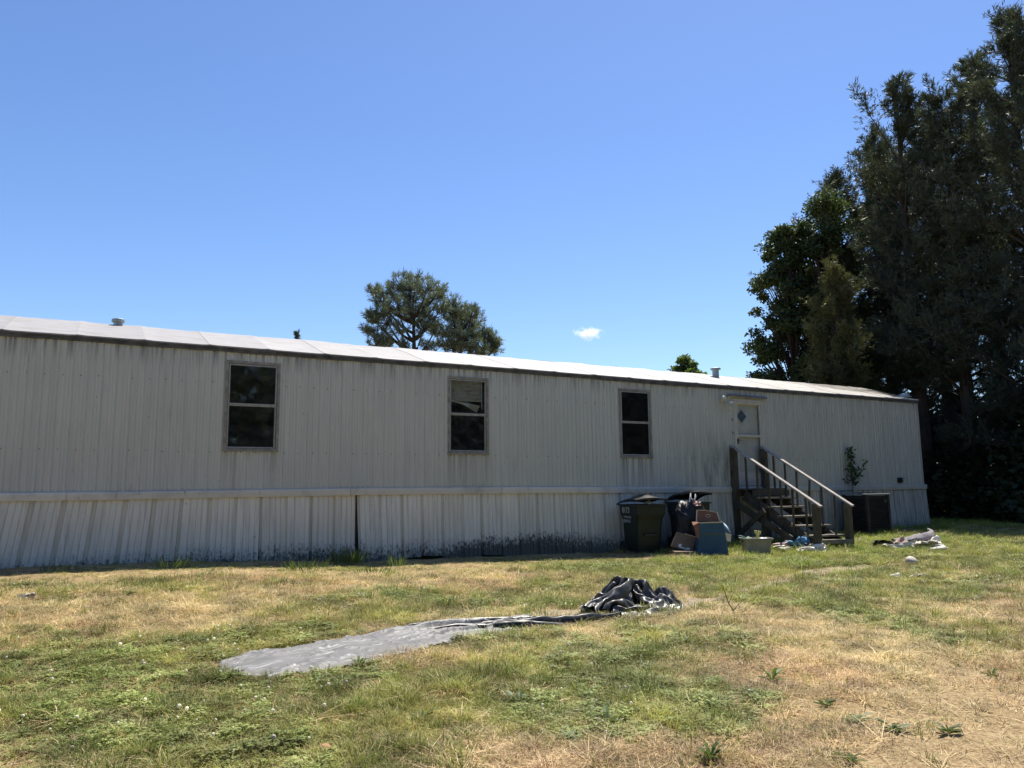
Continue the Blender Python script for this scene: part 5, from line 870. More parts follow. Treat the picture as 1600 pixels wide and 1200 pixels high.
# roof vents
def rp(px, py, y):
    d_ = _f + CR*(px-800)/FPX + CU*(600-py)/FPX; t_ = (y-CAM[1])/d_[1]; return CAM+d_*t_
q = rp(184.5, 506, 1.75); zz = rz(q[0], 1.75)
m = MB(); m.tube([(q[0], 1.75, zz-.05), (q[0], 1.75, zz+.07)], .075, 12); m.tube([(q[0], 1.75, zz+.05), (q[0], 1.75, zz+.06), (q[0], 1.75, zz+.10), (q[0], 1.75, zz+.11)], [.105, .11, .105, .09], 14); m.build('roof_vent', MT['galv'], home)
q = rp(1118.5, 590, 1.35); zz = rz(q[0], 1.35)
m = MB(); m.tube([(q[0], 1.35, zz-.05), (q[0], 1.35, zz+.20)], .085, 12); m.tube([(q[0], 1.35, zz+.19), (q[0], 1.35, zz+.23), (q[0], 1.35, zz+.25)], [.13, .13, .07], 14); m.build('vent_pipe', MT['galv'], home)
q = rp(1413, 621, .35)
m = MB(); m.tube([(q[0], .35, rz(q[0], .35)-.04), (q[0], .35, rz(q[0], .35)+.07), (q[0], .35, rz(q[0], .35)+.10)], [.16, .14, .05], 10); m.build('roof_patch', MT['galv'], home, True)
# ------------------------------------------------------------------ wooden steps
XL, XR = 13.06, 14.02
steps = thing('wooden_steps', (13.5, -1.2, -.1), 'weathered grey wooden steps with two sloping handrails rising to the white door', 'steps')
gzs = lambda x, y: float(ground_z(np.array([x]), np.array([y]))[0])
def rail_z(y): return 2.07+(y+.05)*.565
for x in (XL, XR):
    for y0, zt in ((-.10, rail_z(-.10)-.02), (-2.33, rail_z(-2.33)-.02)):
        m = MB(); z0 = gzs(x, y0)-.06; m.box((x, y0, (z0+zt)/2), (.125, .125, zt-z0), rz=random.uniform(-.04, .04)); m.build('post', MT['wood'], steps, bevel=.006)
    m = MB(); m.bar((x, -.02, rail_z(-.02)), (x, -2.46, rail_z(-2.46)), .092, .038, (0, 0, 1)); m.build('handrail', MT['rail'], steps, bevel=.005)
    sgn = 1 if x == XL else -1
    m = MB()                                               # stringer
    m.bar((x+sgn*.075, -.30, .95), (x+sgn*.075, -2.22, -.12), .04, .24, (0, 0, 1)); m.build('stringer', MT['wood'], steps)
    for q in range(6):
        y = -.42-q*.325; zb = .93+(y+.42)*.585-.10; zt = rail_z(y)-.015
        m = MB(); dx = random.uniform(-.025, .025); xo = x+sgn*.105*(1 if q < 6 else 0)*.35
        if x == XR and q in (3,):                          # warped one
            m.bar((xo, y, zb), (xo-.02, y, (zb+zt)/2-.05), .036, .03, (0, 1, 0)); m.bar((xo-.02, y, (zb+zt)/2-.05), (xo+.025, y-.01, zt), .036, .03, (0, 1, 0))
        else: m.bar((xo+dx, y, zb), (xo, y, zt), .036, .034, (0, 1, 0))
        m.build('baluster', MT['wood'], steps)
TR = [(-2.08, .12), (-1.77, .315), (-1.45, .505), (-1.15, .70), (-.85, .90)]
for y, z in TR:
    m = MB(); j = random.uniform(-.012, .012); tl = random.uniform(-.008, .008)
    m.bar((XL+.02, y+.02+j, z-.02+tl), (XR+.03, y+.02-j, z-.02-tl), .27, .038, (0, 0, 1)); m.build('tread', MT['tread'], steps, bevel=.004)
    m = MB(); m.prism([(0, 0), (.26, 0), (.26, -.15), (.05, -.15)], (XR-.14, y-.10, z-.042), (0, 1, 0), (0, 0, 1), (1, 0, 0), .04); m.build('tread_bracket', MT['wood'], steps)
for k_ in range(3):
    m = MB(); m.box(((XL+XR)/2+.02, -.63+k_*.20, 1.075), (XR-XL+.02, .19, .038)); m.build('landing_board', MT['wood'], steps, bevel=.004)
m = MB(); m.box(((XL+XR)/2, -.71, .99), (XR-XL+.16, .04, .13)); m.box(((XL+XR)/2, -.10, .99), (XR-XL-.13, .04, .13)); m.build('landing_joist', MT['wood'], steps)
m = MB(); m.bar((XL, -2.40, .0), (XR, -2.40, -.015), .03, .085, (0, 0, 1)); m.bar((XL+.06, -2.35, .03), (XR-.06, -2.35, .012), .11, .03); m.build('bottom_board', MT['tread'], steps, bevel=.004)
m = MB(); m.bar((XL-.085, -.12, .78), (XL-.085, -1.75, .02), .035, .14); m.build('brace', MT['wood'], steps)
m = MB(); m.bar((XL-.122, -.15, -.02), (XL-.122, -1.05, .62), .035, .12); m.build('brace', MT['wood'], steps)
m = MB(); m.box((XL-.03, -.95, .25), (.09, .09, .95)); m.build('post', MT['wood'], steps)
m = MB(); m.box((XR+.03, -.95, .25), (.09, .09, .95)); m.build('post', MT['wood'], steps)

# ------------------------------------------------------------------ wheeled carts
def rrect(w, d, r, n=4):
    P = []
    for cx_, cy_, a0 in ((w/2-r, d/2-r, 0), (-w/2+r, d/2-r, 90), (-w/2+r, -d/2+r, 180), (w/2-r, -d/2+r, 270)):
        for q in range(n): a = R(a0+90*q/(n-1)); P.append((cx_+r*math.cos(a), cy_+r*math.sin(a)))
    return np.array(P)
def loft(m, c, rings, rot, cap0=True, cap1=True):
    cs, sn = math.cos(rot), math.sin(rot); V = []; n = None
    for (w_, d_, r_, z_, ox, oy) in rings:
        P = rrect(w_, d_, r_)+[ox, oy]; n = len(P)
        V += [(c[0]+p[0]*cs-p[1]*sn, c[1]+p[0]*sn+p[1]*cs, c[2]+z_) for p in P]
    F = [(i*n+k, i*n+(k+1) % n, (i+1)*n+(k+1) % n, (i+1)*n+k) for i in range(len(rings)-1) for k in range(n)]
    if cap0: F.append(tuple(range(n))[::-1])
    if cap1: F.append(tuple(range((len(rings)-1)*n, len(rings)*n)))
    return m.add(V, F)
def crumple(m, c, size, amp, seed, nu=16, nv=16, rot=0.0, flat=0.0, mi=0):
    """crumpled sheet of cloth or film lying in folds"""
    u = np.linspace(-1, 1, nu); v = np.linspace(-1, 1, nv); U, V = np.meshgrid(u, v, indexing='ij')
    s = seed*3.7
    rr = 1+.35*(fbm(U*1.2+s, V*1.2, seed, 2)-.5)
    X = U*size[0]/2*rr+(fbm(U*3+s, V*3, seed+1, 3)-.5)*amp*1.2; Y = V*size[1]/2*rr+(fbm(U*3, V*3+s, seed+2, 3)-.5)*amp*1.2
    rid = np.abs(fbm(U*2.2+s, V*2.2+s, seed+3, 3)-.5)*2
    edge = np.clip(1.25-np.maximum(np.abs(U), np.abs(V)), 0, 1)
    Z = (1-rid)*amp*(.45+.55*edge)+size[2]*np.clip(1-(U**2+V**2)*.8, 0, 1)-.3*amp
    cs, sn = math.cos(rot), math.sin(rot)
    return m.grid(c[0]+X*cs-Y*sn, c[1]+X*sn+Y*cs, c[2]+np.maximum(Z, .004+.01*rid), mi)
def blob(m, c, rad, amp, seed, nu=14, nv=18, sq=1.0):
    """lumpy closed bag"""
    th = np.linspace(.02, math.pi-.02, nu); ph = np.linspace(0, 2*math.pi, nv, endpoint=False); T, P = np.meshgrid(th, ph, indexing='ij')
    n = fbm(np.cos(P)*1.5+seed*2.3+4, np.sin(P)*1.5+T*2.2, seed, 3)-.5
    n2 = np.abs(fbm(np.cos(P)*4+seed+9, np.sin(P)*4+T*2, seed+5, 3)-.5)
    k = 1+amp*n*2-amp*n2*1.6
    s = np.sin(T)**sq
    return m.grid(c[0]+rad[0]*s*np.cos(P)*k, c[1]+rad[1]*s*np.sin(P)*k, c[2]+rad[2]*np.cos(T)*k, wrap=True)

def cart(c, rot, label, lid_open, seed):
    t = thing('wheeled_cart', tuple(c), label, 'trash cart', 'wheeled trash carts by the steps')
    cs, sn = math.cos(rot), math.sin(rot)
    Lc = lambda x, y, z: np.array((c[0]+x*cs-y*sn, c[1]+x*sn+y*cs, c[2]+z))
    m = MB(); loft(m, c, [(.50, .56, .06, .03, 0, 0), (.53, .62, .06, .25, 0, -.01), (.56, .68, .06, .66, 0, -.03), (.57, .69, .06, .70, 0, -.03), (.63, .78, .05, .82, 0, -.04), (.64, .80, .05, .985, 0, -.04), (.70, .86, .05, .99, 0, -.04), (.70, .86, .05, 1.02, 0, -.04), (.62, .78, .05, 1.02, 0, -.04), (.55, .66, .05, .6, 0, -.03)], rot, True, True)
    m.build('body', MT['bin'], t)
    m = MB(); m.bar(Lc(-.13, -.375, .42), Lc(.13, -.375, .42), .03, .03); m.bar(Lc(-.13, -.34, .42), Lc(-.13, -.39, .42), .03, .05); m.bar(Lc(.13, -.34, .42), Lc(.13, -.39, .42), .03, .05); m.build('catch_bar', MT['black'], t)
    m = MB(); m.bar(Lc(-.26, .40, 1.0), Lc(.26, .40, 1.0), .035, .035); m.build('handle', MT['bin'], t)
    for sx in (-.28, .28):
        m = MB(); m.tube([Lc(sx-.03, .27, .14), Lc(sx+.03, .27, .14)], .14, 14); m.build('wheel', MT['black'], t)
    # lid: hinged at the back, propped by rubbish
    u = np.linspace(-.36, .36, 9); v = np.linspace(0, .88, 9); U, V = np.meshgrid(u, v, indexing='ij')
    up = lid_open*V+.05*np.sin(V/.88*math.pi)+.035*np.cos(U/.36*math.pi/2)
    up = up+.05*np.exp(-((U+.02)/.16)**2)*np.sin(V/.88*math.pi)*(1 if seed else 1.4)
    PX_ = U; PY_ = .40-V*math.cos(lid_open); PZ_ = 1.03+up
    m = MB(); X = c[0]+PX_*cs-PY_*sn; Y = c[1]+PX_*sn+PY_*cs; Z = c[2]+PZ_
    m.grid(X, Y, Z)
    edge = [(i, 8) for i in range(9)]; E = np.array([(X[i], Y[i], Z[i]) for i in edge]); n = len(E); m.add(np.concatenate([E, E-[0, 0, .035]]), [(i, i+1, n+i+1, n+i) for i in range(n-1)])
    for side in (0, 8):
        E = np.array([(X[side, j], Y[side, j], Z[side, j]) for j in range(9)]); n = 9; m.add(np.concatenate([E, E-[0, 0, .035]]), [(i, i+1, n+i+1, n+i) for i in range(n-1)])
    m.build('lid', MT['lid'], t, True)
    return t, Lc
c1 = (9.92, -.62, gzs(9.92, -.62)-.02); t1, L1 = cart(c1, R(-9), 'dark green wheeled trash cart with white stencilled number, left of the other cart', .10, 0)
c2 = (11.25, -.50, gzs(11.25, -.5)-.02); t2, L2 = cart(c2, R(-16), 'dark wheeled trash cart with raised lid, behind the black trash bag', .20, 1)
# stencilled number on the side of the first cart
def stencil(parent, Lc, x, rows):
    for txt, y0, z0, size in rows:
        cu = bpy.data.curves.new('stencil', 'FONT'); cu.body = txt; cu.size = size; cu.extrude = .0006
        tmp = bpy.data.objects.new('stencil', cu); COL.objects.link(tmp)
        bpy.context.view_layer.update()
        me = bpy.data.meshes.new_from_object(tmp.evaluated_get(bpy.context.evaluated_depsgraph_get()))
        V = np.array([v.co[:] for v in me.vertices]); F = [tuple(p.vertices) for p in me.polygons]
        bpy.data.objects.remove(tmp); bpy.data.meshes.remove(me)
        W3 = np.array([Lc(x-p[2], y0-p[0], z0+p[1]) for p in V]); mb = MB(); mb.add(W3, F); mb.build('stencil_number' if size > .12 else 'stencil_line', MT['white'], parent)
stencil(t1, L1, -.324, [('8173', .22, .85, .16)])
stencil(t1, L1, -.305, [('WASTE', .20, .745, .10), ('SERVICE', .21, .655, .085)])
# rubbish in and on the carts: each piece its own thing
m = MB(); crumple(m, L1(-.02, -.36, 1.02), (.20, .16, .05), .06, 3, 10, 10, .4); tag(m.build('food_wrapper', MT['food'], None, True), 'pale food wrapper sticking out from under the lid of the left cart', 'wrapper')
m = MB(); crumple(m, L1(-.05, -.33, 1.10), (.16, .10, .02), .05, 5, 9, 9, .2); tag(m.build('plastic_scrap', MT['white_film'], None, True), 'white scrap of plastic film on the front edge of the left cart lid', 'plastic scrap')
bagc = np.array((10.78, -1.10, gzs(10.78, -1.1)))
bag = thing('trash_bag', tuple(bagc), 'bulging black trash bag with white drawstrings standing between the carts and the boxes', 'trash bag')
m = MB(); blob(m, bagc+[0, 0, .50], (.35, .30, .56), .24, 4, 40, 52, .62); m.build('film', MT['bag'], bag, True)
m = MB(); m.tube([bagc+[-.10, -.12, 1.02], bagc+[-.05, -.10, 1.12], bagc+[0.0, -.06, 1.20]], [.014, .018, .012], 6); m.build('drawstring', MT['white_film'], bag)
m = MB(); m.tube([bagc+[.06, -.10, 1.06], bagc+[.10, -.08, 1.12], bagc+[.13, -.05, 1.18]], [.014, .018, .012], 6); m.build('drawstring', MT['white_film'], bag)
m = MB(); m.tube([bagc+[.16, -.16, .98], bagc+[.23, -.15, .90], bagc+[.255, -.15, .78]], [.012, .022, .012], 6); m.build('torn_or_lit_edge', MT['white_film'], bag)  # highlight along the bag's right edge, built as a white strip
m = MB(); crumple(m, bagc+[0.02, -.19, .93], (.20, .15, .06), .10, 8, 10, 10, .3); tag(m.build('food_package', MT['red'], None, True), 'reddish food package showing at the mouth of the black bag', 'package')

# ------------------------------------------------------------------ boxes in front of the carts
bc = np.array((10.74, -1.72, gzs(10.74, -1.72)-.01)); br = R(-30); cb, sb = math.cos(br), math.sin(br)
LB = lambda x, y, z: np.array((bc[0]+x*cb-y*sb, bc[1]+x*sb+y*cb, bc[2]+z))
blue = thing('blue_carton', tuple(bc), 'tall blue cardboard carton with open brown top flap standing on the grass', 'cardboard box')
def quadbox(m, w0, d0, w1, d1, z0, z1, mi=0, bulge=0.0):
    V = []; Z = np.linspace(z0, z1, 7)
    for z in Z:
        s = (z-z0)/(z1-z0); w_ = w0+(w1-w0)*s+bulge*math.sin(s*math.pi*2.0); d_ = d0+(d1-d0)*s
        V += [LB(-w_/2, -d_/2, z), LB(w_/2, -d_/2, z), LB(w_/2, d_/2, z), LB(-w_/2, d_/2, z)]
    F = [(i*4+k, i*4+(k+1) % 4, (i+1)*4+(k+1) % 4, (i+1)*4+k) for i in range(6) for k in range(4)]+[(3, 2, 1, 0)]
    return m.add(V, F, mi)
m = MB(); quadbox(m, .60, .36, .46, .32, 0, .66, 0, .012); m.build('carton_body', MT['blue'], blue)
m = MB()
for z_, hh_, w_ in ((.435, .022, .46), (.215, .03, .44)): m.bar(LB(-w_/2+.03, -.178-(.66-z_)*-.02, z_), LB(w_/2, -.178-(.66-z_)*-.02, z_), .006, hh_, (0, 0, 1))
m.build('printed_band', MT['band'], blue)
m = MB(); m.add([LB(-.235, .16, .665), LB(.235, .16, .665), LB(.20, .215, .83), LB(-.03, .225, .88), LB(-.19, .225, .885), LB(-.22, .20, .78)], [(0, 1, 2, 3, 4, 5)]); m.add([LB(-.235, .168, .665), LB(.235, .168, .665), LB(.20, .223, .83), LB(-.03, .233, .88), LB(-.19, .233, .885), LB(-.22, .208, .78)], [(5, 4, 3, 2, 1, 0)]); tf = m.build('top_flap', MT['card'], blue)
m = MB(); m.bar(LB(-.225, .155, .665), LB(-.195, .218, .885), .02, .012); m.bar(LB(-.195, .218, .888), LB(-.03, .222, .884), .012, .01); m.bar(LB(-.03, .222, .884), LB(.2, .212, .834), .012, .01); m.bar(LB(.2, .21, .834), LB(.235, .157, .665), .012, .012); m.build('torn_or_lit_edge', MT['edge'], tf)
m = MB()
for q in range(14):
    a1, a2 = 2*math.pi*q/14, 2*math.pi*(q+1)/14
    m.bar(LB(.01+.045*math.cos(a1), .178, .775+.026*math.sin(a1)), LB(.01+.045*math.cos(a2), .178, .775+.026*math.sin(a2)), .008, .008)
m.build('printed_ring', MT['edge'], tf)
m = MB(); m.add([LB(-.24, -.165, .655), LB(.24, -.165, .665), LB(.22, -.10, .655), LB(-.20, -.08, .65)], [(0, 1, 2, 3)]); m.add([LB(-.24, -.17, .66), LB(.24, -.17, .67), LB(.23, -.16, .648), LB(-.23, -.16, .64)], [(3, 2, 1, 0)]); m.build('front_lip', MT['edge'], blue)
m = MB(); m.add([LB(.235, -.155, .60), LB(.235, .14, .70), LB(.39, .13, .56), LB(.37, -.16, .43)], [(0, 1, 2, 3)]); sfp = m.build('side_flap', MT['blue'], blue)
m = MB(); m.add([LB(.270, -.10, .594), LB(.270, .10, .661), LB(.35, .09, .590), LB(.34, -.10, .515)], [(0, 1, 2, 3)]); m.build('printed_label', MT['pale'], sfp)
m = MB(); m.add([LB(.25, -.175, .46), LB(.372, -.165, .425), LB(.35, -.17, .28), LB(.27, -.19, .30)], [(0, 1, 2, 3)]); m.build('hanging_flap', MT['edge'], blue)
m = MB(); m.add([LB(-.235, -.165, .66), LB(-.235, .15, .66), LB(-.33, .10, .66), LB(-.35, -.12, .60), LB(-.30, -.17, .36), LB(-.26, -.18, .34)], [(0, 1, 2, 3), (0, 3, 4, 5)]); m.build('side_flap', MT['card'], blue)
kb = LB(-.52, -.02, 0); kb[2] = gzs(kb[0], kb[1])
tilt = thing('tilted_carton', tuple(kb), 'grey-brown flattened carton leaning against the left side of the blue one', 'cardboard box')
TX = np.array((cb, sb, 0)); TY = np.array((-sb, cb, 0))
def tq(a, b_): return kb+TX*a+TY*(.06+.22*b_)+np.array((0, 0, 1))*b_
P4 = [tq(-.24, .20), tq(.16, .06), tq(.27, .36), tq(-.10, .47)]
m = MB(); nrm = np.array((sb*.9, -cb*.9, .25)); m.add(P4+[p-nrm*.10 for p in P4], [(0, 1, 2, 3), (7, 6, 5, 4), (0, 4, 5, 1), (1, 5, 6, 2), (2, 6, 7, 3), (3, 7, 4, 0)]); m.build('panel', MT['card_grey'], tilt)
m = MB(); 
for u_, v_, l_, h_ in ((.30, .10, .06, .07), (.37, .06, .10, .035), (.48, .06, .10, .03), (.59, .07, .09, .035), (.69, .10, .07, .05)):
    a_ = P4[0]*(1-u_)+P4[1]*u_; a_ = a_+(P4[3]-P4[0])*v_+nrm*.006; b_ = a_+(P4[1]-P4[0])/np.linalg.norm(P4[1]-P4[0])*l_*.9; hv = (P4[3]-P4[0])/np.linalg.norm(P4[3]-P4[0])*h_
    m.add([a_, b_, b_+hv, a_+hv*.8], [(0, 1, 2, 3)])
m.build('white_print', MT['white'], tilt)
m = MB(); m.bar(P4[3]*.6+P4[2]*.4+nrm*.01, P4[2]+nrm*.01, .02, .012); m.build('torn_or_lit_edge', MT['edge'], tilt)
m = MB(); low = kb+np.array((0.02, -.02, 0)); m.box(low+[.02, .05, .05], (.50, .34, .12), rz=br+.1, rx=.06); tag(m.build('low_carton', MT['card_grey'], None), 'low crushed brown carton on the ground under the leaning one', 'cardboard box')

# ------------------------------------------------------------------ tote tub with odds and ends
tcn = np.array((11.55, -2.12, gzs(11.55, -2.12)-.01)); trt = R(-26)
tote = thing('storage_tote', tuple(tcn), 'dull translucent grey plastic tote filled with garden scraps, left of the steps', 'plastic tote')
m = MB(); loft(m, tcn, [(.46, .30, .04, .0, 0, 0), (.52, .35, .05, .30, 0, 0), (.58, .41, .05, .305, 0, 0), (.585, .415, .05, .335, 0, 0), (.53, .36, .05, .335, 0, 0), (.50, .33, .05, .24, 0, 0)], trt); m.build('tub_body', MT['tub'], tote)
m = MB(); cs, sn = math.cos(trt), math.sin(trt); LT = lambda x, y, z: np.array((tcn[0]+x*cs-y*sn, tcn[1]+x*sn+y*cs, tcn[2]+z))
m.tube([LT(.0, -.204, .31), LT(.12, -.212, .30), LT(.26, -.206, .31)], .012, 6); m.build('rim_handle', MT['tub'], tote)
bmk = thing('yellow_handle', tuple(LT(.03, 0, .26)), 'yellow-green plastic tool grip standing up in the grey tote', 'tool grip')
m = MB(); m.tube([LT(.02, .0, .20), LT(.03, -.01, .36), LT(.035, -.01, .43)], [.03, .032, .035], 8); m.build('shaft', MT['yellow'], bmk)
m = MB(); m.tube([LT(-.005, -.02, .42), LT(.0, -.02, .48)], [.025, .028], 8); m.tube([LT(.065, -.02, .41), LT(.075, -.02, .47)], [.025, .028], 8); m.build('knob', MT['yellow'], bmk, True)
m = MB(); m.tube([LT(-.36, -.02, .38), LT(-.28, -.04, .37), LT(-.2, -.02, .33), LT(-.05, 0, .30)], [.014, .012, .012, .012], 6); tag(m.build('garden_hose_end', MT['teal'], None, True), 'teal hose end hanging over the left rim of the tote', 'hose end')
m = MB(); crumple(m, LT(-.14, 0, .25), (.24, .28, .06), .09, 12, 12, 12, .3); tag(m.build('green_scraps', MT['green_bits'], None, True), 'heap of green scraps in the left half of the tote', 'scraps')
m = MB(); crumple(m, LT(.15, 0, .26), (.22, .28, .04), .07, 14, 12, 12, .7); tag(m.build('white_bag', MT['white_film'], None, True), 'crumpled white plastic bag in the right half of the tote', 'plastic bag')

# ------------------------------------------------------------------ condenser
ac_c = np.array((16.82, -.66, gzs(16.82, -.66)-.02)); aw, ad, ah = .84, .72, .98
ac = thing('air_conditioner', tuple(ac_c), 'dark outdoor air conditioner cabinet with louvred sides right of the steps', 'air conditioner')
m = MB(); m.box(ac_c+[0, 0, ah/2], (aw-.08, ad-.08, ah-.04)); m.build('coil_core', MT['black'], ac)
for sx in (-1, 1):
    for sy in (-1, 1):
        m = MB(); m.box(ac_c+[sx*(aw/2-.035), sy*(ad/2-.035), ah/2], (.07, .07, ah)); m.build('corner_post', MT['ac'], ac, bevel=.006)
zz_ = .10
while zz_ < ah-.06:
    m = MB(); m.bar(ac_c+[-aw/2+.07, -ad/2+.012, zz_], ac_c+[aw/2-.07, -ad/2+.012, zz_], .05, .006, (0, .5, 1)); m.build('louvre', MT['ac'], ac)
    m = MB(); m.bar(ac_c+[-aw/2+.012, -ad/2+.07, zz_], ac_c+[-aw/2+.012, ad/2-.07, zz_], .05, .006, (.5, 0, 1)); m.build('louvre', MT['ac'], ac)
    m = MB(); m.bar(ac_c+[aw/2-.012, -ad/2+.07, zz_], ac_c+[aw/2-.012, ad/2-.07, zz_], .05, .006, (-.5, 0, 1)); m.build('louvre', MT['ac'], ac)
    zz_ += .052
m = MB(); m.box(ac_c+[0, 0, .03], (aw, ad, .06)); m.build('base_pan', MT['ac'], ac)
m = MB(); m.box(ac_c+[0, 0, ah+.012], (aw+.03, ad+.03, .028)); m.build('top_cover', MT['ac_rim'], ac, bevel=.008)
m = MB()
for q in range(1, 6):
    r_ = .05*q; m.tube([ac_c+[r_*math.cos(a_), r_*math.sin(a_), ah+.05] for a_ in np.linspace(0, 2*math.pi, 20)], .004, 4)
for a_ in range(6): m.tube([ac_c+[0, 0, ah+.05], ac_c+[.27*math.cos(a_*math.pi/3), .27*math.sin(a_*math.pi/3), ah+.03]], .004, 4)
m.build('fan_guard', MT['black'], ac)
m = MB(); m.box(ac_c+[aw/2-.16, -ad/2+.004, ah-.15], (.10, .01, .06)); m.build('rating_plate', MT['eave'], ac)

# ------------------------------------------------------------------ foliage machinery
def unit(v): return v/(np.linalg.norm(v, axis=-1, keepdims=True)+1e-9)
def blades(C, D, L, Wd, rng, fold=0.0):
    """pointed quads: base C, direction D, length L, width Wd"""
    n = len(C); D = unit(D); q = unit(rng.normal(size=(n, 3))); S = unit(np.cross(D, q))
    L = np.asarray(L)[:, None]; Wd = np.asarray(Wd)[:, None]
    return np.stack([C, C+D*L*.45+S*Wd*.5, C+D*L, C+D*L*.5-S*Wd*.5], 1)
def leaves(C, L, rng, up=.5):
    n = len(C); D = unit(rng.normal(size=(n, 3))*[1, 1, .6]+[0, 0, -.25]); N = unit(rng.normal(size=(n, 3))+[0, 0, up]); S = unit(np.cross(D, N))
    L = np.asarray(L)[:, None]
    return np.stack([C, C+D*L*.5+S*L*.33, C+D*L, C+D*L*.5-S*L*.33], 1)

def trunk_mesh(m, base, H, r0, rng, lean=.02, n=10):
    z = np.linspace(0, H, n); dx = np.cumsum(rng.normal(size=n))*lean; dy = np.cumsum(rng.normal(size=n))*lean
    P = np.stack([base[0]+dx-dx[0], base[1]+dy-dy[0], base[2]-.1+z], 1); rad = r0*(1-z/H*.92)+.01; rad[0] *= 1.25
    m.tube(P, rad, 8); return P

def cedar(base, H, rad, label, mat, seed, dens=1.0, low=.08, cone=.75, droop=.1, spray=.20, group=None, cap=None):
    rng = np.random.default_rng(seed); t = thing('cedar_tree', tuple(base), label, 'tree', group)
    m = MB(); TP = trunk_mesh(m, base, H*.97, .018*H, rng)
    nl = int(78*dens*H/12); Cs, Ds, Ls = [], [], []
    for k in range(nl):
        h = low+(1-low)*((k+rng.random())/nl)**.95
        p0 = np.array([np.interp(h*H, TP[:, 2]-TP[0, 2], TP[:, i]) for i in range(3)])
        env = rad*(np.clip((1-h)/(1-low), 0, 1)**cone*.92+.03)*(.55+.45*rng.random()+.35*(rng.random() > .8))
        a = rng.random()*2*math.pi; el = rng.uniform(.15, .75)+.5*h
        d = np.array([math.cos(a)*math.cos(el), math.sin(a)*math.cos(el), math.sin(el)])
        L = max(env/max(math.cos(el), .45), .35); s = np.linspace(0, 1, 7)[:, None]
        up = np.array([0, 0, 1.0]); P = p0+d*L*s+up*(s**2)*L*rng.uniform(-droop, .18)
        if h < .97: m.tube(P[:6], np.linspace(.02+.010*L, .008, 6), 4, cap=False)
        nt_ = int(6+L*7*dens)
        for q in range(nt_):
            f = rng.uniform(.18, 1)**.8; i = f*6; i0 = int(min(i, 5)); pp = P[i0]+(P[i0+1]-P[i0])*(i-i0)
            dd = unit(d+rng.normal(size=3)*.65+[0, 0, .35]); l2 = L*(1.05-f*.7)*rng.uniform(.18, .42)+.15
            ns = int(5+l2*13); sv = rng.random(ns)[:, None]
            Cs.append(pp+dd*l2*sv+rng.normal(size=(ns, 3))*.05*l2); Ds.append(dd+rng.normal(size=(ns, 3))*.55+[0, 0, .12]); Ls.append(spray*rng.uniform(.6, 1.35, ns)*(1.1-.4*sv[:, 0]))
    for q in range(40):                                   # leader
        z = rng.uniform(.9, 1.0)*H; Cs.append(np.array([[np.interp(z, TP[:, 2]-TP[0, 2], TP[:, 0]), np.interp(z, TP[:, 2]-TP[0, 2], TP[:, 1]), base[2]+z]])); Ds.append(rng.normal(size=(1, 3))*.5+[0, 0, 1]); Ls.append(np.array([spray]))
    m.build('trunk', MT['bark'], t)
    C = np.concatenate(Cs); D = np.concatenate(Ds); L = np.concatenate(Ls)
    if cap is not None and len(C) > cap:
        i = rng.permutation(len(C))[:cap]; C, D, L = C[i], D[i], L[i]
    Q = np.concatenate([blades(C, D, L*1.1, L*.12, rng), blades(C, D+rng.normal(size=D.shape)*.45, L*.85, L*.12, rng), blades(C+unit(D)*L[:, None]*.25, D+rng.normal(size=D.shape)*.5, L*.8, L*.11, rng)])
    v = np.clip(fbm(Q[:, 0, 0]*.9+seed, Q[:, 0, 2]*.9, seed, 2)*.7+rng.random(len(Q))*.5-.1, 0, 1)
    fast_mesh('crown', Q, 4, mat, t, v); return t

def broadleaf(base, H, rad, label, mat, seed, nclump=110, leaf=.14, per=230, zlow=.15, name='broadleaf_tree', group=None, shape=None):
    rng = np.random.default_rng(seed); t = thing(name, tuple(base), label, 'tree', group)
    m = MB(); TP = trunk_mesh(m, base, H*.8, .016*H, rng); Cs, Ls = [], []
    for k in range(nclump):
        z = rng.uniform(zlow, 1); w_ = rad*(math.sin(min(max((z-zlow)/(1-zlow), 0), 1)**.75*math.pi)**.55*.95+.05) if shape is None else rad*shape(z)
        a = rng.random()*2*math.pi; r_ = w_*rng.random()**.45
        c = np.array([base[0]+r_*math.cos(a), base[1]+r_*math.sin(a), base[2]+z*H])
        p0 = np.array([np.interp(max(z-.22, .05)*H, TP[:, 2]-TP[0, 2], TP[:, i]) for i in range(3)])
        s = np.linspace(0, 1, 5)[:, None]; m.tube(p0+(c-p0)*s+np.array([0, 0, 1])*np.sin(s*math.pi)*.25, np.linspace(.05, .012, 5), 4, cap=False)
        n = int(per*rng.uniform(.6, 1.3)); sz = rad*rng.uniform(.14, .30)
        o = rng.normal(size=(n, 3)); o = unit(o)*(rng.random((n, 1))**.5)*sz*[1, 1, .75]
        Cs.append(c+o); Ls.append(leaf*rng.uniform(.6, 1.3, n))
    m.build('trunk', MT['bark'], t)
    C = np.concatenate(Cs); L = np.concatenate(Ls); Q = leaves(C, L, rng)
    v = np.clip(fbm(C[:, 0]*1.1+seed, C[:, 2]*1.1+C[:, 1], seed, 2)*.8+rng.random(len(C))*.5-.15, 0, 1)
    fast_mesh('crown', Q, 4, mat, t, v); return t

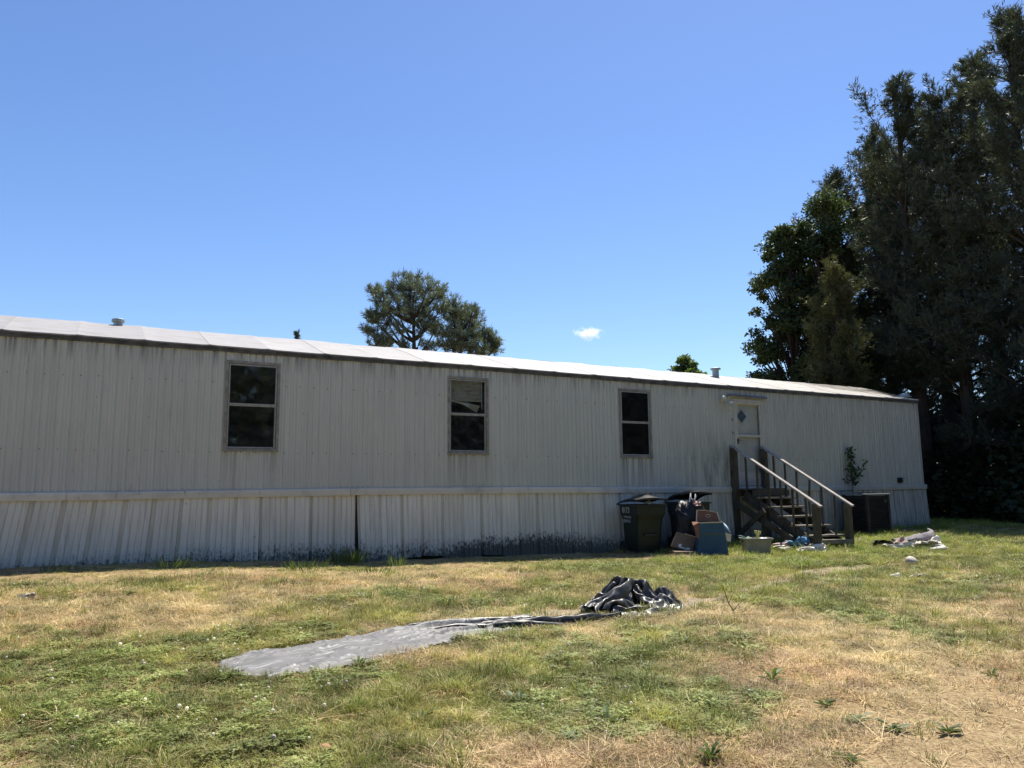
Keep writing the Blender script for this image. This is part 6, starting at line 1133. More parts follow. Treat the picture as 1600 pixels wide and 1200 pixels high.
def pine(base, H, clumps, label, seed, r0, group=None):
    """clumps: (dx, dy, z, radius) needle masses carried by limbs from the trunk"""
    rng = np.random.default_rng(seed); t = thing('pine_tree', tuple(base), label, 'tree', group)
    m = MB(); TP = trunk_mesh(m, base, H*.93, r0, rng, .04); Cs, Ds, Ls = [], [], []
    for (dx, dy, z, r_) in clumps:
        c = np.array(base)+[dx, dy, z]; hz_ = z-1.2-.35*math.hypot(dx, dy)
        p0 = np.array([np.interp(hz_, TP[:, 2]-TP[0, 2], TP[:, i]) for i in range(3)])
        s = np.linspace(0, 1, 7)[:, None]; P = p0+(c-p0)*s+np.array([0, 0, -1])*np.sin(s*math.pi)*.35
        m.tube(P, np.linspace(.11, .03, 7), 5, cap=False)
        for q in range(int(26*r_**1.6)+7):
            o = unit(rng.normal(size=3))*rng.random()**.4*r_*np.array([1, 1, .8]); cc = c+o
            m.tube(np.stack([c+(cc-c)*.1-[0, 0, .2], c+(cc-c)*.6-[0, 0, .1], cc]), [.028, .02, .012], 3, cap=False)
            ax = unit(o+[0, 0, r_*.9]); n = 34
            d = unit(rng.normal(size=(n, 3))*.75+ax*.9); Cs.append(np.repeat(cc[None], n, 0)+ax*rng.uniform(-.22, .12, (n, 1))); Ds.append(d); Ls.append(rng.uniform(.22, .42, n))
    m.build('trunk', MT['bark'], t); C = np.concatenate(Cs); D = np.concatenate(Ds); L = np.concatenate(Ls)
    Q = blades(C, D, L, L*.07+.010, rng); v = np.clip(rng.random(len(Q))*.7+.5*(unit(D)[:, 2]*.5+.1), 0, 1)
    fast_mesh('crown', Q, 4, MT['pine'], t, v); return t

# ------------------------------------------------------------------ trees at the right-hand end
def gb(x, y): return (x, y, float(hz(x, y)))
def far_base(px, dist):
    d_ = _f+CR*(px-800)/FPX; h_ = d_[:2]/np.linalg.norm(d_[:2]); return gb(CAM[0]+h_[0]*dist, CAM[1]+h_[1]*dist)
def height(px, py, dist):
    d_ = _f+CR*(px-800)/FPX+CU*(600-py)/FPX; return CAM[2]+d_[2]*dist/np.hypot(d_[0], d_[1])
GC = 'dark cedars beyond the end of the home'
for px, py, dist, rad, seed, dens, spray, cone, lab in (
  (1437, 122, 29.5, 2.8, 23, 1.25, .25, .60, 'dark cedar with spiky forked top rising above the end of the roof'),
  (1515, 138, 28.8, 2.8, 22, 1.25, .25, .52, 'dark cedar with a broad ragged top left of the tallest one'),
  (1636, 0, 27.6, 3.1, 21, 1.3, .25, .72, 'tallest dark cedar, nearest the right edge with its top out of the picture corner'),
  (1690, -60, 28.5, 3.0, 28, .9, .28, .7, 'dark cedar at the very right edge of the picture, mostly out of frame'),
  (1328, 272, 33.0, 2.8, 24, 1.3, .26, .72, 'grey-green cedar with pointed tip behind the leafy tree'),
  (1390, 205, 32.0, 2.5, 29, 1.1, .26, .60, 'cedar with short side spikes filling the space left of the forked one'),
  (1480, 190, 34.5, 3.0, 25, .8, .30, .5, 'cedar standing further back, seen between the two front cedars'),
  (1568, 78, 34.0, 3.0, 30, 1.0, .30, .66, 'cedar far back behind the tallest one, seen through its gaps'),
  (1400, 300, 36.0, 3.0, 35, .8, .32, .5, 'lower cedar far back behind the small rusty one')):
    b_ = far_base(px, dist); cedar(b_, height(px, py, dist)-b_[2], rad, lab, MT['cedar'], seed, dens, (.11 if dist < 33 else .30), cone, .3, spray*.84, GC, 42000 if dist < 33 else 22000)
b_ = far_base(1313, 27.6); cedar(b_, height(1320, 418, 27.6)-b_[2], 1.55, 'small rusty olive cedar just behind the end of the roof', MT['cedar_brown'], 26, 2.3, .1, .55, .2, .17)
b_ = far_base(1242, 30.0); broadleaf(b_, height(1230, 362, 30.0)-b_[2], 1.5, 'leafy broadleaf tree at the left end of the dark trees', MT['broad'], 31, 210, .115, 290, .12, shape=lambda z: .35+.65*min(1, (1-z)*2.6)**.7)
b_ = far_base(1303, 30.5); broadleaf(b_, height(1300, 315, 30.5)-b_[2], 1.9, 'vine-clad leafy tree rising between the cedars and broadleaf tree', MT['broad'], 32, 160, .115, 260, .15, shape=lambda z: .35+.65*min(1, (1-z)*2.2)**.8)
# undergrowth under and behind the cedars
rng = np.random.default_rng(55); n = 75000
ux = rng.uniform(21.5, 36, n); uy = rng.uniform(-9, 11, n); top = 2.0+3.8*fbm(ux*.5, uy*.5, 77, 3)
sel = (ux-22.6-1.6*(fbm(uy*.7, uy*0+2, 3, 2)-.5)*2 > 0) & ((ux > 26) | (uy > -3.5))
ux, uy, top = ux[sel], uy[sel], top[sel]; uz = rng.random(len(ux))**.8*top*np.clip((ux-22)/3.0, .15, 1)+.03
Q = leaves(np.stack([ux, uy, hz(ux, uy)+uz], 1), rng.uniform(.14, .30, len(ux)), rng)
tag(fast_mesh('undergrowth', Q, 4, MT['bush'], None, rng.random(len(Q))), 'dark tangled undergrowth below the cedars', kind='stuff')
broadleaf(gb(24.0, -2.9), 4.6, 1.9, 'dark shrubby sapling under the cedars at the right edge', MT['bush'], 34, 60, .17, 160, .1, name='shrub', shape=lambda z: .55+.45*math.sin(z*math.pi))

# ------------------------------------------------------------------ trees beyond the roof
b0 = far_base(648, 48)
def clumps_from(spec, base, dist, seed):
    rng = np.random.default_rng(seed); out_ = []
    for px, py, r_ in spec:
        d_ = _f+CR*(px-800)/FPX+CU*(600-py)/FPX; P = CAM+d_*(dist+rng.uniform(-1.3, 1.3))/np.hypot(d_[0], d_[1])
        out_.append((P[0]-base[0], P[1]-base[1], P[2]-base[2], r_))
    return out_
sp1 = [(625,442,.9),(648,440,.9),(668,448,.8),(684,455,.7),(612,455,.8),(640,462,1.1),(665,470,1.1),(595,468,.6),(600,485,.8),(620,480,1.0),(648,490,1.1),(675,492,1.0),(690,480,.6),
       (588,498,.6),(580,492,.45),(605,503,.7),(574,516,.4),(590,520,.5),(625,515,.6),(587,536,.55),(605,540,.5),(600,532,.4),(662,512,.8),(680,515,.8),(583,455,.35),(590,453,.3),(690,462,.3),(630,540,.4),(665,540,.5)]
pine(b0, 14.6, clumps_from(sp1, b0, 48, 1), 'tall round-headed pine beyond the roof, its trunk showing under the crown', 41, .42, 'pines beyond the roof')
b1 = far_base(722, 49)
sp2 = [(712,475,.6),(706,488,.8),(722,492,1.0),(738,490,.7),(712,508,1.1),(735,508,1.0),(700,522,.9),(722,526,1.1),(745,522,.7),(690,536,.8),(710,542,.9),(735,540,.9),(756,520,.5),(765,526,.7),(772,532,.5),(755,540,.9),(770,545,.7),(740,482,.3),(776,540,.3),(750,552,.6)]
pine(b1, 12.4, clumps_from(sp2, b1, 49, 2), 'shorter spreading pine to the right of the round-headed one', 42, .33, 'pines beyond the roof')
b2 = far_base(1071, 45); broadleaf(b2, 8.5, 1.25, 'small round sunlit green treetop just showing over the roof beside the vent pipe', MT['sunlit_leaf'], 43, 60, .2, 150, .6)
b3 = far_base(463.5, 60); cedar(b3, 13.6, 1.1, 'thin tip of a distant conifer peeking over the roof', MT['cedar'], 44, .5, .3, .9, .1, .25)
# woods behind the viewer, mirrored dark in the windows
rng = np.random.default_rng(66); n = 42000; a = rng.uniform(R(185), R(355), n); rr_ = 34+rng.random(n)*9
X = rr_*np.cos(a)+4; Y = -13+rr_*np.sin(a); top = 9+7*fbm(a*7, a*0, 5, 3); Z = rng.random(n)*top-.3
Q = leaves(np.stack([X, Y, Z], 1), rng.uniform(.6, 1.3, n), rng)
tag(fast_mesh('woods', Q, 4, MT['broad'], None, rng.random(n)), 'dark line of woods across the yard, mirrored in the windows', kind='stuff')

# ------------------------------------------------------------------ sapling by the wall
sb_ = np.array((17.06, -.13, gzs(17.06, -.13))); sap = thing('sapling', tuple(sb_), 'thin dark leafy sapling growing up behind the air conditioner', 'sapling'); rng = np.random.default_rng(8)
m = MB(); sx_ = lambda z: np.array((sb_[0]+.02*math.sin(z*3), sb_[1]+.02*math.sin(z*2+1), sb_[2]+z)); m.tube([sx_(z) for z in np.linspace(-.05, 2.18, 9)], np.linspace(.016, .005, 9), 6); Cs, Ds, Ls = [], [], []
for k in range(26):
    z = 1.22+.95*(k/26); a = k*2.4; L = rng.uniform(.12, .24)*(1.2-.6*(k/26)); d = np.array([math.cos(a), math.sin(a)*.4, .25]); p0 = sx_(z)
    m.tube([p0, p0+d*L], [.005, .003], 4, cap=False)
    for q in range(8): Cs.append(p0+d*L*rng.uniform(.3, 1.1)+rng.normal(size=3)*.02); Ls.append(rng.uniform(.06, .10))
for (p, q, n_) in (((0, 0, 1.25), (.46, -.05, 1.78), 40), ((0, 0, 1.3), (.30, -.03, 1.55), 20)):
    p0 = sx_(p[2]); p1 = sb_+np.array(q); m.tube([p0, (p0+p1)/2-[0, 0, .04], p1], [.008, .006, .004], 5, cap=False)
    for k in range(n_): Cs.append(p0+(p1-p0)*rng.uniform(.25, 1.0)+rng.normal(size=3)*.05); Ls.append(rng.uniform(.06, .10))
m.build('stem', MT['stem'], sap); C = np.array(Cs); fast_mesh('leaves', leaves(C, np.array(Ls), rng, .8), 4, MT['sap'], sap, rng.random(len(C))*.6)
p1 = sb_+np.array((.47, -.06, 1.80)); m = MB()
for dx in (-.13, .12): m.add([p1, p1+[dx*.5, -.02, .06], p1+[dx, 0, .05], p1+[dx*.5, .03, .015]], [(0, 1, 2, 3)])
m.build('new_leaf', MT['lime'], sap)

# ------------------------------------------------------------------ tarp sheet on the ground
FAR = [at(*q)[:2] for q in ((343,1043),(365,1027),(396,1019),(450,1012),(516,1001),(573,990),(630,983),(690,977.5),(770,974.5),(830,971))]
NEAR = [at(*q)[:2] for q in ((345,1061),(362,1062),(400,1059),(439,1056),(492,1048),(549,1041),(600,1028),(680,1009),(745,995),(826,983))]
def resample(P, n):
    P = np.array(P); s = np.r_[0, np.cumsum(np.linalg.norm(np.diff(P, axis=0), axis=1))]; s /= s[-1]; u = np.linspace(0, 1, n)
    return np.stack([np.interp(u, s, P[:, 0]), np.interp(u, s, P[:, 1])], 1)
nu, nv = 170, 46; A = resample(FAR, nu); B = resample(NEAR, nu); uj = np.linspace(0, 60, nu); A = A+np.stack([vnoise(uj*.7, uj*0, 71)-.5, fbm(uj*.9, uj*0, 72, 3)-.5], 1)*[.05, .07]; B = B+np.stack([vnoise(uj*.7, uj*0, 73)-.5, fbm(uj*.9, uj*0, 74, 3)-.5], 1)*[.05, .10]; v = np.linspace(0, 1, nv)[None, :, None]
XY = A[:, None]*(1-v)+B[:, None]*v; X, Y = XY[..., 0], XY[..., 1]; U = np.linspace(0, 1, nu)[:, None]; V = v[..., 0]
wob = (fbm(X*3, Y*3, 91, 3)-.5)*.05; X = X+wob; Y = Y+(fbm(X*3+9, Y*3, 92, 3)-.5)*.05*np.exp(-((V-.5)/.4)**2)-.02
ridge = np.zeros_like(X)+0*U
for vc, u0, w_, h_ in ((.12, .46, .045, .030), (.30, .50, .04, .035), (.55, .56, .05, .040), (.05, .60, .04, .03)):
    ctr = vc+.10*np.sin(U*7+vc*20); ridge = ridge+h_*np.exp(-((V-ctr)/w_)**2)*np.clip((U-u0)/.12, 0, 1)
wr = np.abs(fbm(X*2.2+Y*1.0, Y*9-X*3, 94, 4)-.5); wr2 = np.abs(fbm(X*3.0+4, Y*5+X*2, 96, 4)-.5); Z = ground_z(X, Y)+.022+ridge+.014*np.exp(-(wr/.022)**2)+.010*np.exp(-(wr2/.018)**2)+(fbm(X*4, Y*4, 95, 3)-.5)*.012
Z = Z-.012*np.clip(1-np.minimum(V, 1-V)/.05, 0, 1)-.010*np.clip(1-U/.02, 0, 1)
tarp = thing('tarp_sheet', (float(X.mean()), float(Y.mean()), float(Z.mean())), 'long grey plastic tarp strip lying flat on the lawn with dark folded edge', 'tarp')
m = MB(); m.grid(X, Y, Z); m.build('sheet', MT['tarp'], tarp, True)
FE = resample([at(*q)[:2] for q in ((640,985),(700,982),(770,980),(835,979.5),(890,975),(935,970),(972,967))], 60)
m = MB(); uu = np.linspace(0, 1, 60); hgt = .012+.066*np.clip((uu-.15)/.35, 0, 1)*(1-.3*np.clip((uu-.8)/.2, 0, 1))+(fbm(uu*14, uu*0, 6, 3)-.5)*.05*np.clip(uu*3, 0, 1); FE = FE+np.stack([vnoise(uu*11, uu*0, 76)-.5, fbm(uu*13, uu*0, 77, 3)-.5], 1)*[.02, .07]
prof = [(-.035, 0), (-.028, .5), (-.012, .92), (.0, 1.0), (.022, .96), (.10, .80), (.20, .35), (.27, .02)]
tx = np.gradient(FE[:, 0]); ty = np.gradient(FE[:, 1]); nn = np.stack([-ty, tx], 1)/np.hypot(tx, ty)[:, None]
G0 = np.array([gzs(*p) for p in FE]); taper = np.clip((1-uu)/.12, .25, 1)
X = np.stack([FE[:, 0]+nn[:, 0]*a*taper for a, b in prof], 1); Y = np.stack([FE[:, 1]+nn[:, 1]*a*taper for a, b in prof], 1); Z = np.stack([G0+.012+hgt*b for a, b in prof], 1)
m.grid(X, Y, Z); m.build('black_fold', MT['tarp_black'], tarp, True)
m = MB(); FE2 = FE+nn*(.16*taper[:, None]); prof2 = [(-.02, 0), (-.015, .7), (0, 1.0), (.02, .9), (.06, .2)]
h2 = .05*np.clip(uu/.3, 0, 1)*np.clip((.72-uu)/.2, 0, 1)+.01
X = np.stack([FE2[:, 0]+nn[:, 0]*a for a, b in prof2], 1); Y = np.stack([FE2[:, 1]+nn[:, 1]*a for a, b in prof2], 1); Z = np.stack([G0+.02+h2*b for a, b in prof2], 1)
m.grid(X[:44], Y[:44], Z[:44]); m.build('grey_fold', MT['tarp_two'], tarp, True)
m = MB(); FE3 = FE+nn*(-.10*taper[:, None]); X = np.stack([FE3[:, 0]+nn[:, 0]*a*1.3 for a, b in prof2], 1); Y = np.stack([FE3[:, 1]+nn[:, 1]*a*1.3 for a, b in prof2], 1); h3 = .008+.045*np.clip((uu-.05)/.2, 0, 1)*np.clip((.66-uu)/.2, 0, 1)*(.6+.8*vnoise(uu*12, uu*0, 81)); Z = np.stack([G0+.02+h3*b for a, b in prof2], 1)
m.grid(X[2:40], Y[2:40], Z[2:40]); m.build('black_fold', MT['tarp_black'], tarp, True)

# ------------------------------------------------------------------ bunched tarp heap
hc = at(985, 957); hc = np.array((hc[0]+.16, hc[1]+.20, gzs(hc[0], hc[1]+.2)))
HEAP_ROT, HEAP_S, HEAP_Z = 315, .84, 1.30
heap = thing('bunched_tarp', tuple(hc), 'bunched heap of grey and black plastic tarp on the lawn', 'tarp')
yaw = -YAW; ca, sa = math.cos(yaw), math.sin(yaw)             # heap axes: x across the view
def HP(x, y, z): return hc[0]+x*ca-y*sa, hc[1]+x*sa+y*ca, hc[2]+z
D0 = DRAPE.copy(); ctr = D0.reshape(-1, 3).mean(0); a_ = R(HEAP_ROT); dx, dy = D0[..., 0]-ctr[0], D0[..., 1]-ctr[1]
Xl = (dx*math.cos(a_)-dy*math.sin(a_))*HEAP_S; Yl = (dx*math.sin(a_)+dy*math.cos(a_))*HEAP_S; Zl = D0[..., 2]*HEAP_S*HEAP_Z
XW, YW, ZW = HP(Xl, Yl, Zl*0); ZW = ground_z(XW, YW)+Zl+.005
m = MB(); m.grid(XW, YW, ZW); hb = m.build('crumpled_sheet', MT['tarp_two'], heap, True)
ss = hb.modifiers.new('smooth', 'SUBSURF'); ss.levels = 2; ss.render_levels = 2

# ------------------------------------------------------------------ clothes and litter
def rag(px, py, size, amp, seed, mat, name, label, cat, rot=0.0, dz=0.0):
    rg = np.random.default_rng(seed); p = at(px, py); n = 24; i0, j0 = rg.integers(3, 64-n, 2); size = (size[0]*1.4, size[1]*1.55, size[2]); amp = amp*1.35; D = DRAPE[i0:i0+n, j0:j0+n].copy()
    D = D-D.reshape(-1, 3).mean(0); C2 = np.cov(D[..., 0].ravel(), D[..., 1].ravel()); w_, v_ = np.linalg.eigh(C2); e = v_[:, 1]
    A_ = D[..., 0]*e[0]+D[..., 1]*e[1]; B_ = -D[..., 0]*e[1]+D[..., 1]*e[0]; A_ = A_/np.ptp(A_)*size[0]; B_ = B_/np.ptp(B_)*size[1]
    Z_ = D[..., 2]-np.percentile(D[..., 2], 12); Z_ = Z_/max(np.ptp(Z_), .01)*(amp*1.15+size[2]); cs, sn = math.cos(rot), math.sin(rot)
    X_ = p[0]+A_*cs-B_*sn; Y_ = p[1]+A_*sn+B_*cs; m = MB(); m.grid(X_, Y_, ground_z(X_, Y_)+np.maximum(Z_, 0)+.025+dz); tag(m.build(name, MT[mat], None, True), label, cat)
rag(1247, 857, (.42, .34, .06), .10, 21, 'rag_blue', 'crumpled_shirt', 'crumpled light blue cloth on the grass at the foot of the steps', 'clothing', -.5, .03)
rag(1232, 857, (.34, .30, .04), .07, 22, 'rag_pink', 'crumpled_rag', 'pinkish brown rag just left of the light blue cloth', 'rag', .3)
rag(1222, 861, (.42, .30, .02), .06, 23, 'rag_cream', 'crumpled_cloth', 'cream cloth scraps spread at the left of the blue cloth', 'cloth', .8)
rag(1256, 865, (.22, .22, .03), .07, 24, 'rag_white', 'crumpled_paper', 'small white crumpled piece in front of the light blue cloth', 'paper', .2)
rag(1268, 858, (.30, .22, .03), .06, 25, 'rag_grey', 'crumpled_rag', 'grey rag against the foot of the left bottom post', 'rag', -.3)
rag(1281, 862, (.26, .18, .04), .07, 26, 'rag_white', 'discarded_shoe', 'off-white discarded shoe-like item below the bottom board of the steps', 'litter', -.4)
rag(1385, 855, (.46, .30, .03), .07, 27, 'rag_dark', 'dark_garment', 'dark garment at the left end of the clothes heap on the grass', 'clothing', -.5)
rag(1400, 854, (.40, .34, .07), .09, 28, 'rag_pink', 'pink_garment', 'dusty pink garment between the dark one and the grey heap', 'clothing', -.2)
rag(1432, 851, (.80, .50, .12), .13, 29, 'rag_grey', 'grey_garment', 'big grey lilac garment heaped behind the cream sheet', 'clothing', -.5)
rag(1432, 858, (.72, .36, .05), .08, 30, 'rag_cream', 'cream_sheet', 'cream sheet crumpled in front of the grey garment', 'cloth', -.55)
rag(1456, 855, (.44, .40, .07), .10, 31, 'rag_white', 'white_garment', 'white garment with dark gaps at the right end of the clothes heap', 'clothing', -.3)
rag(1468, 861, (.24, .20, .02), .05, 32, 'rag_white', 'paper_scrap', 'small white scrap beyond the right end of the clothes heap', 'paper', .3)
p = at(1424, 882); m = MB(); blob(m, (p[0], p[1], gzs(p[0], p[1])+.05), (.12, .10, .09), .18, 5, 10, 12); tag(m.build('pale_stone', MT['stone'], None, True), 'pale rounded stone lying on the lawn below the clothes heap', 'stone')
rag(1403, 905, (.14, .12, .01), .04, 33, 'rag_white', 'paper_scrap', 'small white paper scrap on the bare earth below the pale stone', 'paper')
rag(1432, 905, (.30, .07, .01), .03, 34, 'rag_white', 'paper_strip', 'thin white strip of paper in the grass right of the bare earth', 'paper', -.2)
rag(43, 937, (.13, .06, .01), .03, 35, 'rag_white', 'paper_scrap', 'white paper scrap in dry grass near the left edge', 'paper', .2)
p = at(508, 1180); m = MB(); blob(m, (p[0], p[1], gzs(p[0], p[1])+.03), (.035, .03, .03), .2, 6, 8, 10); tag(m.build('clay_chunk', MT['terracotta'], None, True), 'small orange clay chunk in the grass near the bottom edge', 'clay chunk')

# broad-leaved weeds in the lawn
def weed(px, py, n, L, up, seed, label, group=None, width=.28):
    rng = np.random.default_rng(seed); p = at(px, py); b = np.array((p[0], p[1], gzs(p[0], p[1]))); t = thing('weed', tuple(b), label, 'weed', group); V = []
    m = MB()
    for k in range(n):
        a = 2*math.pi*k*.382+rng.uniform(-.4, .4); l = L*rng.uniform(.45, 1.25); e = up*rng.uniform(.3, 1.6); d = np.array([math.cos(a), math.sin(a), 0]); s = np.array([-d[1], d[0], 0]); w_ = l*width*rng.uniform(.8, 1.2)
        P = [b+d*l*f+np.array([0, 0, 1])*(l*(e*f-.55*e*f*f*1.1)+.01) for f in (0.02, .4, .72, 1.0)]
        m.add([P[0], P[1]+s*w_*.45, P[1]-[0, 0, .006], P[1]-s*w_*.45, P[2]+s*w_*.42, P[2]-[0, 0, .006], P[2]-s*w_*.42, P[3]], [(0, 2, 1), (0, 3, 2), (1, 2, 5, 4), (2, 3, 6, 5), (4, 5, 7), (5, 6, 7)])
    o = m.build('leaves', MT['weed'], t); a_ = o.data.attributes.new('var', 'FLOAT', 'FACE'); a_.data.foreach_set('value', np.repeat(rng.random(n), 6).astype(np.float32))
for i, (px, py, n, L, up, lb) in enumerate([(876,1052,9,.17,1.0,'dock-like weed nearest below the bunched tarp heap'),(812,1098,12,.20,.9,'largest leafy weed in the lawn left of centre near the bottom'),(658,1130,11,.17,.8,'leafy weed lowest on the left, below the grey tarp strip'),
    (948,1132,9,.19,1.1,'weed with pale grey-green leaves near the bottom centre'),(1206,1065,7,.20,1.5,'upright narrow-leaved weed right of centre in dry grass'),(1290,1105,11,.16,.8,'low spreading weed with a dead flower stub at its left'),
    (1335,1130,10,.22,.5,'flat broad-leaved weed with long pale leaves lying on dry grass'),(1395,1140,13,.18,.7,'dense dark weed clump just right of the flat pale-leaved one'),(1482,1145,12,.16,.9,'round leafy weed alone on bare soil at lower right'),
    (1550,1060,8,.12,1.3,'small weed on bare soil near the right edge'),(1110,1195,7,.15,1.4,'weed at the very bottom edge right of centre'),(1330,1190,9,.15,.8,'small weed at the bottom edge below the flat pale-leaved one'),
    (560,1043,8,.14,1.2,'weed growing over the near edge of the grey tarp strip')]):
    weed(px, py, n+7, L*.56, up*1.1, 100+i, lb)
# tall grass tufts and the twiggy stalk
def tuft(px, py, n, L, spread, seed, label):
    rng = np.random.default_rng(seed); p = at(px, py); b = np.array((p[0], p[1], gzs(p[0], p[1]))); a = rng.random(n)*2*math.pi; r_ = spread*rng.random(n)**.6
    C = b+np.stack([r_*np.cos(a), r_*np.sin(a), 0*a], 1); D = np.stack([np.cos(a)*.35, np.sin(a)*.35, 1+0*a], 1)+rng.normal(size=(n, 3))*.22; l = L*rng.uniform(.5, 1.15, n)
    o = fast_mesh('grass_tuft', blades(C, D, l, .012+0*l, rng), 4, MT['weed'], None, rng.random(n)); tag(o, label, 'grass tuft')
tuft(545, 884, 190, .30, .28, 1, 'tallest bright grass tuft against the dark foot of the skirting joint')
tuft(478, 893, 110, .20, .30, 2, 'shorter grass tuft left of the tallest one by the skirting')
tuft(622, 888, 40, .24, .12, 3, 'thin grass tuft right of the tallest one by the skirting')
tuft(582, 897, 60, .16, .25, 4, 'low grass tuft between the tallest and the thin one')
tuft(90, 893, 40, .14, .25, 5, 'sparse grass tuft at the shadow edge near the left of the picture')
tuft(265, 888, 55, .22, .25, 6, 'sparse grass tuft in the shadow left of the first window')
p = at(1150, 962); b = np.array((p[0], p[1], gzs(p[0], p[1]))); m = MB(); m.tube([b, b+[-.05, .05, .13], b+[-.10, .08, .32]], [.006, .005, .003], 5); m.tube([b+[-.02, .02, .05], b+[.08, -.02, .16]], [.004, .002], 4); m.tube([b, b+[.12, -.05, .06]], [.005, .003], 4); m.tube([b+[-.05, .05, .13], b+[.0, .02, .25]], [.004, .002], 4)
tag(m.build('dead_stalk', MT['stem'], None), 'thin dead branching stalk beside the bare track right of the tarp heap', 'dead stalk')

# ------------------------------------------------------------------ the one small cloud
d_ = _f+CR*(919-800)/FPX+CU*(600-521)/FPX; cc = CAM+d_*700.0
cl = NT('cloud_vapour'); cl.t.nodes.remove(cl.b); pv = cl.n('ShaderNodeVolumePrincipled'); pv.inputs['Color'].default_value = (1, 1, 1, 1); pv.inputs['Anisotropy'].default_value = .2
tc = cl.n('ShaderNodeTexCoord').outputs['Object']; nz = cl.noise(tc, .20, 7, .68); dv = cl.n('ShaderNodeVectorMath', operation='LENGTH'); sc2 = cl.scale(tc, (1/13.5, 1/9.0, 1/6.2)); cl.l(sc2, dv.inputs[0])
den = cl.math('SUBTRACT', cl.math('MULTIPLY', nz, 1.9), cl.math('ADD', .42, cl.math('MULTIPLY', dv.outputs['Value'], .62))); cl.l(cl.math('MULTIPLY', cl.math('MAXIMUM', den, 0.0), .42), pv.inputs['Density']); cl.l(pv.outputs[0], cl.o.inputs['Volume'])
m = MB(); m.box((0, 0, 0), (32, 22, 15)); cloud = m.build('cloud', cl.m); cloud.location = tuple(cc); cloud.rotation_euler = (0, 0, -YAW)
tag(cloud, 'single small white puff of cloud low in the blue sky', 'cloud')

# ------------------------------------------------------------------ lawn grass (uncountable)
PRO = bpy.data.collections.new('grass_sorts')
def proto(name, n, L, spread, lean, wd, seed, flat=False):
    rng = np.random.default_rng(seed); Q = []; va = []
    for k in range(n):
        a = rng.random()*2*math.pi; r_ = spread*rng.random()**.6; b = np.array([r_*math.cos(a), r_*math.sin(a), -.004]); l = L*rng.uniform(.45, 1.2); a2 = a+rng.normal()*.8
        d = np.array([math.cos(a2), math.sin(a2), 0]); ln = lean*rng.uniform(.3, 1.5); s = np.array([-d[1], d[0], 0])*wd*rng.uniform(.7, 1.3)
        p1 = b+d*l*ln*.35+np.array([0, 0, l*.55*max(1-.3*ln, .15)]); p2 = b+d*l*ln*1.0+np.array([0, 0, l*max(1-.45*ln, .12)])
        Q += [b-s, b+s, p1+s*.8, p1-s*.8, p1-s*.8, p1+s*.8, p2+s*.12, p2-s*.12]; va += [rng.random()]*2
    o = fast_mesh(name, np.array(Q), 4, MT['grass'], None, va); COL.objects.unlink(o); PRO.objects.link(o); return o
def clover(name, n, seed):
    rng = np.random.default_rng(seed); Q = []; va = []
    for k in range(n):
        a = rng.random()*6.28; r_ = .07*rng.random()**.5; c = np.array([r_*math.cos(a), r_*math.sin(a), rng.uniform(.015, .045)]); a0 = rng.random()*6.28
        for q in range(3):
            d = np.array([math.cos(a0+q*2.09), math.sin(a0+q*2.09), rng.uniform(-.2, .3)]); s = np.array([-d[1], d[0], 0])*.55; l = .014; Q += [c, c+d*l*.6+s*l, c+d*l*1.25, c+d*l*.6-s*l]; va.append(rng.random())
    o = fast_mesh(name, np.array(Q), 4, MT['grass'], None, va); COL.objects.unlink(o); PRO.objects.link(o)
def flower(name):
    m = MB(); blob(m, (0, 0, .055), (.011, .011, .010), .1, 3, 5, 6); o = m.build(name, MT['grass']); COL.objects.unlink(o); PRO.objects.link(o)
    a_ = o.data.attributes.new('var', 'FLOAT', 'FACE'); a_.data.foreach_set('value', np.full(len(o.data.polygons), .5, np.float32))
for i in range(3): proto('a_green_%d' % i, 17, .085, .055, .85, .0023, 200+i)
for i in range(3): proto('b_straw_%d' % i, 16, .085, .065, 1.4, .0020, 210+i)
for i in range(2): proto('c_litter_%d' % i, 10, .095, .07, 2.1, .0020, 220+i)
clover('d_clover', 16, 230); flower('e_flower')
for i in range(2): proto('f_tall_%d' % i, 15, .14, .06, .8, .0027, 240+i)
rng = np.random.default_rng(300)
def scatter(n, x0, x1, y0, y1, p):
    x = rng.uniform(x0, x1, n); y = rng.uniform(y0, y1, n); d = np.hypot(x, y+13.4); k = (rng.random(n) < p(d)) & ~((y > -.06) & (x < 20.15) & (y < 4.2)); k &= (d > 2.2) & ~((x < -1.5-.08*(y+13)) & (d > 14) & (x < -5)); return x[k], y[k], d[k]
x, y, d = scatter(760000, -6.5, 25, -12.6, 4.5, lambda d: np.clip((5.2/np.maximum(d, 3))**1.15, 0, .9))
d2 = np.hypot(x, y+13.4); gr = green(x, y); pdst = path_dist(x, y)
tarp_poly = np.array(list(FAR)+list(NEAR)[::-1])
def inside(x, y, P):
    c = np.zeros(len(x), bool); j = len(P)-1
    for i in range(len(P)):
        cnd = ((P[i][1] > y) != (P[j][1] > y)); den_ = P[j][1]-P[i][1]; den_ = den_ if abs(den_) > 1e-9 else 1e-9
        c ^= cnd & (x < (P[j][0]-P[i][0])*(y-P[i][1])/den_+P[i][0]); j = i
    return c
soil = np.zeros(len(x))
for px, py, r_, a_ in ((1500,1150,1.0,.75),(1580,1090,.9,.75),(1420,1190,.5,.5),(900,1192,.3,.4),(600,918,.6,.3),(780,905,.6,.35),(1240,925,.4,.4),(1400,895,.4,.4),(560,990,.25,.3)):
    q = at(px, py); soil += a_*np.exp(-((x-q[0])**2+(y-q[1])**2)/r_**2)
soil += .7*np.clip((fbm(x*2.1, y*2.1, 88, 4)-.60)*7, 0, 1)*(1-gr)
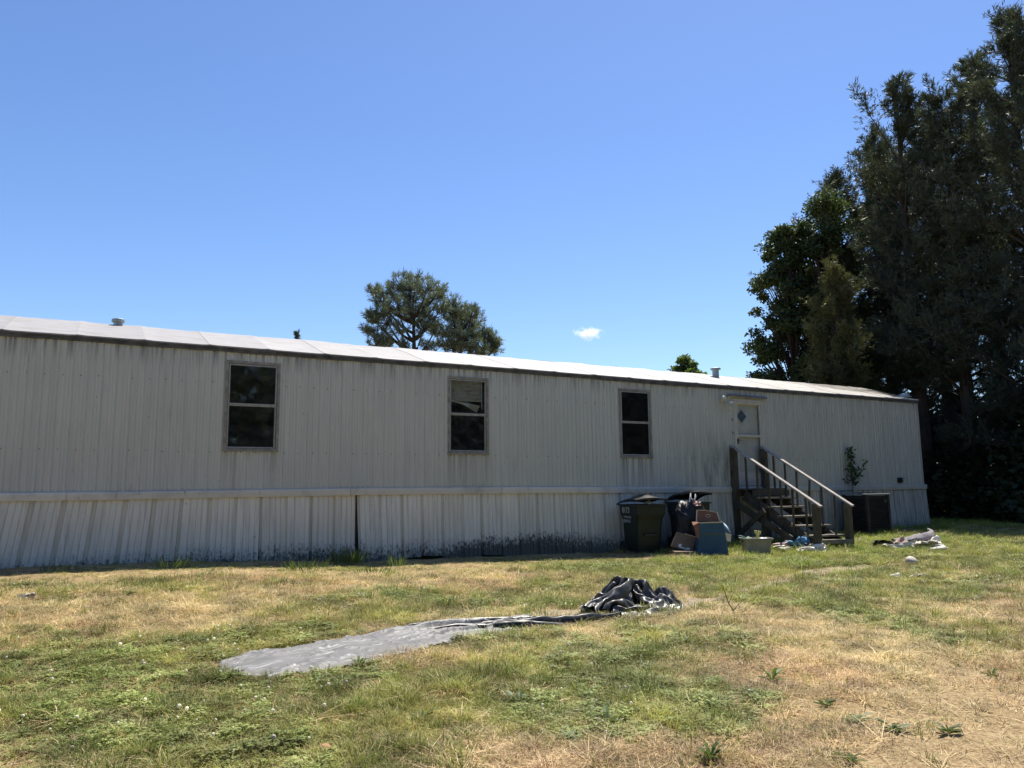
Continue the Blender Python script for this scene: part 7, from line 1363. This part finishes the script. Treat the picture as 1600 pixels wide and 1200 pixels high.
keep = (rng.random(len(x)) > np.clip(soil, 0, .92)) & ~inside(x+.09*(vnoise(x*6, y*6, 191)-.5), y+.22*(vnoise(x*7, y*7, 192)-.5), tarp_poly) & ((pdst > .02) | (rng.random(len(x)) < np.where((x > 7.2) & (x < 9.6), .22, .10)))
keep &= ~((np.abs(x-hc[0]) < .36) & (np.abs(y-hc[1]) < .30))
shade = (y > np.where(x > 8.6, -.35, -.50)-.25*vnoise(x*2.3, x*0, 5)) & (x < 20.2) & (x > -3); keep &= ~shade | (rng.random(len(x)) < np.where(x > 8.6, .7, .22))
x, y, gr, d2, pdst = x[keep], y[keep], gr[keep], d2[keep], pdst[keep]; n = len(x)
tone = 1.13
isg = rng.random(n) < np.clip(gr*.92, .07, .72); u = rng.random(n)
idx = np.where(isg, rng.integers(0, 3, n), np.where(u < .62, rng.integers(3, 6, n), rng.integers(6, 8, n)))
cl_ = (vnoise(x*1.1, y*1.1, 123) > .60) & (gr > .3) & (rng.random(n) < .20); idx = np.where(cl_, 8, idx)
fl = (vnoise(x*1.1, y*1.1, 123) > .50) & (gr > .25) & (rng.random(n) < .012); idx = np.where(fl, 9, idx)
tall = isg & (fbm(x*1.7, y*1.7, 140, 2) > .60) & (rng.random(n) < .30) & ~cl_ & ~fl; idx = np.where(tall, rng.integers(10, 12, n), idx)
edge = isg & ((np.abs(pdst-.05) < .12) | ((y > -1.2) & (x > 9))) & ~cl_ & ~fl; idx = np.where(edge & (rng.random(n) < .4), rng.integers(10, 12, n), idx)
hue = fbm(x*1.5+40, y*1.5, 150, 3); r1 = rng.random(n)
yel = np.clip((hue-.35)/.35, 0, 1)*.6+.4*r1
gcol = np.stack([.135+.22*yel, .18+.155*yel, .042+.05*yel], 1)
far_green = np.clip((x-7.5)/3, 0, 1)*np.clip((y+5)/2, 0, 1); gcol = gcol*(1-far_green[:, None])+np.stack([.165+.16*yel, .225+.13*yel, .038+.03*yel], 1)*far_green[:, None]
pink = np.clip((fbm(x*.8+9, y*.8+3, 160, 3)-.45)/.2, 0, 1)
scol = np.stack([.47+.22*r1, .37+.20*r1-.035*pink, .185+.13*r1-.01*pink], 1)*(.78+.35*rng.random(n))[:, None]
brown = rng.random(n) < .12+.2*pink; scol[brown] *= [.55, .48, .48]
tint = np.where(isg[:, None], gcol, scol); tint[idx == 8] = (np.stack([.16+.10*r1, .20+.08*r1, .055+.04*r1], 1))[idx == 8]; tint[idx == 9] = (.78, .74, .60)
sc_ = (.62+.6*rng.random(n))*(.84+.022*np.clip(d2-5, 0, 12))*np.where((y > -2.2) & (y < .1) & (x < 9.5), .42, 1.0)*np.where((y > -.2) | (x > 19), .8, 1.0)
sc_ = sc_*np.where(idx == 9, 1.0, 1.0)
cn = fbm(x*6.5, y*6.5, 170, 3); cn2 = fbm(x*5+3, y*5, 171, 3); sc_ = sc_*np.clip(.30+1.45*cn, .45, 1.5); tint = tone*tint*np.clip(.34+1.36*cn2, .55, 1.5)[:, None]
rot = np.stack([rng.normal(size=n)*.10, rng.normal(size=n)*.10, rng.random(n)*6.283], 1)
z = ground_z(x, y)
me = bpy.data.meshes.new('grass'); me.vertices.add(n); me.vertices.foreach_set('co', np.stack([x, y, z], 1).astype(np.float32).ravel())
for nm, ty, arr in (('rot', 'FLOAT_VECTOR', rot), ('tint', 'FLOAT_VECTOR', tint), ('sc', 'FLOAT', sc_), ('idx', 'INT', idx)):
    a_ = me.attributes.new(nm, ty, 'POINT'); a_.data.foreach_set('vector' if ty == 'FLOAT_VECTOR' else 'value', np.ascontiguousarray(arr, dtype=np.int32 if ty == 'INT' else np.float32).ravel())
grass = bpy.data.objects.new('grass', me); COL.objects.link(grass); me.materials.append(MT['grass'])
tag(grass, 'short dry and green lawn grass with clover', kind='stuff')
ng = bpy.data.node_groups.new('grass_scatter', 'GeometryNodeTree'); ng.interface.new_socket('Geometry', in_out='INPUT', socket_type='NodeSocketGeometry'); ng.interface.new_socket('Geometry', in_out='OUTPUT', socket_type='NodeSocketGeometry')
gi = ng.nodes.new('NodeGroupInput'); go = ng.nodes.new('NodeGroupOutput'); iop = ng.nodes.new('GeometryNodeInstanceOnPoints'); ci = ng.nodes.new('GeometryNodeCollectionInfo')
ci.inputs['Collection'].default_value = PRO; ci.inputs['Separate Children'].default_value = True; ci.inputs['Reset Children'].default_value = True
def named(nm, ty):
    nd = ng.nodes.new('GeometryNodeInputNamedAttribute'); nd.data_type = ty; nd.inputs['Name'].default_value = nm; return nd.outputs['Attribute']
e2r = ng.nodes.new('FunctionNodeEulerToRotation'); ng.links.new(named('rot', 'FLOAT_VECTOR'), e2r.inputs[0])
ng.links.new(gi.outputs[0], iop.inputs['Points']); ng.links.new(ci.outputs[0], iop.inputs['Instance']); iop.inputs['Pick Instance'].default_value = True
ng.links.new(named('idx', 'INT'), iop.inputs['Instance Index']); ng.links.new(e2r.outputs[0], iop.inputs['Rotation']); ng.links.new(named('sc', 'FLOAT'), iop.inputs['Scale']); ng.links.new(iop.outputs[0], go.inputs[0])
md = grass.modifiers.new('scatter', 'NODES'); md.node_group = ng
print('grass instances', n, 'meshes', len(bpy.data.objects), 'tris', sum(sum(len(p.vertices)-2 for p in o.data.polygons) if len(o.data.polygons) < 2000 else len(o.data.polygons)*2 for o in bpy.data.objects if o.type == 'MESH'))
